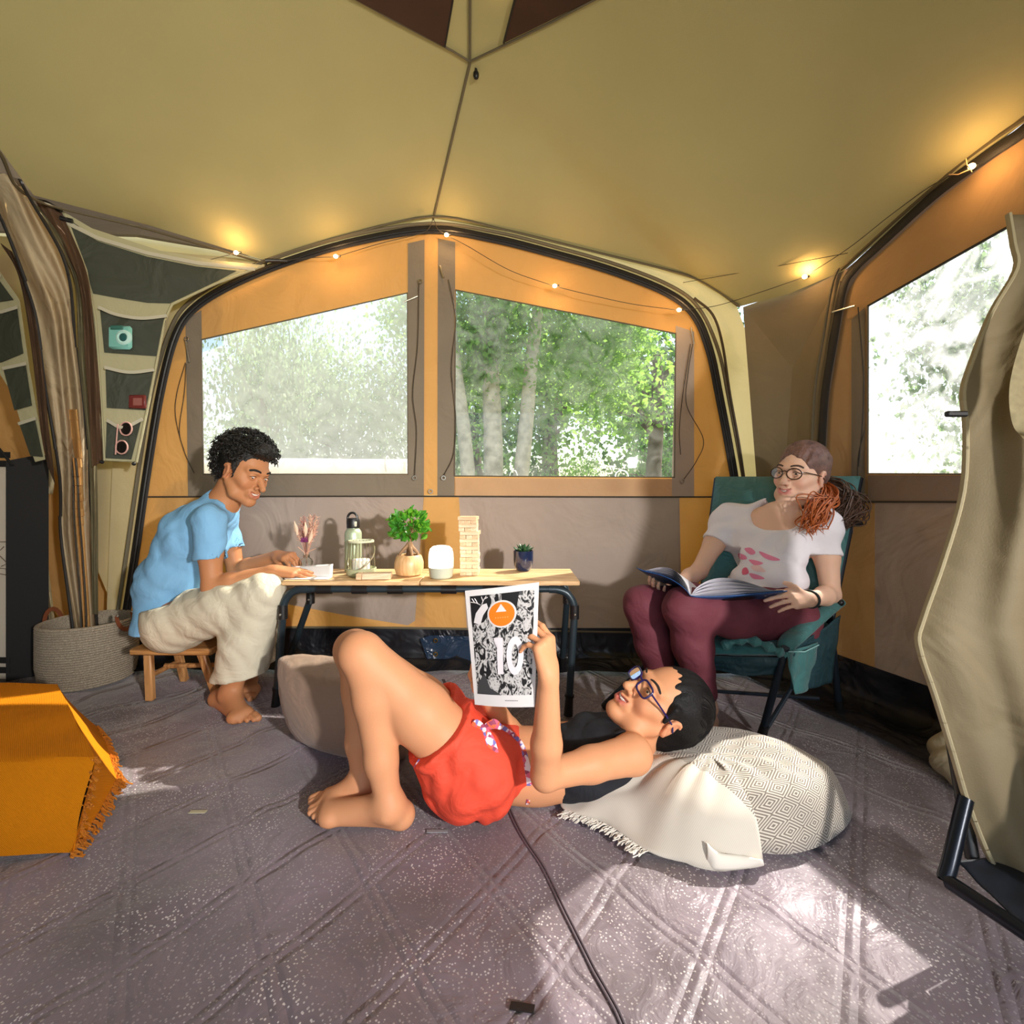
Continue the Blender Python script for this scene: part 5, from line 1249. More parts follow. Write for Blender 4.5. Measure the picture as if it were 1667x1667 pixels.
b.tube(spline([c+z0, c+Vector((.002, 0, .15)), c+Vector((-.004, 0, .175))], 4), .008, 8)
tips = []
for a, e, h in ((-.045, .0, .225), (.05, .01, .215), (.0, .03, .245), (-.015, -.02, .24), (.025, -.02, .235)):
    q = c+Vector((a, e, h)); tips.append(q); b.tube(spline([c+Vector((-.002, 0, .16)), c+Vector((a*.6, e*.5, .19)), q], 4), [.005, .005, .0045, .004, .004, .0035, .003, .003, .0025], 6)
o = b.build('trunk', bk2, bs); o['kind'] = 'stuff'
lm = mat('ficus_leaf', srgb(58, 130, 40), .3, var=.3, vscale=30, trans=.25, tcol=srgb(150, 210, 60)); rnd = random.Random(4)
lmes = MB()
lmes.grid(lambda u, v_: Vector(((u-.5)*.020*math.sin(pi*min(1, max(0.02, v_)))**.7, .006*(abs(u-.5)*2)**1.4-.010*v_*v_, .034*v_)), 5, 7)
l0 = lmes.build('leaf', lm); lme = l0.data; bpy.data.objects.remove(l0)
nl = 0
while nl < 170:
    d = Vector((rnd.gauss(0, 1), rnd.gauss(0, 1), rnd.gauss(0, .8))).normalized(); rr = rnd.uniform(.55, 1)**.5
    p = Vector((.0, 0, .218))+Vector((d.x*.066*rr, d.y*.055*rr, d.z*.050*rr-.006*(nl % 3)))
    if p.z < .165: continue
    o = bpy.data.objects.new('leaf', lme); COL.objects.link(o); o.parent = bs; o.location = p-Vector((0, 0, .066))
    dr = (d+Vector((rnd.uniform(-.6, .6), rnd.uniform(-.6, .6), rnd.uniform(-.2, .6)))).normalized()
    o.rotation_euler = dr.to_track_quat('Z', 'Y').to_euler(); o.rotation_euler.rotate_axis('Z', rnd.uniform(0, 6.3)); s_ = rnd.uniform(.75, 1.2); o.scale = (s_, s_, s_); nl += 1
for px, pz in ((.050, .150), (-.055, .158)):
    o = bpy.data.objects.new('leaf', lme); COL.objects.link(o); o.parent = bs; o.location = Vector((px, -.01, pz-.066)); o.rotation_euler = (.2, .9 if px > 0 else -.9, 0); o.scale = (1.2, 1.2, 1.2)
# lamp
c = T(718, 1.94)
lp = thing('table_lamp', 'small rounded glowing white lamp with sage base on the table', 'lamp', c)
b = MB(); prof = [(.001, 0), (.040, 0), (.046, .006), (.050, .040), (.050, .044), (.001, .044)]; b.lathe(prof, c, 36); b.build('base', mat('lamp_base', srgb(196, 200, 180), .5), lp)
glow = mat('lamp_glow', srgb(255, 248, 232), .4, emit=(1, .93, .80, 1), estr=2.4)
b = MB(); b.lathe([(.001, .0445), (.0495, .0445), (.0500, .075), (.0490, .100), (.044, .118), (.034, .127), (.016, .131), (.001, .132)], c, 36); b.build('shade', glow, lp)
# stacking tower of wooden blocks, each block a thing of its own
tc_ = T(765, 2.02); bl_l, bl_w, bl_h = .078, .0255, .0153
proto = None; rnd = random.Random(9); n_lv = 16
protoM = []
for mm in (pale, pale2):
    b = MB(); b.box((0, 0, 0), (bl_l, bl_w*.97, bl_h*.97), None, .0012); o = b.build('wood_block', mm, smooth=False); protoM.append(o.data); bpy.data.objects.remove(o)
for lv in range(n_lv):
    for k in range(3):
        if lv == n_lv-1 and k == 1: pass
        o = bpy.data.objects.new('wooden_block', protoM[rnd.randint(0, 1)]); COL.objects.link(o)
        sft = rnd.uniform(-.004, .004)+(.004 if lv > 11 else 0)*0
        rot = 0 if lv % 2 else pi/2
        off = (k-1)*bl_w
        o.location = tc_+Vector(((sft if rot == 0 else off)+(-.006 if lv > 11 else 0), (off if rot == 0 else sft), bl_h*(lv+.5))); o.rotation_euler = (0, 0, rot+rnd.uniform(-.02, .02))
        nth = ['bottom', 'second', 'third', 'fourth', 'fifth', 'sixth', 'seventh', 'eighth', 'ninth', 'tenth', 'eleventh', 'twelfth', 'thirteenth', 'fourteenth', 'fifteenth', 'top'][lv]
        pos = (('front', 'middle', 'rear') if rot == 0 else ('left', 'middle', 'right'))[k]
        tag(o, '%s block lying %s in the %s layer of the wooden stacking tower' % (pos, 'sideways' if rot == 0 else 'end-on', nth+(' from below' if 0 < lv < 15 else '')), 'block', 'blocks of the wooden stacking tower')
# succulent
c = T(852, 2.12)
sp_ = thing('blue_pot', 'small glossy dark blue pot holding a succulent at the right of the table', 'pot', c)
b = MB(); b.lathe([(.001, 0), (.026, 0), (.030, .004), (.041, .022), (.044, .050), (.0445, .088), (.041, .088), (.040, .080), (.001, .078)], c, 40); b.build('bowl', mat('blue_glaze', srgb(26, 40, 72), .12, coat=.8, var=.2), sp_)
su = thing('succulent', 'dark green rosette succulent in the dark blue pot', 'plant', c+Vector((0, 0, .078)))
sm = mat('succulent_leaf', srgb(46, 84, 52), .45, var=.2)
b = MB(); b.sphere(c+Vector((0, 0, .079)), (.039, .039, .006), 18, 6); b.build('soil', MATS['soil'], su)
for ring, (n_, r_, el) in enumerate(((9, .046, .25), (7, .036, .7), (5, .024, 1.15))):
    for k in range(n_):
        a = 2*pi*k/n_+ring*.4; d = Vector((math.cos(a)*math.cos(el), math.sin(a)*math.cos(el), math.sin(el))); p0 = c+Vector((0, 0, .083)); b = MB()
        b.tube([p0, p0+d*r_*.5, p0+d*r_*.85+Vector((0, 0, .004)), p0+d*r_*1.05+Vector((0, 0, .009))], [.004, .0085, .007, .001], 8, flat=.5, up=(0, 0, 1)); b.build('leaf', sm, su)
# ---------------------------------------------------------------- card the young man folds
cd2 = thing('white_booklet', 'open white booklet under the seated young man\'s hands on the table', 'booklet', T(510, 1.93))
paper = mat('white_paper', srgb(240, 238, 236), .7, trans=.15)
A_, B_ = P(474, 928, 2.0), P(537, 917, 2.0)
def pg(u, v):
    a = Vector((P(470, 0, 1.98).x, 1.98, TZ+.004)).lerp(Vector((P(541, 0, 1.94).x, 1.94, TZ+.004)), u)
    return a+Vector((-.008*v, .03*v, (.030+.018*u)*v))
b = MB(); b.grid(pg, 12, 6); b.build('page', paper, cd2, solid=.001)
b = MB(); b.slab([T(463, 1.90)+Vector((0,0,.003)), T(534, 1.895)+Vector((0,0,.003)), T(541, 1.945)+Vector((0,0,.003)), T(468, 1.99)+Vector((0,0,.003))], (), .002); b.build('page', paper, cd2, smooth=False)
# ---------------------------------------------------------------- string lights
sl = thing('string_light_cable', 'thin dark cable of the fairy lights running along the roof edge', 'cable', P(903, 466, 2.3))
warm = mat('bulb_glow', srgb(255, 220, 160), .3, emit=(1, .60, .24, 1), estr=30); core = None
bulbs = [(385, 412, 2.33, 'bulb above the white hem of the left organiser'), (547, 418, 2.36, 'bulb over the left back window'), (727, 383, 2.36, 'bulb at the peak of the arch'),
         (903, 466, 2.36, 'bulb hanging over the middle of the right-hand window'), (1105, 505, 2.34, 'bulb at the upper right corner of the right-hand window'),
         (1309, 451, 2.13, 'bulb on the dark corner panel'), (1580, 272, 1.56, 'bulb tied at the top of the side arch'), (812, -22, 1.62, 'bulb at the roof ridge by the roof windows')]
cab = [[(100, 350, 2.05), (150, 382, 2.12), (220, 420, 2.2), (300, 430, 2.28), (385, 412, 2.33)], [(385, 412, 2.33), (440, 425, 2.37), (500, 420, 2.37), (547, 418, 2.36)], [(547, 418, 2.36), (620, 396, 2.37), (690, 378, 2.38), (705, 358, 2.36), (712, 372, 2.36), (727, 383, 2.36)],
       [(727, 383, 2.36), (760, 400, 2.36), (830, 440, 2.35), (903, 466, 2.36)], [(903, 466, 2.36), (960, 480, 2.34), (1030, 495, 2.35), (1105, 505, 2.34)], [(1105, 505, 2.34), (1165, 498, 2.36), (1240, 475, 2.2), (1309, 451, 2.13)],
       [(1309, 451, 2.13), (1380, 405, 1.94), (1450, 350, 1.78), (1520, 300, 1.66), (1580, 272, 1.56)]]
for seg in cab:
    b = MB(); b.tube(spline([P(*q) for q in seg], 8), .0016, 5); b.build('cable', cord_m, sl)
b = MB(); b.tube([P(1112, 460, 2.42), P(1240, 438, 2.2), P(1380, 412, 1.97)], .0014, 5); b.build('cord', cord_m, ceil_r)
for i, (x, y, d, lab) in enumerate(bulbs):
    p = P(x, y, d); L_ = thing('fairy_bulb', 'small glowing fairy light '+lab, 'light', p, 'fairy lights along the roof edge')
    b = MB(); b.sphere(p+Vector((0, -.004, 0)), (.011, .009, .009), 12, 8); b.build('bulb', warm, L_)
    b = MB(); b.tube([p+Vector((.010, 0, .002)), p+Vector((.022, 0, .004))], .005, 8); b.build('socket', black_plastic, L_)
    ld_ = bpy.data.lights.new('bulb_light', 'POINT'); ld_.energy = .8 if i < 7 else 1.2; ld_.color = (1, .58, .24); ld_.shadow_soft_size = .012
    lo = bpy.data.objects.new('bulb_light', ld_); COL.objects.link(lo); lo.location = p+Vector((0, -.03, 0)) ; 
# loose string tying the side bulb
for pts in ([(1545, 284), (1560, 284), (1578, 276)], [(1572, 258), (1574, 268), (1582, 280)]):
    b = MB(); b.tube([P(x, y, 1.55) for x, y in pts], .002, 5); b.build('tie_string', mat('jute', srgb(206, 160, 100), .8), sl)
# ---------------------------------------------------------------- flat bits on the floor
for (x, y, w_, h_, m, lab, nm, a) in ((850, 1641, .042, .016, black_seam, 'small black hook tape patch on the floor at the bottom of the frame', 'floor_patch', -.2),
                                   (322, 1317, .045, .012, mat('label_cloth', srgb(196, 188, 160), .8), 'small pale label lying on the floor left of the bare feet', 'floor_label', 0),
                                   (712, 1352, .055, .010, mat('label_grey', srgb(140, 138, 140), .8), 'small grey label sticking out under the red shorts', 'floor_label', .15)):
    p = on_floor(x, y); pts = [p+Vector((dx*w_*math.cos(a)-dy*h_*math.sin(a), dx*w_*math.sin(a)+dy*h_*math.cos(a), .004)) for dx, dy in ((-.5, -.5), (.5, -.5), (.5, .5), (-.5, .5))]
    b = MB(); b.slab([Vector((q.x, q.y, floor_z(q.x, q.y)-.008)) for q in pts], (), .002, n=Vector((0, 0, 1))); tag(b.build(nm, m, smooth=False), lab, 'label' if 'label' in nm else 'patch')
# ---------------------------------------------------------------- big cushion behind the legs
cu_m = mat('taupe_cushion', srgb(150, 124, 106), .75, sheen=.2, wrinkle=.35, wscale=7, bump=.15)
F = Field((-.88, 1.38, -.03), (-.22, 1.95, .40), .009, [])
a0, b0 = P(470, 1120, 1.72), P(600, 1240, 1.52)
cc = Vector((-.575, 1.62, .155))
u_ = Vector((.93, -.36, 0)).normalized(); t_ = Vector((-.10, -.25, .96)).normalized(); n_ = u_.cross(t_)
def cush(F, c, u, t, n, w_, h_, th):
    X, Y, Z = F.pts((slice(None),)*3); x = (X-c.x)*u.x+(Y-c.y)*u.y+(Z-c.z)*u.z; y = (X-c.x)*t.x+(Y-c.y)*t.y+(Z-c.z)*t.z; z = (X-c.x)*n.x+(Y-c.y)*n.y+(Z-c.z)*n.z
    a = np.abs(x)/w_; b_ = np.abs(y)/h_
    edge = np.clip(1-a**2.2, 0, 1)*np.clip(1-b_**2.2, 0, 1); ht = th*1.08*edge**.5+.004
    sx = w_*(1-.10*(1-b_**2)); sy = h_*(1-.10*(1-a**2))
    d = np.maximum(np.maximum(np.abs(z)-ht, np.abs(x)-sx), np.abs(y)-sy)
    ang = np.arctan2(y/h_, x/w_); rr = np.sqrt(a*a+b_*b_)
    d = d+.0035*np.sin(ang*26+rr*3)*np.clip(rr-.5, 0, 1); F.v[:] = np.minimum(F.v, d*.7).astype(np.float32)
cush(F, cc, u_, t_, n_, .235, .165, .105)
F.cut((0, 0, .003), (0, 0, -1)); V_, F_ = F.mesh(); cu = thing('taupe_cushion', 'large taupe cushion standing on the floor behind the raised bare legs', 'cushion', (cc.x, cc.y, 0)); np_object('cover', V_, F_, cu_m, cu, smooth_it=3)
b = MB(); e = [cc+u_*(.232*sx)+t_*(.162*sy) for sx, sy in ((-1, -1), (1, -1), (1, 1), (-1, 1), (-1, -1))]
pp = []
for i in range(4):
    for k in range(8):
        q = e[i].lerp(e[i+1], k/8); md = math.sin(pi*k/8)*.018; pp.append(q+((cc-q).normalized())*md)
b.tube(spline([e[0], e[0]+u_*-.022+t_*-.006+Vector((0, -.01, .01)), e[0]+u_*-.030+Vector((0, -.02, .012))], 4), .010, 6, flat=.4); b.build('corner_ear', mat('taupe_piping', srgb(140, 116, 98), .8), cu)
# ---------------------------------------------------------------- patterned blanket over the head cushion
def blanket_mat():
    m = bpy.data.materials.new('diamond_blanket'); m.use_nodes = True; nt = m.node_tree; N = nt.nodes; L = nt.links; b = N['Principled BSDF']; b.inputs['Roughness'].default_value = .95; b.inputs['Sheen Weight'].default_value = .2
    uv = N.new('ShaderNodeUVMap'); sp = N.new('ShaderNodeSeparateXYZ'); L.new(uv.outputs[0], sp.inputs[0])
    def mth(op, a, b_=None):
        q = N.new('ShaderNodeMath'); q.operation = op
        for i, x in enumerate((a, b_)):
            if x is None: continue
            if isinstance(x, (int, float)): q.inputs[i].default_value = x
            else: L.new(x, q.inputs[i])
        return q.outputs[0]
    U, V = sp.outputs[0], sp.outputs[1]
    pu = mth('PINGPONG', U, .038); pv = mth('PINGPONG', V, .027)
    r = mth('ADD', mth('MULTIPLY', pu, .72), pv)
    st = mth('GREATER_THAN', mth('SINE', mth('MULTIPLY', r, 2*pi/.0080)), .0)
    reg = mth('GREATER_THAN', mth('ADD', U, mth('MULTIPLY', V, .25)), .0)
    f = mth('MULTIPLY', st, reg)
    fine = mth('GREATER_THAN', mth('SINE', mth('MULTIPLY', mth('SUBTRACT', U, V), 2*pi/.006)), .4)
    f2 = mth('MULTIPLY', mth('MULTIPLY', fine, mth('SUBTRACT', 1.0, reg)), .15)
    f = mth('ADD', f, f2)
    mx = N.new('ShaderNodeMix'); mx.data_type = 'RGBA'; L.new(f, mx.inputs[0]); mx.inputs[6].default_value = srgb(212, 204, 190); mx.inputs[7].default_value = srgb(128, 118, 108)
    L.new(mx.outputs[2], b.inputs['Base Color'])
    bp = N.new('ShaderNodeBump'); bp.inputs['Strength'].default_value = .4; bp.inputs['Distance'].default_value = .002; L.new(f, bp.inputs['Height']); L.new(bp.outputs[0], b.inputs['Normal'])
    return m
outl = [on_floor(x, y) for x, y in ((926, 1326), (985, 1345), (1050, 1388), (1100, 1404), (1165, 1420), (1240, 1414), (1215, 1394), (1290, 1394), (1350, 1372), (1384, 1330))]+[Vector((.93, 1.42, 0)), Vector((.84, 1.60, 0)), Vector((.60, 1.70, 0)), Vector((.35, 1.62, 0)), Vector((.22, 1.48, 0)), Vector((.14, 1.36, 0))]
outs = spline(outl, 10, closed=True); cen = Vector((.545, 1.33, 0)); NO = len(outs)
def bl_h(x, y):
    def bump(cx, cy, rx, ry, h, p=2.6, a=0):
        dx, dy = x-cx, y-cy; q = dx*math.cos(a)+dy*math.sin(a); r_ = -dx*math.sin(a)+dy*math.cos(a)
        e = (abs(q)/rx)**p+(abs(r_)/ry)**p; return h*max(0, 1-e)**.45 if e < 1 else 0
    z = max(bump(.62, 1.34, .30, .25, .150, 2.8, -.15), bump(.40, 1.42, .22, .20, .085), bump(.80, 1.30, .13, .16, .13))
    return z
def bl_pt(i, k, K=34):
    t = (k/K); p = cen.lerp(outs[i % NO], t)
    z = bl_h(p.x, p.y); z += .004+.012*max(0, noise.noise(Vector((p.x*9+p.y*5, p.y*7, 0))))*min(1, t*2.5)**2
    z += (.014*abs(math.sin(math.atan2(p.y-cen.y, p.x-cen.x)*7+t*4+1.5*noise.noise(Vector((p.x*5, p.y*5, 2)))))-.004)*min(1, t*2.2)**2.5*(1-t)*3
    if t > .97: z = min(z, .008)
    return Vector((p.x, p.y, z+max(0, floor_z(p.x, p.y)-.008)))
K = 34; b = MB(); vs = [bl_pt(i, k) for k in range(K+1) for i in range(NO)]
# relax heights so the drape falls softly
H_ = np.array([p.z for p in vs]).reshape(K+1, NO)
for _ in range(9):
    H2 = H_.copy(); H2[1:-1] = (H_[:-2]+H_[2:]+np.roll(H_, 1, 1)[1:-1]+np.roll(H_, -1, 1)[1:-1])/4; H2[0] = H2[1].mean(); H_ = H2
for k in range(K+1):
    for i in range(NO): vs[k*NO+i].z = H_[k, i]
b.add(vs, [(k*NO+i, k*NO+(i+1) % NO, (k+1)*NO+(i+1) % NO, (k+1)*NO+i) for k in range(K) for i in range(NO)])
bt = thing('diamond_blanket', 'off-white blanket with grey diamond weave heaped over the cushion under the girl\'s head', 'blanket', cen)
o = b.build('cloth', blanket_mat(), bt, solid=.006)
uvl = o.data.uv_layers.new(name='UVMap'); uvo = on_floor(1135, 1330)
ux = Vector((.93, .36, 0)).normalized(); vx = Vector((-.36, .93, 0)).normalized()
for lp_ in o.data.loops:
    p = o.data.vertices[lp_.vertex_index].co+cen; q = p-Vector((uvo.x, uvo.y, 0)); uvl.data[lp_.index].uv = (q.dot(ux), q.dot(vx)+p.z*.9)
fb2 = MB(); rnd = random.Random(8)
edge = spline([on_floor(x, y) for x, y in ((926, 1326), (985, 1345), (1050, 1388))], 12)
for p in edge:
    for _ in range(2): tassel(fb2, p+Vector((rnd.uniform(-.006, .006), 0, .008)), Vector((-.8, -.45, -.1)), .030, 3, .0016)
fo = fb2.build('fringe', mat('white_fringe', srgb(226, 220, 208), .95), bt); tag(fo, kind='stuff')
# folded back corner
b = MB(); A_ = [on_floor(x, y) for x, y in ((1150, 1412), (1165, 1420), (1200, 1419), (1242, 1412))]; B_ = [P(1150, 1375, 1.12), P(1170, 1392, 1.11), P(1205, 1396, 1.115), P(1240, 1404, 1.105)]
SA, SB = spline(A_, 6), spline(B_, 6); b.grid(lambda u, v: SA[int(round(u*18))].lerp(SB[int(round(u*18))], v)+Vector((0, -.006*math.sin(pi*v), .006+.004*math.sin(pi*v))), 19, 6); b.build('folded_corner', mat('blanket_plain', srgb(224, 218, 206), .95), bt, solid=.005)
# ================================================================ people
def NP(x, y, d): return np.array(P(x, y, d))
def skin(name, sss=.12, rough=.52): return mat(name, (1, 1, 1, 1), rough, vcol=True, sss=sss, bump=.08, bscale=260, spec=.28)
def curls(parent, H, n, rng, rad=.0052, col=(.012, .010, .009, 1), zmin=-.03, scale=1.0, name='hair', cap=None, seed=2):
    """short corkscrew locks standing on the scalp"""
    rnd = random.Random(seed); b = MB(); k = 0
    while k < n:
        v = Vector((rnd.gauss(0, 1), rnd.gauss(0, 1), rnd.gauss(0, 1))).normalized()
        if not rng(v): continue
        c0 = H(v.x*.078, -.012+v.y*.098, .036+v.z*.088); n_ = Vector(H.r*v.x+H.f*v.y+H.u*v.z).normalized()
        a = n_.orthogonal().normalized(); a.rotate(Matrix.Rotation(rnd.uniform(0, 6.3), 3, n_)); c_ = n_.cross(a)
        L = rnd.uniform(.022, .040)*scale; R = rad*rnd.uniform(.8, 1.35); tw = rnd.uniform(1.3, 2.2)*rnd.choice((-1, 1)); lean = a*rnd.uniform(-.4, .4)+Vector(H.u)*-.25
        pts = [Vector(c0)+(n_+lean*(t))*L*t+(a*math.cos(t*tw*6.28)+c_*math.sin(t*tw*6.28))*R*min(1, .4+t) for t in np.linspace(0, 1, 12)]
        b.tube(pts, [.0020]*10+[.0017, .0008], 4); k += 1
    return b
def scalp_strand(H, a, th0, th1, c, r, end, rnd, n=12):
    pts = []; lift = rnd.uniform(-.005, .022)
    for k in range(n):
        t = k/(n-1); th = th0+(th1-th0)*t; aa = a*(1-.15*t)+.02*math.sin(k+a*9); g = .965+(.045+.0*a)*min(1, t*5)+lift*min(1, t*4)
        pts.append(Vector(H(c[0]+r[0]*g*math.sin(aa), c[1]+r[1]*g*math.cos(aa)*math.cos(th), c[2]+r[2]*g*math.cos(aa)*math.sin(th))))
    if end is not None:
        e = Vector(end); m = n-4
        for k in range(m, n): t = (k-m+1)/(n-m); pts[k] = pts[k].lerp(e, t)
    return spline(pts, 2)
# ---------------------------------------------------------------- person 1: young man on the stool
def young_man():
    root = thing('person', 'curly-haired person in light blue t-shirt and beige trousers sitting on the wooden stool', 'person', (-1.42, 2.05, 0))
    pel = NP(290, 1010, 2.07); sp1 = NP(280, 950, 2.08); ch = NP(318, 872, 2.08); nb = NP(365, 815, 2.08)
    hipR, hipL = NP(290, 1012, 1.98), NP(296, 1008, 2.16); kR, kL = NP(430, 966, 1.90), NP(418, 966, 2.12); aR, aL = NP(375, 1128, 1.92), NP(402, 1108, 2.13)
    shR, shL = NP(340, 848, 1.93), NP(362, 842, 2.21); eR, eL = NP(345, 955, 1.90), NP(385, 930, 2.20); wR, wL = NP(447, 929, 1.93), NP(452, 905, 2.10)
    H = Frame(NP(398, 768, 2.06), (.92, -.33, -.34), (.30, .0, .95), 1.06)
    F = Field((-1.78, 1.62, -.02), (-.66, 2.4, 1.16), .0075, [(tuple(H.c-.17), tuple(H.c+.15), .0028), (tuple(wR-(.02, .08, .05)), tuple(wR+(.22, .07, .06)), .003), (tuple(wL-(.02, .08, .08)), tuple(wL+(.16, .08, .06)), .003), ((-1.30, 1.70, -.02), (-.90, 2.2, .07), .0035)])
    # torso
    F.path([pel, sp1, ch], [.105, .098, .108], k=.05); F.cone(hipR, hipL, .085, .085, k=.04); F.cone(shR, shL, .052, .052, k=.05); F.cone(ch, nb, .11, .06, k=.05)
    F.path([nb+np.array([-.01, 0, -.03]), H(0, -.03, -.07), H(0, -.01, -.02)], [.058, .054, .055], k=.03)
    for hp, kn, an in ((hipR, kR, aR), (hipL, kL, aL)):
        F.cone(hp, kn, .078, .054, k=.03); m = kn*.65+an*.35; F.path([kn, m, an], [.052, .050, .035], k=.02)
    for sh, el, wr in ((shR, eR, wR), (shL, eL, wL)):
        F.path([sh, sh*.5+el*.5, el], [.050, .044, .036], k=.02); F.path([el, el*.7+wr*.3, wr], [.037, .038, .024], k=.015)
    add_head(F, H, 1.7, 1.08, 1.0, .6)
    hand(F, wR, (.93, .18, -.10), (0.12, -.15, 1), -1, curls=(.12, .15, .1), spread=.07, thumb=(.75, .6, -.1), s=.98, wr=.024)
    hand(F, wL, (.80, -.50, .05), (.05, -.3, .95), 1, per=[(.75, .5, .3), (.7, .55, .35), (.75, .6, .4), (.8, .7, .4)], spread=.03, thumb=(.75, .25, -.7), thumb2=(.8, -.1, -.6), s=.98, wr=.024)
    foot(F, aR, on_floor(350, 1154)+Vector((0, .02, .028)), on_floor(393, 1174)+Vector((0, 0, .020)), (.86, -.50, 0), (0, 0, 1), (.5, .85, 0), 1.05)
    foot(F, aL, aL+np.array([-.04, .02, -.07]), NP(408, 1118, 2.06)*(1, 1, 0)+(0, 0, .02), (.8, -.5, 0), (0, 0, 1), (-.5, -.8, 0), 1.0)
    V, Fc = F.mesh()
    base = np.array(srgb(186, 128, 88)[:3])
    body = np_object('body', V, Fc, skin('skin_tan'), root, face_color(H, base, srgb(178, 108, 84), srgb(192, 124, 90)))
    face_parts(H, root, iris=(.03, .015, .008, 1), gaze=(.002, -.003), brow=(.008, .006, .005, 1), browth=.0028)
    # hair
    G = Field(tuple(H.c-.19), tuple(H.c+.19), .004)
    G.ell(H(0, -.026, .056), (.086*H.s, .098*H.s, .088*H.s), H.R(), k=.01); G.ell(H(0, .058, .108), (.056*H.s, .046*H.s, .034*H.s), H.R(), k=.02)
    G.ell(H(0, -.060, -.010), (.062*H.s, .050*H.s, .075*H.s), H.R(), k=.02)
    for e in (-1, 1): G.cone(H(e*.076, .022, .03), H(e*.074, .026, -.020), .012, .007, k=.015)
    for e in (-1, 1): G.ell(H(e*.085, .002, -.012), (.022*H.s, .026*H.s, .036*H.s), H.R(), k=.006, op='sub')
    G.ell(H(0, .100, -.025), (.072*H.s, .076*H.s, .088*H.s), H.R(), k=.006, op='sub')
    G.v += (.004*np.sin(G.c[0][:, None, None]*310+2*np.sin(G.c[2][None, None, :]*190))*np.sin(G.c[2][None, None, :]*330)*np.sin(G.c[1][None, :, None]*300)).astype(np.float32)
    V, Fc = G.mesh(); hm = mat('black_curly_hair', (.008, .007, .006, 1), .5, bump=1.0, bscale=220)
    hair = np_object('hair', V, Fc, hm, root)
    def rng(v):
        if v.z < -.25 and v.y > -.25: return False
        if v.y > .55 and v.z < .40: return False
        if abs(v.x) > .75 and v.z < .05 and v.y > -.3: return False
        return True
    HH = Frame(H.c+H.u*.012-H.f*.004, H.f, H.u, H.s*1.15)
    cb = curls(root, HH, 900, rng, .0068); o = cb.build('curls', hm, hair); o['kind'] = 'stuff'
    # t-shirt
    S = Field((-1.80, 1.70, .30), (-1.05, 2.42, .95), .0062)
    S.path([pel+(-.02, 0, -.02), sp1, ch], [.140, .132, .135], k=.05); S.cone(shR, shL, .066, .066, k=.05); S.cone(ch, nb, .125, .075, k=.05)
    S.cone(pel+(-.02, -.06, -.03), pel+(-.02, .06, -.03), .125, .125, k=.03)
    S.cone(ch+(.06, -.02, -.06), pel+(.09, -.03, .06), .07, .07, k=.06)
    for sh, el in ((shR, eR), (shL, eL)):
        S.cone(sh, sh*.36+el*.64, .064, .068, k=.03)
    S.folds([((.8, .1, .55), 60, .006, .5, 1.3), ((.3, .4, -.9), 90, .004, 1.2, 1.2), ((.9, -.3, .2), 40, .006, 2.0, 1.4)])
    for sh, el in ((shR, eR), (shL, eL)):
        q = sh*.40+el*.60; S.cut(q, el-sh, box=(q-(.12, .14, .13), q+(.12, .072, .12)) if sh is shR else (q-(.12, .072, .13), q+(.12, .14, .12)))
        S.cone(sh*.5+el*.5, el, .050, .064, k=.004, op='sub')
    S.cut(pel+(0, 0, -.050), (-.22, 0, -1))
    S.cone(nb+(.014, 0, .02), H(0, -.02, -.07), .066, .075, k=.008, op='sub')
    V, Fc = S.mesh(); shm = mat('blue_tshirt', srgb(126, 180, 222), .8, wrinkle=.18, wscale=9, bump=.1, trans=.06)
    np_object('tshirt', V, Fc, shm, root, smooth_it=2)
    # trousers
    T_ = Field((-1.78, 1.70, -.01), (-.80, 2.42, .62), .0066)
    T_.cone(hipR+(-.01, 0, 0), hipL+(-.01, 0, 0), .125, .125, k=.05); T_.cone(pel+(-.03, 0, .04), pel+(0, 0, .0), .13, .13, k=.04)
    for hp, kn, an, w1 in ((hipR, kR, aR, .108), (hipL, kL, aL, .105)):
        T_.path([hp, hp*.4+kn*.6, kn], [.118, .105, .076], k=.035); q = an*.88+kn*.12+np.array([.02, 0, 0]); T_.path([kn, kn*.5+an*.5, q], [.078, .094, w1], k=.04)
    T_.folds([((.75, .2, .65), 95, .0045, 0, .7), ((-.45, .1, .9), 38, .003, 1, .8)])
    for kn, an in ((kR, aR), (kL, aL)):
        q = an*.82+kn*.18; T_.cut(q, (.12, 0, -1), box=(q-(.17, .13, .2), q+(.17, .13, .12))) if kn is kR else T_.cut(q, (.12, 0, -1), box=(q-(.17, .10, .2), q+(.17, .17, .12)))
        T_.cone(q+(.0, 0, .06), q+(0, 0, -.05), .050, .095, k=.006, op='sub')
    T_.cut(pel+(0, 0, .085), (-.25, 0, 1), box=(pel-(.25, .3, .02), pel+(.09, .3, .3)))
    T_.cut((0, 0, .232), (0, 0, -1), box=((-1.62, 1.96, -.01), (-1.22, 2.24, .26)))
    V, Fc = T_.mesh(); np_object('trousers', V, Fc, mat('beige_trousers', srgb(206, 198, 176), .85, wrinkle=.25, wscale=11, bump=.15), root, smooth_it=2)
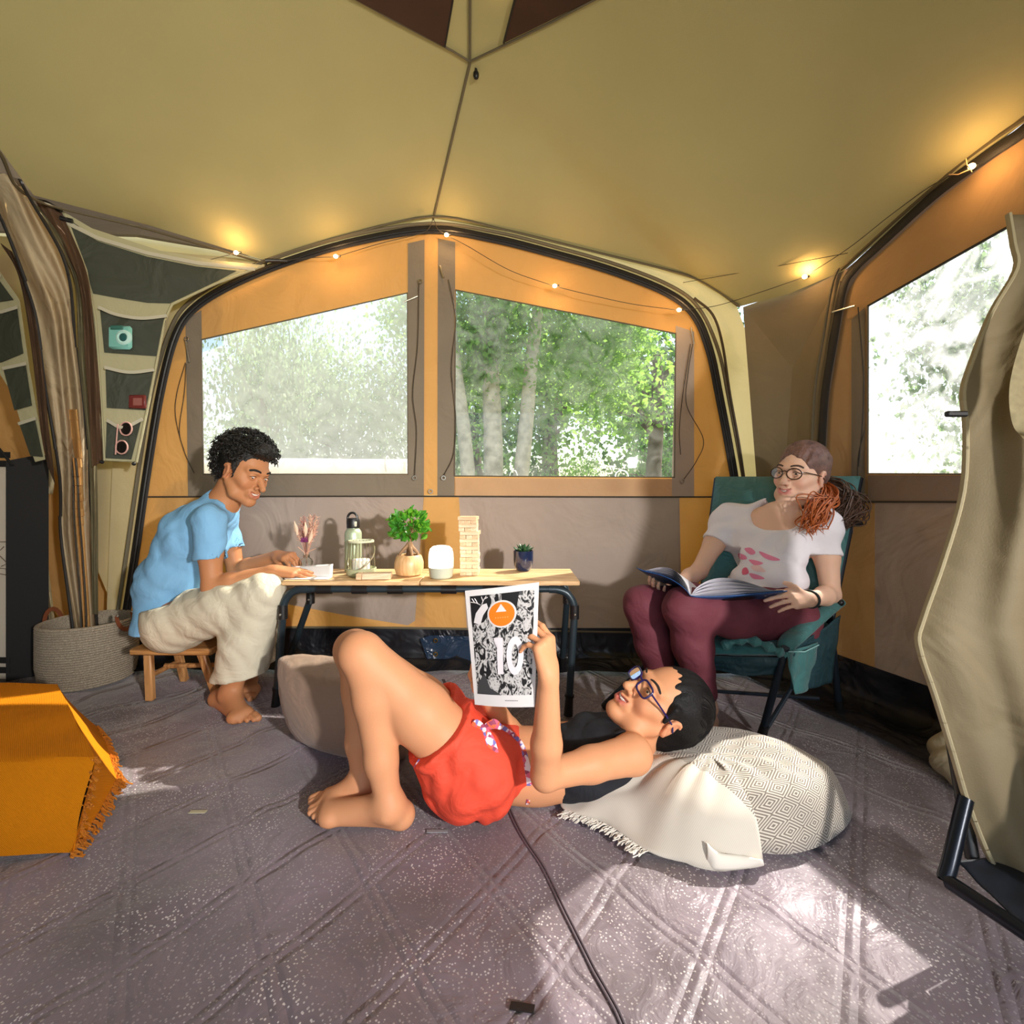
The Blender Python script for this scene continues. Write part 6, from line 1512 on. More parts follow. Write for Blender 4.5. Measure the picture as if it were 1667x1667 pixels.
# ---------------------------------------------------------------- glasses helper
def eyeglasses(H, root, rimc, round_=True, w_=.024, h_=.020, tilt=0, lensm=None, yy=.104, r=.0016):
    gm_ = mat('rim_%.2f' % rimc[0], rimc, .25); g = None; B = MB()
    first = None
    for e in (-1, 1):
        pts = []
        for t in np.linspace(0, 2*pi, 29)[:-1]:
            p_ = 2.0 if round_ else 3.6; cx = math.copysign(abs(math.cos(t))**(2/p_), math.cos(t)); sy = math.copysign(abs(math.sin(t))**(2/p_), math.sin(t))
            x = e*.0335+w_*cx; z = -.002+h_*sy; pts.append(Vector(H(x, yy-abs(x)*.10-.10*max(0, abs(x)-.03), z)))
        B.tube(pts, r*1.5, 6, closed=True)
        if e == -1: L_ = pts
        lb = MB(); lb.poly(pts) if False else lb.add(pts+[sum(pts, Vector())/len(pts)], [(i, (i+1) % len(pts), len(pts)) for i in range(len(pts))])
        if first is None: first = []
        first.append(lb)
    B.tube([H(-.0105, yy-.002, .004), H(0, yy+.003, .007), H(.0105, yy-.002, .004)], r*1.3, 6)
    for e in (-1, 1):
        B.tube([H(e*.0575, yy-.009, .006), H(e*.070, yy-.022, .006), H(e*.079, .04, .004), H(e*.083, .005, .001), H(e*.084, -.012, -.010)], r*1.4, 6)
    fr_ = B.build('eyeglasses', gm_, root)
    for lb in first: lb.build('lens', lensm or glass('spectacle_lens', (1, 1, 1, 1), haze=0), fr_)
    return fr_
# ---------------------------------------------------------------- person 2: woman in the camp chair
def woman():
    root = thing('person', 'person in white t-shirt and wine red trousers reading in the teal camp chair', 'person', (.95, 1.8, 0))
    pel = np.array([.985, 1.875, .41]); ch = NP(1262, 885, 1.98); nb = NP(1266, 836, 1.99)
    hL, hR = np.array([1.04, 1.80, .40]), np.array([.93, 1.94, .40]); kL, kR = NP(1114, 990, 1.66), NP(1046, 984, 1.80); aL, aR = NP(1149, 1150, 1.75), NP(1088, 1135, 1.87)
    sL, sR = np.array([1.235, 1.90, .755]), np.array([.950, 2.10, .768]); eL, eR = NP(1352, 968, 1.83), NP(1138, 930, 2.02); wL, wR = NP(1316, 976, 1.64), NP(1088, 962, 1.88)
    H = Frame(NP(1303, 774, 2.0), (-.86, -.50, .08), (.30, .06, .95), 1.08)
    F = Field((.40, 1.38, -.02), (1.45, 2.24, 1.16), .0075, [(tuple(H.c-.17), tuple(H.c+.15), .0028), (tuple(wL-(.17, .12, .06)), tuple(wL+(.03, .05, .06)), .003), (tuple(wR-(.14, .14, .06)), tuple(wR+(.03, .03, .06)), .003), ((.50, 1.5, -.02), (.80, 1.95, .06), .004)])
    F.path([pel, pel*.5+ch*.5, ch], [.105, .092, .105], k=.05); F.cone(hL, hR, .085, .085, k=.04); F.cone(sL, sR, .045, .045, k=.045); F.cone(ch, nb, .092, .05, k=.05)
    F.path([nb+np.array([0, 0, -.03]), H(0, -.025, -.075), H(0, -.01, -.02)], [.046, .044, .05], k=.025)
    for e in (-1, 1): F.cone(nb+np.array([-.02, -.04, -.02]), H(e*.06, -.01, -.06), .010, .014, k=.014)
    lat0 = nrm3(sL-sR); F.cone(ch-lat0*.05, ch+lat0*.04, .090, .090, k=.04); F.cone(nb+np.array([-.02, -.045, -.02]), nb+lat0*.10+(-.02, -.02, -.02), .010, .010, k=.015); F.cone(nb+np.array([-.02, -.045, -.02]), nb-lat0*.10+(-.02, -.02, -.02), .010, .010, k=.015)
    for hp, kn, an in ((hL, kL, aL), (hR, kR, aR)):
        F.cone(hp, kn, .075, .052, k=.03); F.path([kn, kn*.65+an*.35, an], [.050, .047, .032], k=.02)
    for sh, el, wr in ((sL, eL, wL), (sR, eR, wR)):
        F.path([sh, sh*.5+el*.5, el], [.045, .042, .033], k=.02); F.path([el, el*.7+wr*.3, wr], [.034, .034, .022], k=.015)
    add_head(F, H, 1.9, 1.0, .96, .35)
    hand(F, wL, (-.82, -.32, .12), (.10, -.55, .45), 1, per=[(.3, .35, .2), (.35, .4, .3), (.45, .5, .3), (.55, .5, .3)], spread=.02, thumb=(.75, .35, .3), thumb2=(.95, .1, .1), s=.93, wr=.022)
    hand(F, wR, (-.50, -.55, .12), (-.35, .1, -.75), -1, per=[(.3, .4, .3)]*4, spread=.03, thumb=(.8, .4, -.3), s=.93, wr=.022)
    foot(F, aL, aL*(1, 1, 0)+(.02, .02, .028), aL*(1, 1, 0)+(-.09, -.10, .020), (-.65, -.75, 0), (0, 0, 1), (-.7, .6, 0), .93)
    foot(F, aR, aR*(1, 1, 0)+(.02, .02, .028), aR*(1, 1, 0)+(-.09, -.10, .020), (-.65, -.75, 0), (0, 0, 1), (.7, -.6, 0), .93)
    V, Fc = F.mesh(); base = np.array(srgb(232, 190, 164)[:3])
    np_object('body', V, Fc, skin('skin_fair'), root, face_color(H, base, srgb(208, 130, 122), srgb(232, 168, 146)))
    face_parts(H, root, iris=(.06, .04, .03, 1), brow=(.09, .05, .035, 1), browth=.0022)
    eyeglasses(H, root, srgb(70, 48, 32), True, .0255, .0205, yy=.106)
    hm = mat('auburn_hair', srgb(108, 76, 66), .42, var=.4, vscale=50, bump=.8, bscale=160, sheen=.1)
    G = Field(tuple(H.c-.19), tuple(H.c+.19), .004)
    G.ell(H(0, -.020, .046), (.083*H.s, .100*H.s, .090*H.s), H.R(), k=.01); G.ell(H(0, -.055, .0), (.066*H.s, .058*H.s, .070*H.s), H.R(), k=.02)
    for e in (-1, 1): G.ell(H(e*.090, .004, -.012), (.026*H.s, .030*H.s, .036*H.s), H.R(), k=.004, op='sub')
    G.ell(H(0, .088, -.018), (.068*H.s, .066*H.s, .090*H.s), H.R(), k=.006, op='sub'); G.cone(H(0, -.098, .02), H(0, -.125, .005), .026, .022, k=.02)
    q = G.pts((slice(None),)*3); G.v += (.0022*np.sin(110*((q[0]-H.c[0])*H.r[0]+(q[1]-H.c[1])*H.r[1]+(q[2]-H.c[2])*H.r[2])+1.5*np.sin(50*q[2]))-.0022+.0012*np.sin(330*((q[0]-H.c[0])*H.r[0]+(q[1]-H.c[1])*H.r[1]+(q[2]-H.c[2])*H.r[2]))).astype(np.float32)
    V, Fc = G.mesh(); hair = np_object('hair', V, Fc, hm, root)
    # hair strands swept back, then ponytail
    rnd = random.Random(5); b = MB(); tie = Vector(H(-.01, -.118, .010))
    for i in range(420):
        a = rnd.uniform(-1.35, 1.35); th0 = .55+.35*abs(a)**1.5; b.tube(scalp_strand(H, a, th0, 2.75, (0, -.020, .046), (.083, .100, .090), tie, rnd), .0012, 4)
    o = b.build('strands', hm, hair); o['kind'] = 'stuff'
    for nm, m_, n_, tgt in (('ponytail', mat('brown_hair', srgb(88, 66, 54), .5, var=.4, vscale=40), 170, [P(1372, 800, 1.97), P(1385, 830, 1.93), P(1368, 850, 1.88)]), ('ponytail', mat('copper_hair', srgb(178, 92, 36), .5, var=.3, vscale=40), 100, [P(1350, 812, 1.90), P(1330, 832, 1.83), P(1316, 858, 1.82)])):
        b = MB()
        for i in range(n_):
            pts = [tie]; wob = rnd.uniform(0, 6)
            for j, g in enumerate(tgt):
                s_ = .016+.010*j if j < 2 else .022; pts.append(g+Vector((rnd.gauss(0, 1)*s_, rnd.gauss(0, 1)*s_*.7, rnd.gauss(0, 1)*s_)))
            sp_2 = spline(pts, 7); sp_2 = [p+Vector((.006*math.sin(k*.95+wob), .004*math.cos(k*.9+wob), .004*math.cos(k*.8+wob))) for k, p in enumerate(sp_2)]
            sp_2[0] = tie; b.tube(sp_2, [.0026]*(len(sp_2)-3)+[.002, .0015, .0006], 4)
        o = b.build(nm, m_, hair); o['kind'] = 'stuff'
    b = MB(); c_ = Vector(H(-.079, -.008, -.055)) if False else Vector(H(-.082, .0, -.048)); b.tube([c_+Vector((.004*math.cos(t), 0, .007*math.sin(t)-.006)) for t in np.linspace(0, 2*pi, 10)[:-1]], .0012, 5, closed=True); b.build('earring', metal, root)
    # t-shirt
    S = Field((.75, 1.62, .33), (1.46, 2.28, .95), .0062)
    lat = nrm3(sL-sR); fwd = np.array([-.6, -.8, 0])
    S.path([pel+(0, 0, .0), pel*.5+ch*.5, ch], [.128, .113, .122], k=.05); S.cone(sL-(0, 0, .004), sR-(0, 0, .004), .068, .068, k=.045); S.cone(ch, nb, .118, .080, k=.05)
    S.cone(ch-lat*.075, ch+lat*.055, .112, .112, k=.05); S.cone(pel*.6+ch*.4-lat*.05, pel*.6+ch*.4+lat*.04, .096, .096, k=.05)
    for e in (-1, 1): S.ell(ch+lat*.058*e+fwd*.085+(0, 0, -.035), (.046, .046, .046), None, k=.04)
    for sh, el in ((sL, eL), (sR, eR)): S.cone(sh, sh*.42+el*.58, .062, .064, k=.04)
    S.folds([((.6, .2, .7), 50, .007, 0, 1.6), ((-.3, .5, .8), 75, .005, 1, 1.5), ((.9, -.4, .1), 34, .006, 2.1, 2.0)])
    for sh, el in ((sL, eL), (sR, eR)):
        q = sh*.52+el*.48; S.cut(q, el-sh, box=(q-(.075, .10, .12), q+(.14, .13, .12)) if sh is sL else (q-(.14, .10, .12), q+(.07, .14, .12)))
        S.cone(sh*.56+el*.44, el, .040, .050, k=.004, op='sub')
    S.ell(nb+fwd*.075+(0, 0, .010), (.100, .100, .082), None, k=.010, op='sub'); S.cone(nb, H(0, 0, -.07), .070, .072, k=.008, op='sub')
    S.cut(pel+(0, 0, -.02), (0, 0, -1))
    V, Fc = S.mesh(); sh_m = mat('white_tshirt', srgb(236, 232, 238), .8, wrinkle=.15, wscale=9, bump=.1)
    sho = np_object('tshirt', V, Fc, sh_m, root, smooth_it=2)
    bv = BVHTree.FromPolygons([tuple(p) for p in V], Fc.tolist())
    # printed leaves on the chest, laid onto the shirt surface
    def on_shirt(x, y):
        h = bv.ray_cast(CAM, ray(x, y).normalized()); return h[0] if h[0] is not None else None
    def decal(name, px, m, off=.0022):
        n = 10; pts = []; ctr = Vector((sum(p[0] for p in px)/len(px), sum(p[1] for p in px)/len(px), 0)); ol = spline([Vector((x, y, 0)) for x, y in px], 4, closed=True); rings = 4; vs = []
        for k in range(rings+1):
            for q in ol:
                w2 = ctr.lerp(q, k/rings); p = on_shirt(w2.x, w2.y)
                if p is None: return
                vs.append(p-ray(w2.x, w2.y).normalized()*off)
        M_ = len(ol); b = MB(); b.add(vs, [(k*M_+i, k*M_+(i+1) % M_, (k+1)*M_+(i+1) % M_, (k+1)*M_+i) for k in range(rings) for i in range(M_)]); b.build(name, m, sho)
    pk = mat('pink_print', srgb(236, 140, 172), .85); pk2 = mat('pale_print', srgb(240, 206, 204), .85); gr = mat('grey_print', srgb(186, 184, 186), .85); rd = mat('rose_print', srgb(220, 104, 132), .85)
    for nm, px, m_ in (('print', [(1196, 921), (1193, 930), (1195, 938), (1202, 938), (1205, 926)], pk), ('print', [(1197, 914), (1207, 916), (1209, 924), (1203, 923)], rd), ('print', [(1202, 904), (1212, 907), (1214, 912), (1204, 912)], pk),
                       ('print', [(1211, 897), (1220, 896), (1227, 903), (1221, 906), (1214, 902)], pk), ('print', [(1232, 901), (1244, 905), (1263, 913), (1250, 914), (1238, 909)], pk), ('print', [(1217, 913), (1228, 914), (1238, 918), (1226, 921)], pk),
                       ('print', [(1208, 926), (1214, 924), (1217, 932), (1208, 934)], rd), ('print', [(1220, 922), (1232, 921), (1242, 930), (1226, 929)], pk2), ('print', [(1218, 932), (1232, 935), (1240, 940), (1224, 940)], pk)):
        decal(nm, [(1221+(x-1219)*1.12, 917+(y-918)*1.15) for x, y in px], m_)
    # trousers
    T_ = Field((.38, 1.46, .0), (1.30, 2.20, .66), .0066)
    T_.cone(hL, hR, .108, .108, k=.05); T_.cone(pel, pel+(0.02, .02, .05), .118, .115, k=.04)
    for hp, kn, an in ((hL, kL, aL), (hR, kR, aR)):
        T_.path([hp, hp*.45+kn*.55, kn], [.098, .090, .070], k=.03); q = an*.86+kn*.14; T_.path([kn, kn*.6+an*.4, q], [.070, .068, .052], k=.03)
    T_.folds([((.5, .2, .85), 75, .0035, 0, .9), ((-.4, .3, .8), 40, .002, 1, .8)])
    for kn, an in ((kL, aL), (kR, aR)):
        q = an*.90+kn*.10; T_.cut(q, an-kn, box=(q-(.08, .08, .12), q+(.08, .08, .08))); T_.cone(q+(0, 0, .03), q+(0, 0, -.05), .036, .045, k=.004, op='sub')
    V, Fc = T_.mesh(); np_object('trousers', V, Fc, mat('wine_trousers', srgb(106, 46, 58), .8, wrinkle=.2, wscale=10, bump=.1), root, smooth_it=2)
    b = MB(); q = wL*.93+eL*.07; ax = Vector(wL-eL).normalized(); X = ax.orthogonal().normalized(); Y = ax.cross(X); b.tube([Vector(q)+X*.0275*math.cos(t)+Y*.0265*math.sin(t) for t in np.linspace(0, 2*pi, 25)[:-1]], .0055, 8, closed=True, flat=1.0); b.build('wristband', mat('dark_band', srgb(26, 40, 42), .5), root)
    # the open book
    bk_ = thing('open_book', 'large open book with blue cover held open on the seated woman\'s lap', 'book', P(1150, 960, 1.66))
    blue = mat('blue_cover', srgb(34, 74, 128), .4); pap = mat('book_paper', srgb(232, 230, 236), .7, wrinkle=.1)
    S0, S1 = P(1124, 970, 1.585), P(1150, 985, 1.78)
    L0, L1 = P(1036, 924, 1.70), P(1066, 944, 1.90); R0, R1 = P(1282, 962, 1.56), P(1250, 976, 1.72)
    def leaf(Sa, Sb, Ea, Eb, bow, lift=0.0, shrink=1.0):
        def fn(u, v):
            a = Sa.lerp(Ea, u*shrink); c = Sb.lerp(Eb, u*shrink); p = a.lerp(c, v); return p+Vector((0, 0, bow*math.sin(pi*min(1, u*1.1)**.7)+lift*math.sin(pi*.5*min(1, u*3))))
        return fn
    for nm, (Ea, Eb) in (('cover', (L0, L1)), ('cover', (R0, R1))):
        left = Ea is L0; b = MB(); b.grid(leaf(S0, S1, Ea, Eb, .022 if left else -.006), 20, 8); b.build(nm, blue, bk_, solid=.0025)
        for k in range(5):
            b = MB(); b.grid(leaf(S0, S1, Ea, Eb, (.022 if left else -.006)+.004*(k+1)+(.009*k if not left else .003*k), .004, .97-.012*k), 20, 8); b.build('page', pap, bk_)
    b = MB(); fnR = leaf(S0, S1, R0, R1, -.006); 
    n_dn = Vector((0, -.3, -1)).normalized()
    b.grid(lambda u, v: fnR(.52+.20*math.cos(2*pi*u)*v, .35+.22*math.sin(2*pi*u)*v)+n_dn*.004, 24, 4); b.build('cover_print', black_plastic, bk_)
# ---------------------------------------------------------------- person 3: girl lying on the floor
def girl():
    root = thing('person', 'person in black top and red shorts lying on the floor, holding up a magazine', 'person', (.05, 1.38, 0))
    pel = np.array(P(792, 1242, 1.38)); wa = np.array(P(872, 1246, 1.39)); ch = np.array(P(975, 1236, 1.41)); nb = np.array(P(1036, 1200, 1.415))
    hN, hF = NP(775, 1252, 1.30), NP(778, 1226, 1.47); kN, kF = NP(590, 1066, 1.27), NP(580, 1060, 1.37); aN, aF = NP(634, 1312, 1.235), NP(592, 1272, 1.345)
    sN, sF = NP(1030, 1228, 1.285), NP(985, 1190, 1.53); eN, eF = NP(888, 1262, 1.17), NP(840, 1212, 1.50); wN, wF = NP(893, 1098, 1.11), NP(790, 1128, 1.30)
    H = Frame(NP(1074, 1148, 1.40), (-.60, -.27, .78), (.80, -.06, .60), 1.08)
    F = Field((-.62, .98, -.03), (.62, 1.66, .62), .0068, [(tuple(H.c-.17), tuple(H.c+.16), .0028), (tuple(wN-(.09, .07, .03)), tuple(wN+(.06, .07, .20)), .003), (tuple(wF-(.10, .09, .03)), tuple(wF+(.06, .06, .16)), .003), ((-.56, 1.16, -.03), (-.20, 1.40, .06), .0032)])
    F.path([pel, wa, ch], [.108, .090, .104], k=.05); F.cone(hN, hF, .092, .088, k=.04); F.cone(sN, sF, .045, .045, k=.05); F.cone(ch, nb, .10, .052, k=.05)
    F.path([nb, nb*.4+H(0, -.02, -.07)*.6, H(0, -.01, -.03)], [.054, .050, .052], k=.03)
    for hp, kn, an in ((hN, kN, aN), (hF, kF, aF)):
        F.path([hp, hp*.5+kn*.5, kn], [.090, .077, .056], k=.03); c_ = kn*.70+an*.30+np.array([.012, 0, 0]); F.path([kn, c_, kn*.3+an*.7, an], [.052, .054, .041, .031], k=.02); F.ell(kn+(-.012, 0, .008), (.048, .046, .048), None, k=.02)
    for sh, el, wr in ((sN, eN, wN), (sF, eF, wF)):
        F.path([sh, sh*.5+el*.5, el], [.050, .041, .034], k=.02); F.path([el, el*.68+wr*.32, wr], [.035, .036, .023], k=.015)
    add_head(F, H, 1.5, 1.02, .98, .6)
    hand(F, wN, (-.12, .0, .98), (.72, -.68, .10), 1, per=[(.75, .45, .25), (.95, .45, .25), (1.15, .6, .4), (1.3, .7, .4)], spread=.05, thumb=(.65, .45, -.5), thumb2=(.7, .2, -.6), s=.88, wr=.023)
    hand(F, wF, (-.22, -.25, .85), (-.8, .5, .1), 1, per=[(.5, .6, .4)]*4, spread=.03, thumb=(.75, .5, -.3), s=.94, wr=.023)
    foot(F, aN, on_floor(652, 1352)+Vector((0, .012, .028)), on_floor(534, 1338)+Vector((0, .0, .024)), (-1, -.05, 0), (0, 0, 1), (0, 1, 0), .98)
    foot(F, aF, on_floor(604, 1318)+Vector((0, .02, .028)), on_floor(535, 1318)+Vector((0, 0, .022)), (-1, -.12, 0), (0, 0, 1), (0, 1, 0), .98)
    V, Fc = F.mesh(); V[:, 2] = np.maximum(V[:, 2], .001)
    base = np.array(srgb(218, 154, 112)[:3])
    np_object('body', V, Fc, skin('skin_warm'), root, face_color(H, base, srgb(196, 104, 92), srgb(222, 146, 110)))
    face_parts(H, root, iris=(.03, .02, .012, 1), brow=(.016, .012, .010, 1), browth=.0018)
    eyeglasses(H, root, srgb(38, 28, 84), False, .0245, .0175, yy=.106, r=.0020)
    hm = mat('black_hair', (.006, .005, .005, 1), .6, spec=.25, bump=.5, bscale=200)
    G = Field(tuple(H.c-.20), tuple(H.c+.20), .004)
    G.ell(H(0, -.030, .040), (.086*H.s, .104*H.s, .092*H.s), H.R(), k=.01); G.ell(H(0, -.072, .0), (.074*H.s, .064*H.s, .082*H.s), H.R(), k=.02); G.ell(H(0, -.060, -.045), (.060*H.s, .046*H.s, .045*H.s), H.R(), k=.02)
    for e in (-1, 1): G.ell(H(e*.090, .004, -.012), (.026*H.s, .026*H.s, .034*H.s), H.R(), k=.004, op='sub'); G.cone(H(e*.074, .030, .03), H(e*.076, .024, -.01), .010, .004, k=.015)
    G.ell(H(0, .090, -.022), (.069*H.s, .064*H.s, .083*H.s), H.R(), k=.006, op='sub')
    q = G.pts((slice(None),)*3); G.v += (.0015*np.sin(95*((q[0]-H.c[0])*H.r[0]+(q[1]-H.c[1])*H.r[1]+(q[2]-H.c[2])*H.r[2])+2*np.sin(60*q[2]))*np.sin(70*q[0]+40*q[2])-.002+.0009*np.sin(300*((q[0]-H.c[0])*H.r[0]+(q[1]-H.c[1])*H.r[1]+(q[2]-H.c[2])*H.r[2]))).astype(np.float32)
    V, Fc = G.mesh(); hair = np_object('hair', V, Fc, hm, root); rnd = random.Random(6); b = MB()
    for i in range(460):
        a = rnd.uniform(-1.4, 1.4); th0 = .55+.32*abs(a)**1.5; b.tube(scalp_strand(H, a, th0, 3.3, (0, -.030, .040), (.086, .104, .092), None, rnd), .0012, 4)
    for i in range(0):
        a = rnd.uniform(-1.2, 1.2); st = H(.06*math.sin(a), .060, .062+.045*math.cos(a)); b.tube(spline([st, Vector(st)+Vector(H.f)*.012+Vector((rnd.gauss(0, .008), rnd.gauss(0, .008), rnd.gauss(0, .008))), Vector(st)+Vector(H.u)*.03+Vector((rnd.gauss(0, .01), rnd.gauss(0, .01), .008))], 3), .0008, 3)
    o = b.build('strands', hm, hair); o['kind'] = 'stuff'
    # black sleeveless top
    S = Field((.04, 1.16, -.01), (.50, 1.66, .36), .0055)
    S.path([wa, ch], [.098, .115], k=.05); S.cone(sN+(-.01, .045, 0), sF+(0, -.045, 0), .050, .050, k=.05); S.cone(ch, nb, .108, .056, k=.05); S.ell(ch+(-.02, -.055, .055), (.06, .055, .05), None, k=.04); S.ell(ch+(-.02, .055, .055), (.06, .055, .05), None, k=.04)
    S.folds([((.8, .2, .4), 60, .005, 0, 1.6), ((.5, -.6, .5), 85, .004, 1, 1.5)])
    S.cut(NP(911, 1250, 1.38), (-1, 0, .05)); S.ell(sN+(.012, -.030, .0), (.062, .060, .070), None, k=.006, op='sub'); S.cone(sN, eN, .056, .052, k=.006, op='sub')
    S.ell(sF+(.012, .035, .01), (.055, .055, .06), None, k=.006, op='sub'); S.cone(sF, eF, .052, .05, k=.006, op='sub'); S.cone(nb+(.01, 0, .035), H(0, 0, -.05), .060, .085, k=.008, op='sub'); S.cut((0, 0, .003), (0, 0, -1))
    V, Fc = S.mesh(); np_object('tank_top', V, Fc, mat('black_top', srgb(20, 22, 30), .8, wrinkle=.2, wscale=12, bump=.2), root, smooth_it=2)
    # red shorts
    T_ = Field((-.34, 1.08, -.01), (.12, 1.68, .40), .0052)
    T_.cone(hN, hF, .128, .120, k=.05); T_.cone(pel, pel*.35+wa*.65, .122, .104, k=.04)
    T_.ell(hN+(-.03, .03, -.03), (.13, .12, .10), None, k=.04)
    for hp, kn in ((hN, kN), (hF, kF)): T_.cone(hp, hp*.42+kn*.58, .118, .112, k=.03)
    T_.folds([((.9, .2, .35), 48, .009, 0, 1.6), ((.5, .3, -.8), 66, .008, 1.1, 1.5), ((.7, -.5, .5), 90, .004, 2.3, 1.4)])
    for hp, kn in ((hN, kN), (hF, kF)):
        q = hp*.56+kn*.44; T_.cut(q, (kn-hp)+(0.02, 0, .10))
        T_.cone(hp*.65+kn*.35, kn, .080, .112, k=.006, op='sub')
    T_.cut(NP(866, 1250, 1.38), (1, 0, .28)); T_.cut((0, 0, .003), (0, 0, -1)); T_.cone(wa*.8+pel*.2, ch, .088, .10, k=.006, op='sub')
    V, Fc = T_.mesh(); so = np_object('shorts', V, Fc, mat('red_shorts', srgb(236, 78, 52), .75, wrinkle=.25, wscale=11, bump=.1, trans=.05), root, smooth_it=2)
    bv = BVHTree.FromPolygons([tuple(p) for p in V], Fc.tolist())
    floral = bpy.data.materials.new('floral_trim'); floral.use_nodes = True; N = floral.node_tree.nodes; L = floral.node_tree.links; vo = N.new('ShaderNodeTexVoronoi'); vo.inputs['Scale'].default_value = 95; tc2 = N.new('ShaderNodeTexCoord'); L.new(tc2.outputs['Object'], vo.inputs['Vector'])
    sx_ = N.new('ShaderNodeSeparateColor'); L.new(vo.outputs['Color'], sx_.inputs[0]); cr = N.new('ShaderNodeValToRGB'); cr.color_ramp.interpolation = 'CONSTANT'; E = cr.color_ramp.elements; E[0].color = srgb(236, 214, 220); E[1].position = .3; E[1].color = srgb(214, 90, 120)
    for p_, c_ in ((.5, srgb(120, 110, 180)), (.68, srgb(230, 100, 60)), (.85, srgb(150, 60, 90))): e_ = E.new(p_); e_.color = c_
    L.new(sx_.outputs[0], cr.inputs[0]); L.new(cr.outputs[0], N['Principled BSDF'].inputs['Base Color']); N['Principled BSDF'].inputs['Roughness'].default_value = .7
    def trim_line(px, r, m, nm, flat=.35, n=8):
        pts = []
        for q in spline([Vector((x, y, 0)) for x, y in px], n):
            h = bv.ray_cast(CAM, ray(q.x, q.y).normalized())
            if h[0] is not None: pts.append(h[0]+h[1]*.001)
        if len(pts) > 2: b = MB(); b.tube(pts, r, 6, flat=flat, up=(0, -1, .3)); b.build(nm, m, so)
    trim_line([(732, 1166), (715, 1190), (694, 1222), (672, 1252), (660, 1278)], .0028, floral, 'piping')
    trim_line([(800, 1182), (820, 1188), (845, 1210), (856, 1240), (862, 1275), (860, 1310), (850, 1335)], .010, floral, 'waistband', .3)
    b = MB(); kp = P(788, 1185, 1.25); 
    for pts, w2 in (([kp, kp+Vector((.010, -.012, -.03)), kp+Vector((.018, -.02, -.07)), kp+Vector((.0, -.02, -.105))], (.008, .020, .022, .003)), ([kp, kp+Vector((-.02, -.004, .012)), kp+Vector((-.03, -.006, .004))], (.006, .012, .004)), ([kp, kp+Vector((.025, 0, .010)), kp+Vector((.045, .01, -.004))], (.007, .013, .006))):
        sp2 = spline(pts, 6); b = MB(); wid = [np.interp(i/(len(sp2)-1)*(len(w2)-1), range(len(w2)), w2) for i in range(len(sp2))]; b.tube(sp2, wid, 8, flat=.25, up=(0, -1, .2)); b.build('tie', floral, so)
    # the magazine
    mg = thing('magazine', 'black and white illustrated magazine with orange circle and number 10, held up above the floor', 'magazine', P(815, 1050, 1.14))
    c00, c10, c11, c01 = P(773, 1147, 1.185), P(870, 1151, 1.125), P(877, 948, 1.115), P(757, 962, 1.175)
    nM = (c10-c00).cross(c01-c00).normalized()
    if nM.y > 0: nM = -nM
    def M(u, v, off=0.0): return (c00*(1-u)+c10*u)*(1-v)+(c01*(1-u)+c11*u)*v+nM*(off+.006*math.sin(pi*u))
    pg_m = mat('magazine_paper', srgb(226, 220, 218), .45, spec=.5)
    for k in range(4):
        b = MB(); b.grid(lambda u, v: M(u, v, -.0008*k), 14, 16); b.build('cover' if k == 0 else 'page', pg_m, mg)
    ink = mat('ink_black', srgb(24, 24, 26), .5); wht = mat('print_white', srgb(216, 210, 210), .5)
    wc = bpy.data.materials.new('woodcut'); wc.use_nodes = True; N = wc.node_tree.nodes; L = wc.node_tree.links; tc3 = N.new('ShaderNodeTexCoord'); mp = N.new('ShaderNodeMapping'); mp.inputs['Scale'].default_value = (1, 1, .6); L.new(tc3.outputs['Object'], mp.inputs[0])
    nz = N.new('ShaderNodeTexNoise'); nz.inputs['Scale'].default_value = 62; nz.inputs['Detail'].default_value = 3; nz.inputs['Distortion'].default_value = 1.8; L.new(mp.outputs[0], nz.inputs['Vector']); cr = N.new('ShaderNodeValToRGB'); E = cr.color_ramp.elements; E[0].position = .44; E[0].color = srgb(26, 26, 28); E[1].position = .50; E[1].color = srgb(196, 192, 190); e_ = E.new(.60); e_.color = srgb(196, 192, 190); e_ = E.new(.62); e_.color = srgb(70, 70, 72)
    L.new(nz.outputs[0], cr.inputs[0]); L.new(cr.outputs[0], N['Principled BSDF'].inputs['Base Color']); N['Principled BSDF'].inputs['Roughness'].default_value = .5
    def mpatch(nm, uv, m, off, dens=8):
        loop = []
        for i in range(len(uv)):
            a, c = uv[i], uv[(i+1) % len(uv)]
            for k in range(dens if len(uv) < 12 else 1): t = k/(dens if len(uv) < 12 else 1); loop.append((a[0]+(c[0]-a[0])*t, a[1]+(c[1]-a[1])*t))
        cu_ = (sum(p[0] for p in loop)/len(loop), sum(p[1] for p in loop)/len(loop)); b = MB(); R_ = 5; vs = [M(cu_[0]+(p[0]-cu_[0])*k/R_, cu_[1]+(p[1]-cu_[1])*k/R_, off) for k in range(R_+1) for p in loop]; n_ = len(loop)
        b.add(vs, [(k*n_+i, k*n_+(i+1) % n_, (k+1)*n_+(i+1) % n_, (k+1)*n_+i) for k in range(R_) for i in range(n_)]); return b.build(nm, m, mg)
    mpatch('artwork', [(.07, .10), (.95, .10), (.95, .95), (.07, .95)], wc, .0006, 12)
    mpatch('artwork', [(.07, .70), (.07, .95), (.36, .95), (.36, .80), (.25, .72)], ink, .0010)
    mpatch('artwork', [(.10, .72), (.20, .70), (.25, .78), (.33, .84), (.31, .88), (.24, .87), (.14, .80)], wht, .0014)
    mpatch('artwork', [(.07, .10), (.10, .20), (.22, .28), (.30, .16), (.46, .11), (.48, .10)], mat('ink_grey', srgb(62, 62, 64), .5), .0012)
    mpatch('artwork', [(.52, .95), (.52, .88), (.60, .83), (.68, .90), (.72, .80), (.76, .95)], ink, .0012)
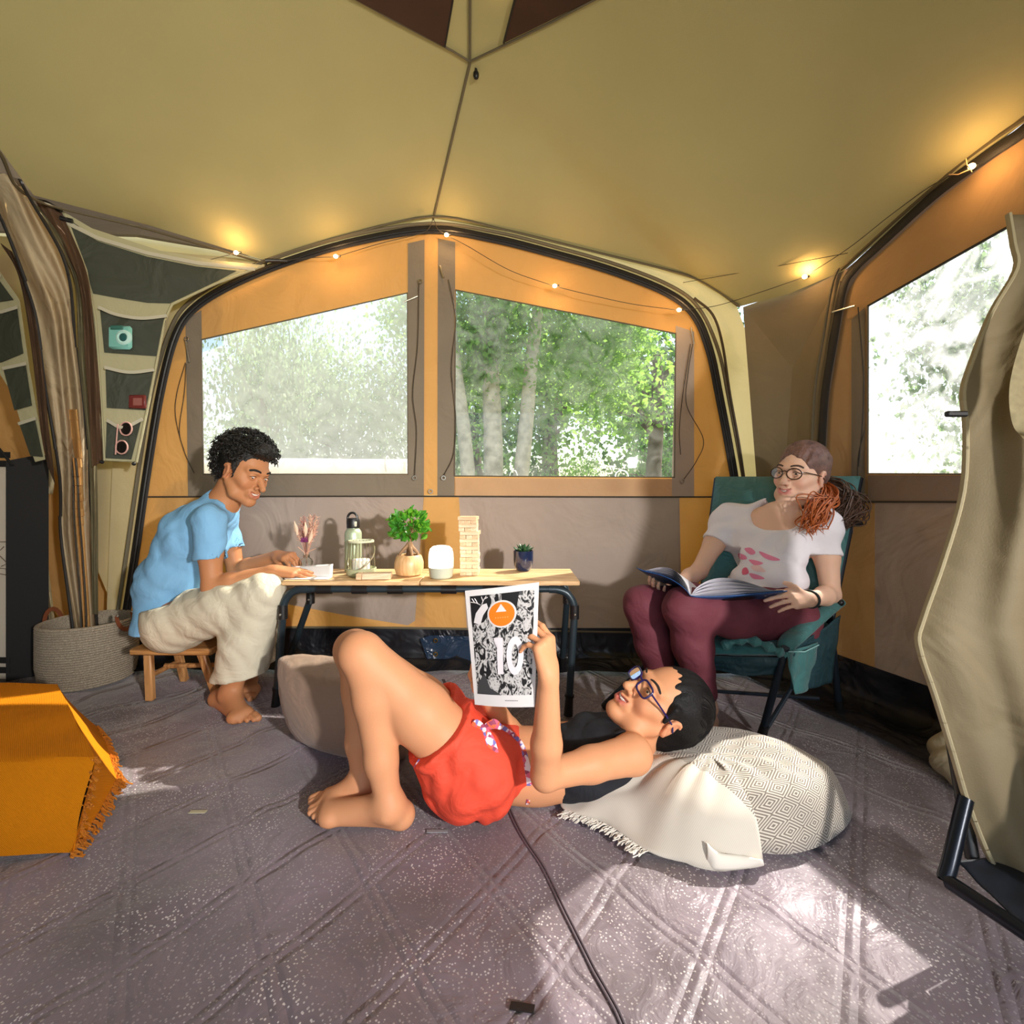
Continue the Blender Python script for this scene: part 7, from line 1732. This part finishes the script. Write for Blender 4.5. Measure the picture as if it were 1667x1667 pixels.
    b = MB()
    for pts in ([(.22, .87), (.16, .89), (.08, .90)], [(.18, .885), (.14, .93)], [(.14, .89), (.10, .93)], [(.24, .875), (.27, .91), (.31, .94)], [(.26, .90), (.24, .94)], [(.29, .92), (.33, .93)]):
        b.tube([M(u, v, .0022) for u, v in pts], .0010, 4)
    b.build('antlers', wht, mg)['kind'] = 'stuff'
    W_ = (c10-c00).length; Hh = (c01-c00).length
    def disc(cu_, cv, r): return [(cu_+r/W_*math.cos(t), cv+r/Hh*math.sin(t)) for t in np.linspace(0, 2*pi, 33)[:-1]]
    mpatch('circle_border', disc(.52, .78, .0325), wht, .0018); mpatch('circle', disc(.52, .78, .0285), mat('orange_ink', srgb(250, 122, 24), .5), .0024); mpatch('triangle', [(.44, .80), (.59, .80), (.515, .865)], wht, .0030, 3)
    mpatch('artwork', [(.10, .60), (.17, .66), (.36, .68), (.36, .57), (.24, .52), (.10, .54)], wc, .0013)
    for u in np.linspace(.435, .605, 6): mpatch('small_lettering', [(u-.008, .747), (u+.008, .747), (u+.008, .757), (u-.008, .757)], mat('faint_ink', srgb(240, 160, 90), .5), .0030, 2)
    mpatch('numeral', [(.40, .555), (.40, .585), (.53, .585), (.53, .28), (.44, .28), (.44, .555)], mat('numeral_white', srgb(228, 220, 224), .5), .0030)
    ro = [(.705+.125*math.cos(t), .43+.160*math.sin(t)) for t in np.linspace(0, 2*pi, 33)[:-1]]; ri = [(.705+.048*math.cos(t), .43+.095*math.sin(t)) for t in np.linspace(0, 2*pi, 33)[:-1]]
    b = MB(); b.add([M(u, v, .0030) for u, v in ro]+[M(u, v, .0030) for u, v in ri], [(i, (i+1) % 32, 32+(i+1) % 32, 32+i) for i in range(32)]); b.build('numeral', MATS['numeral_white'], mg)
    for u in np.linspace(.55, .74, 9): mpatch('small_lettering', [(u-.007, .052), (u+.006, .052), (u+.006, .060), (u-.007, .060)], mat('faint_grey', srgb(150, 146, 148), .5), .0014, 2)
young_man(); woman(); girl()
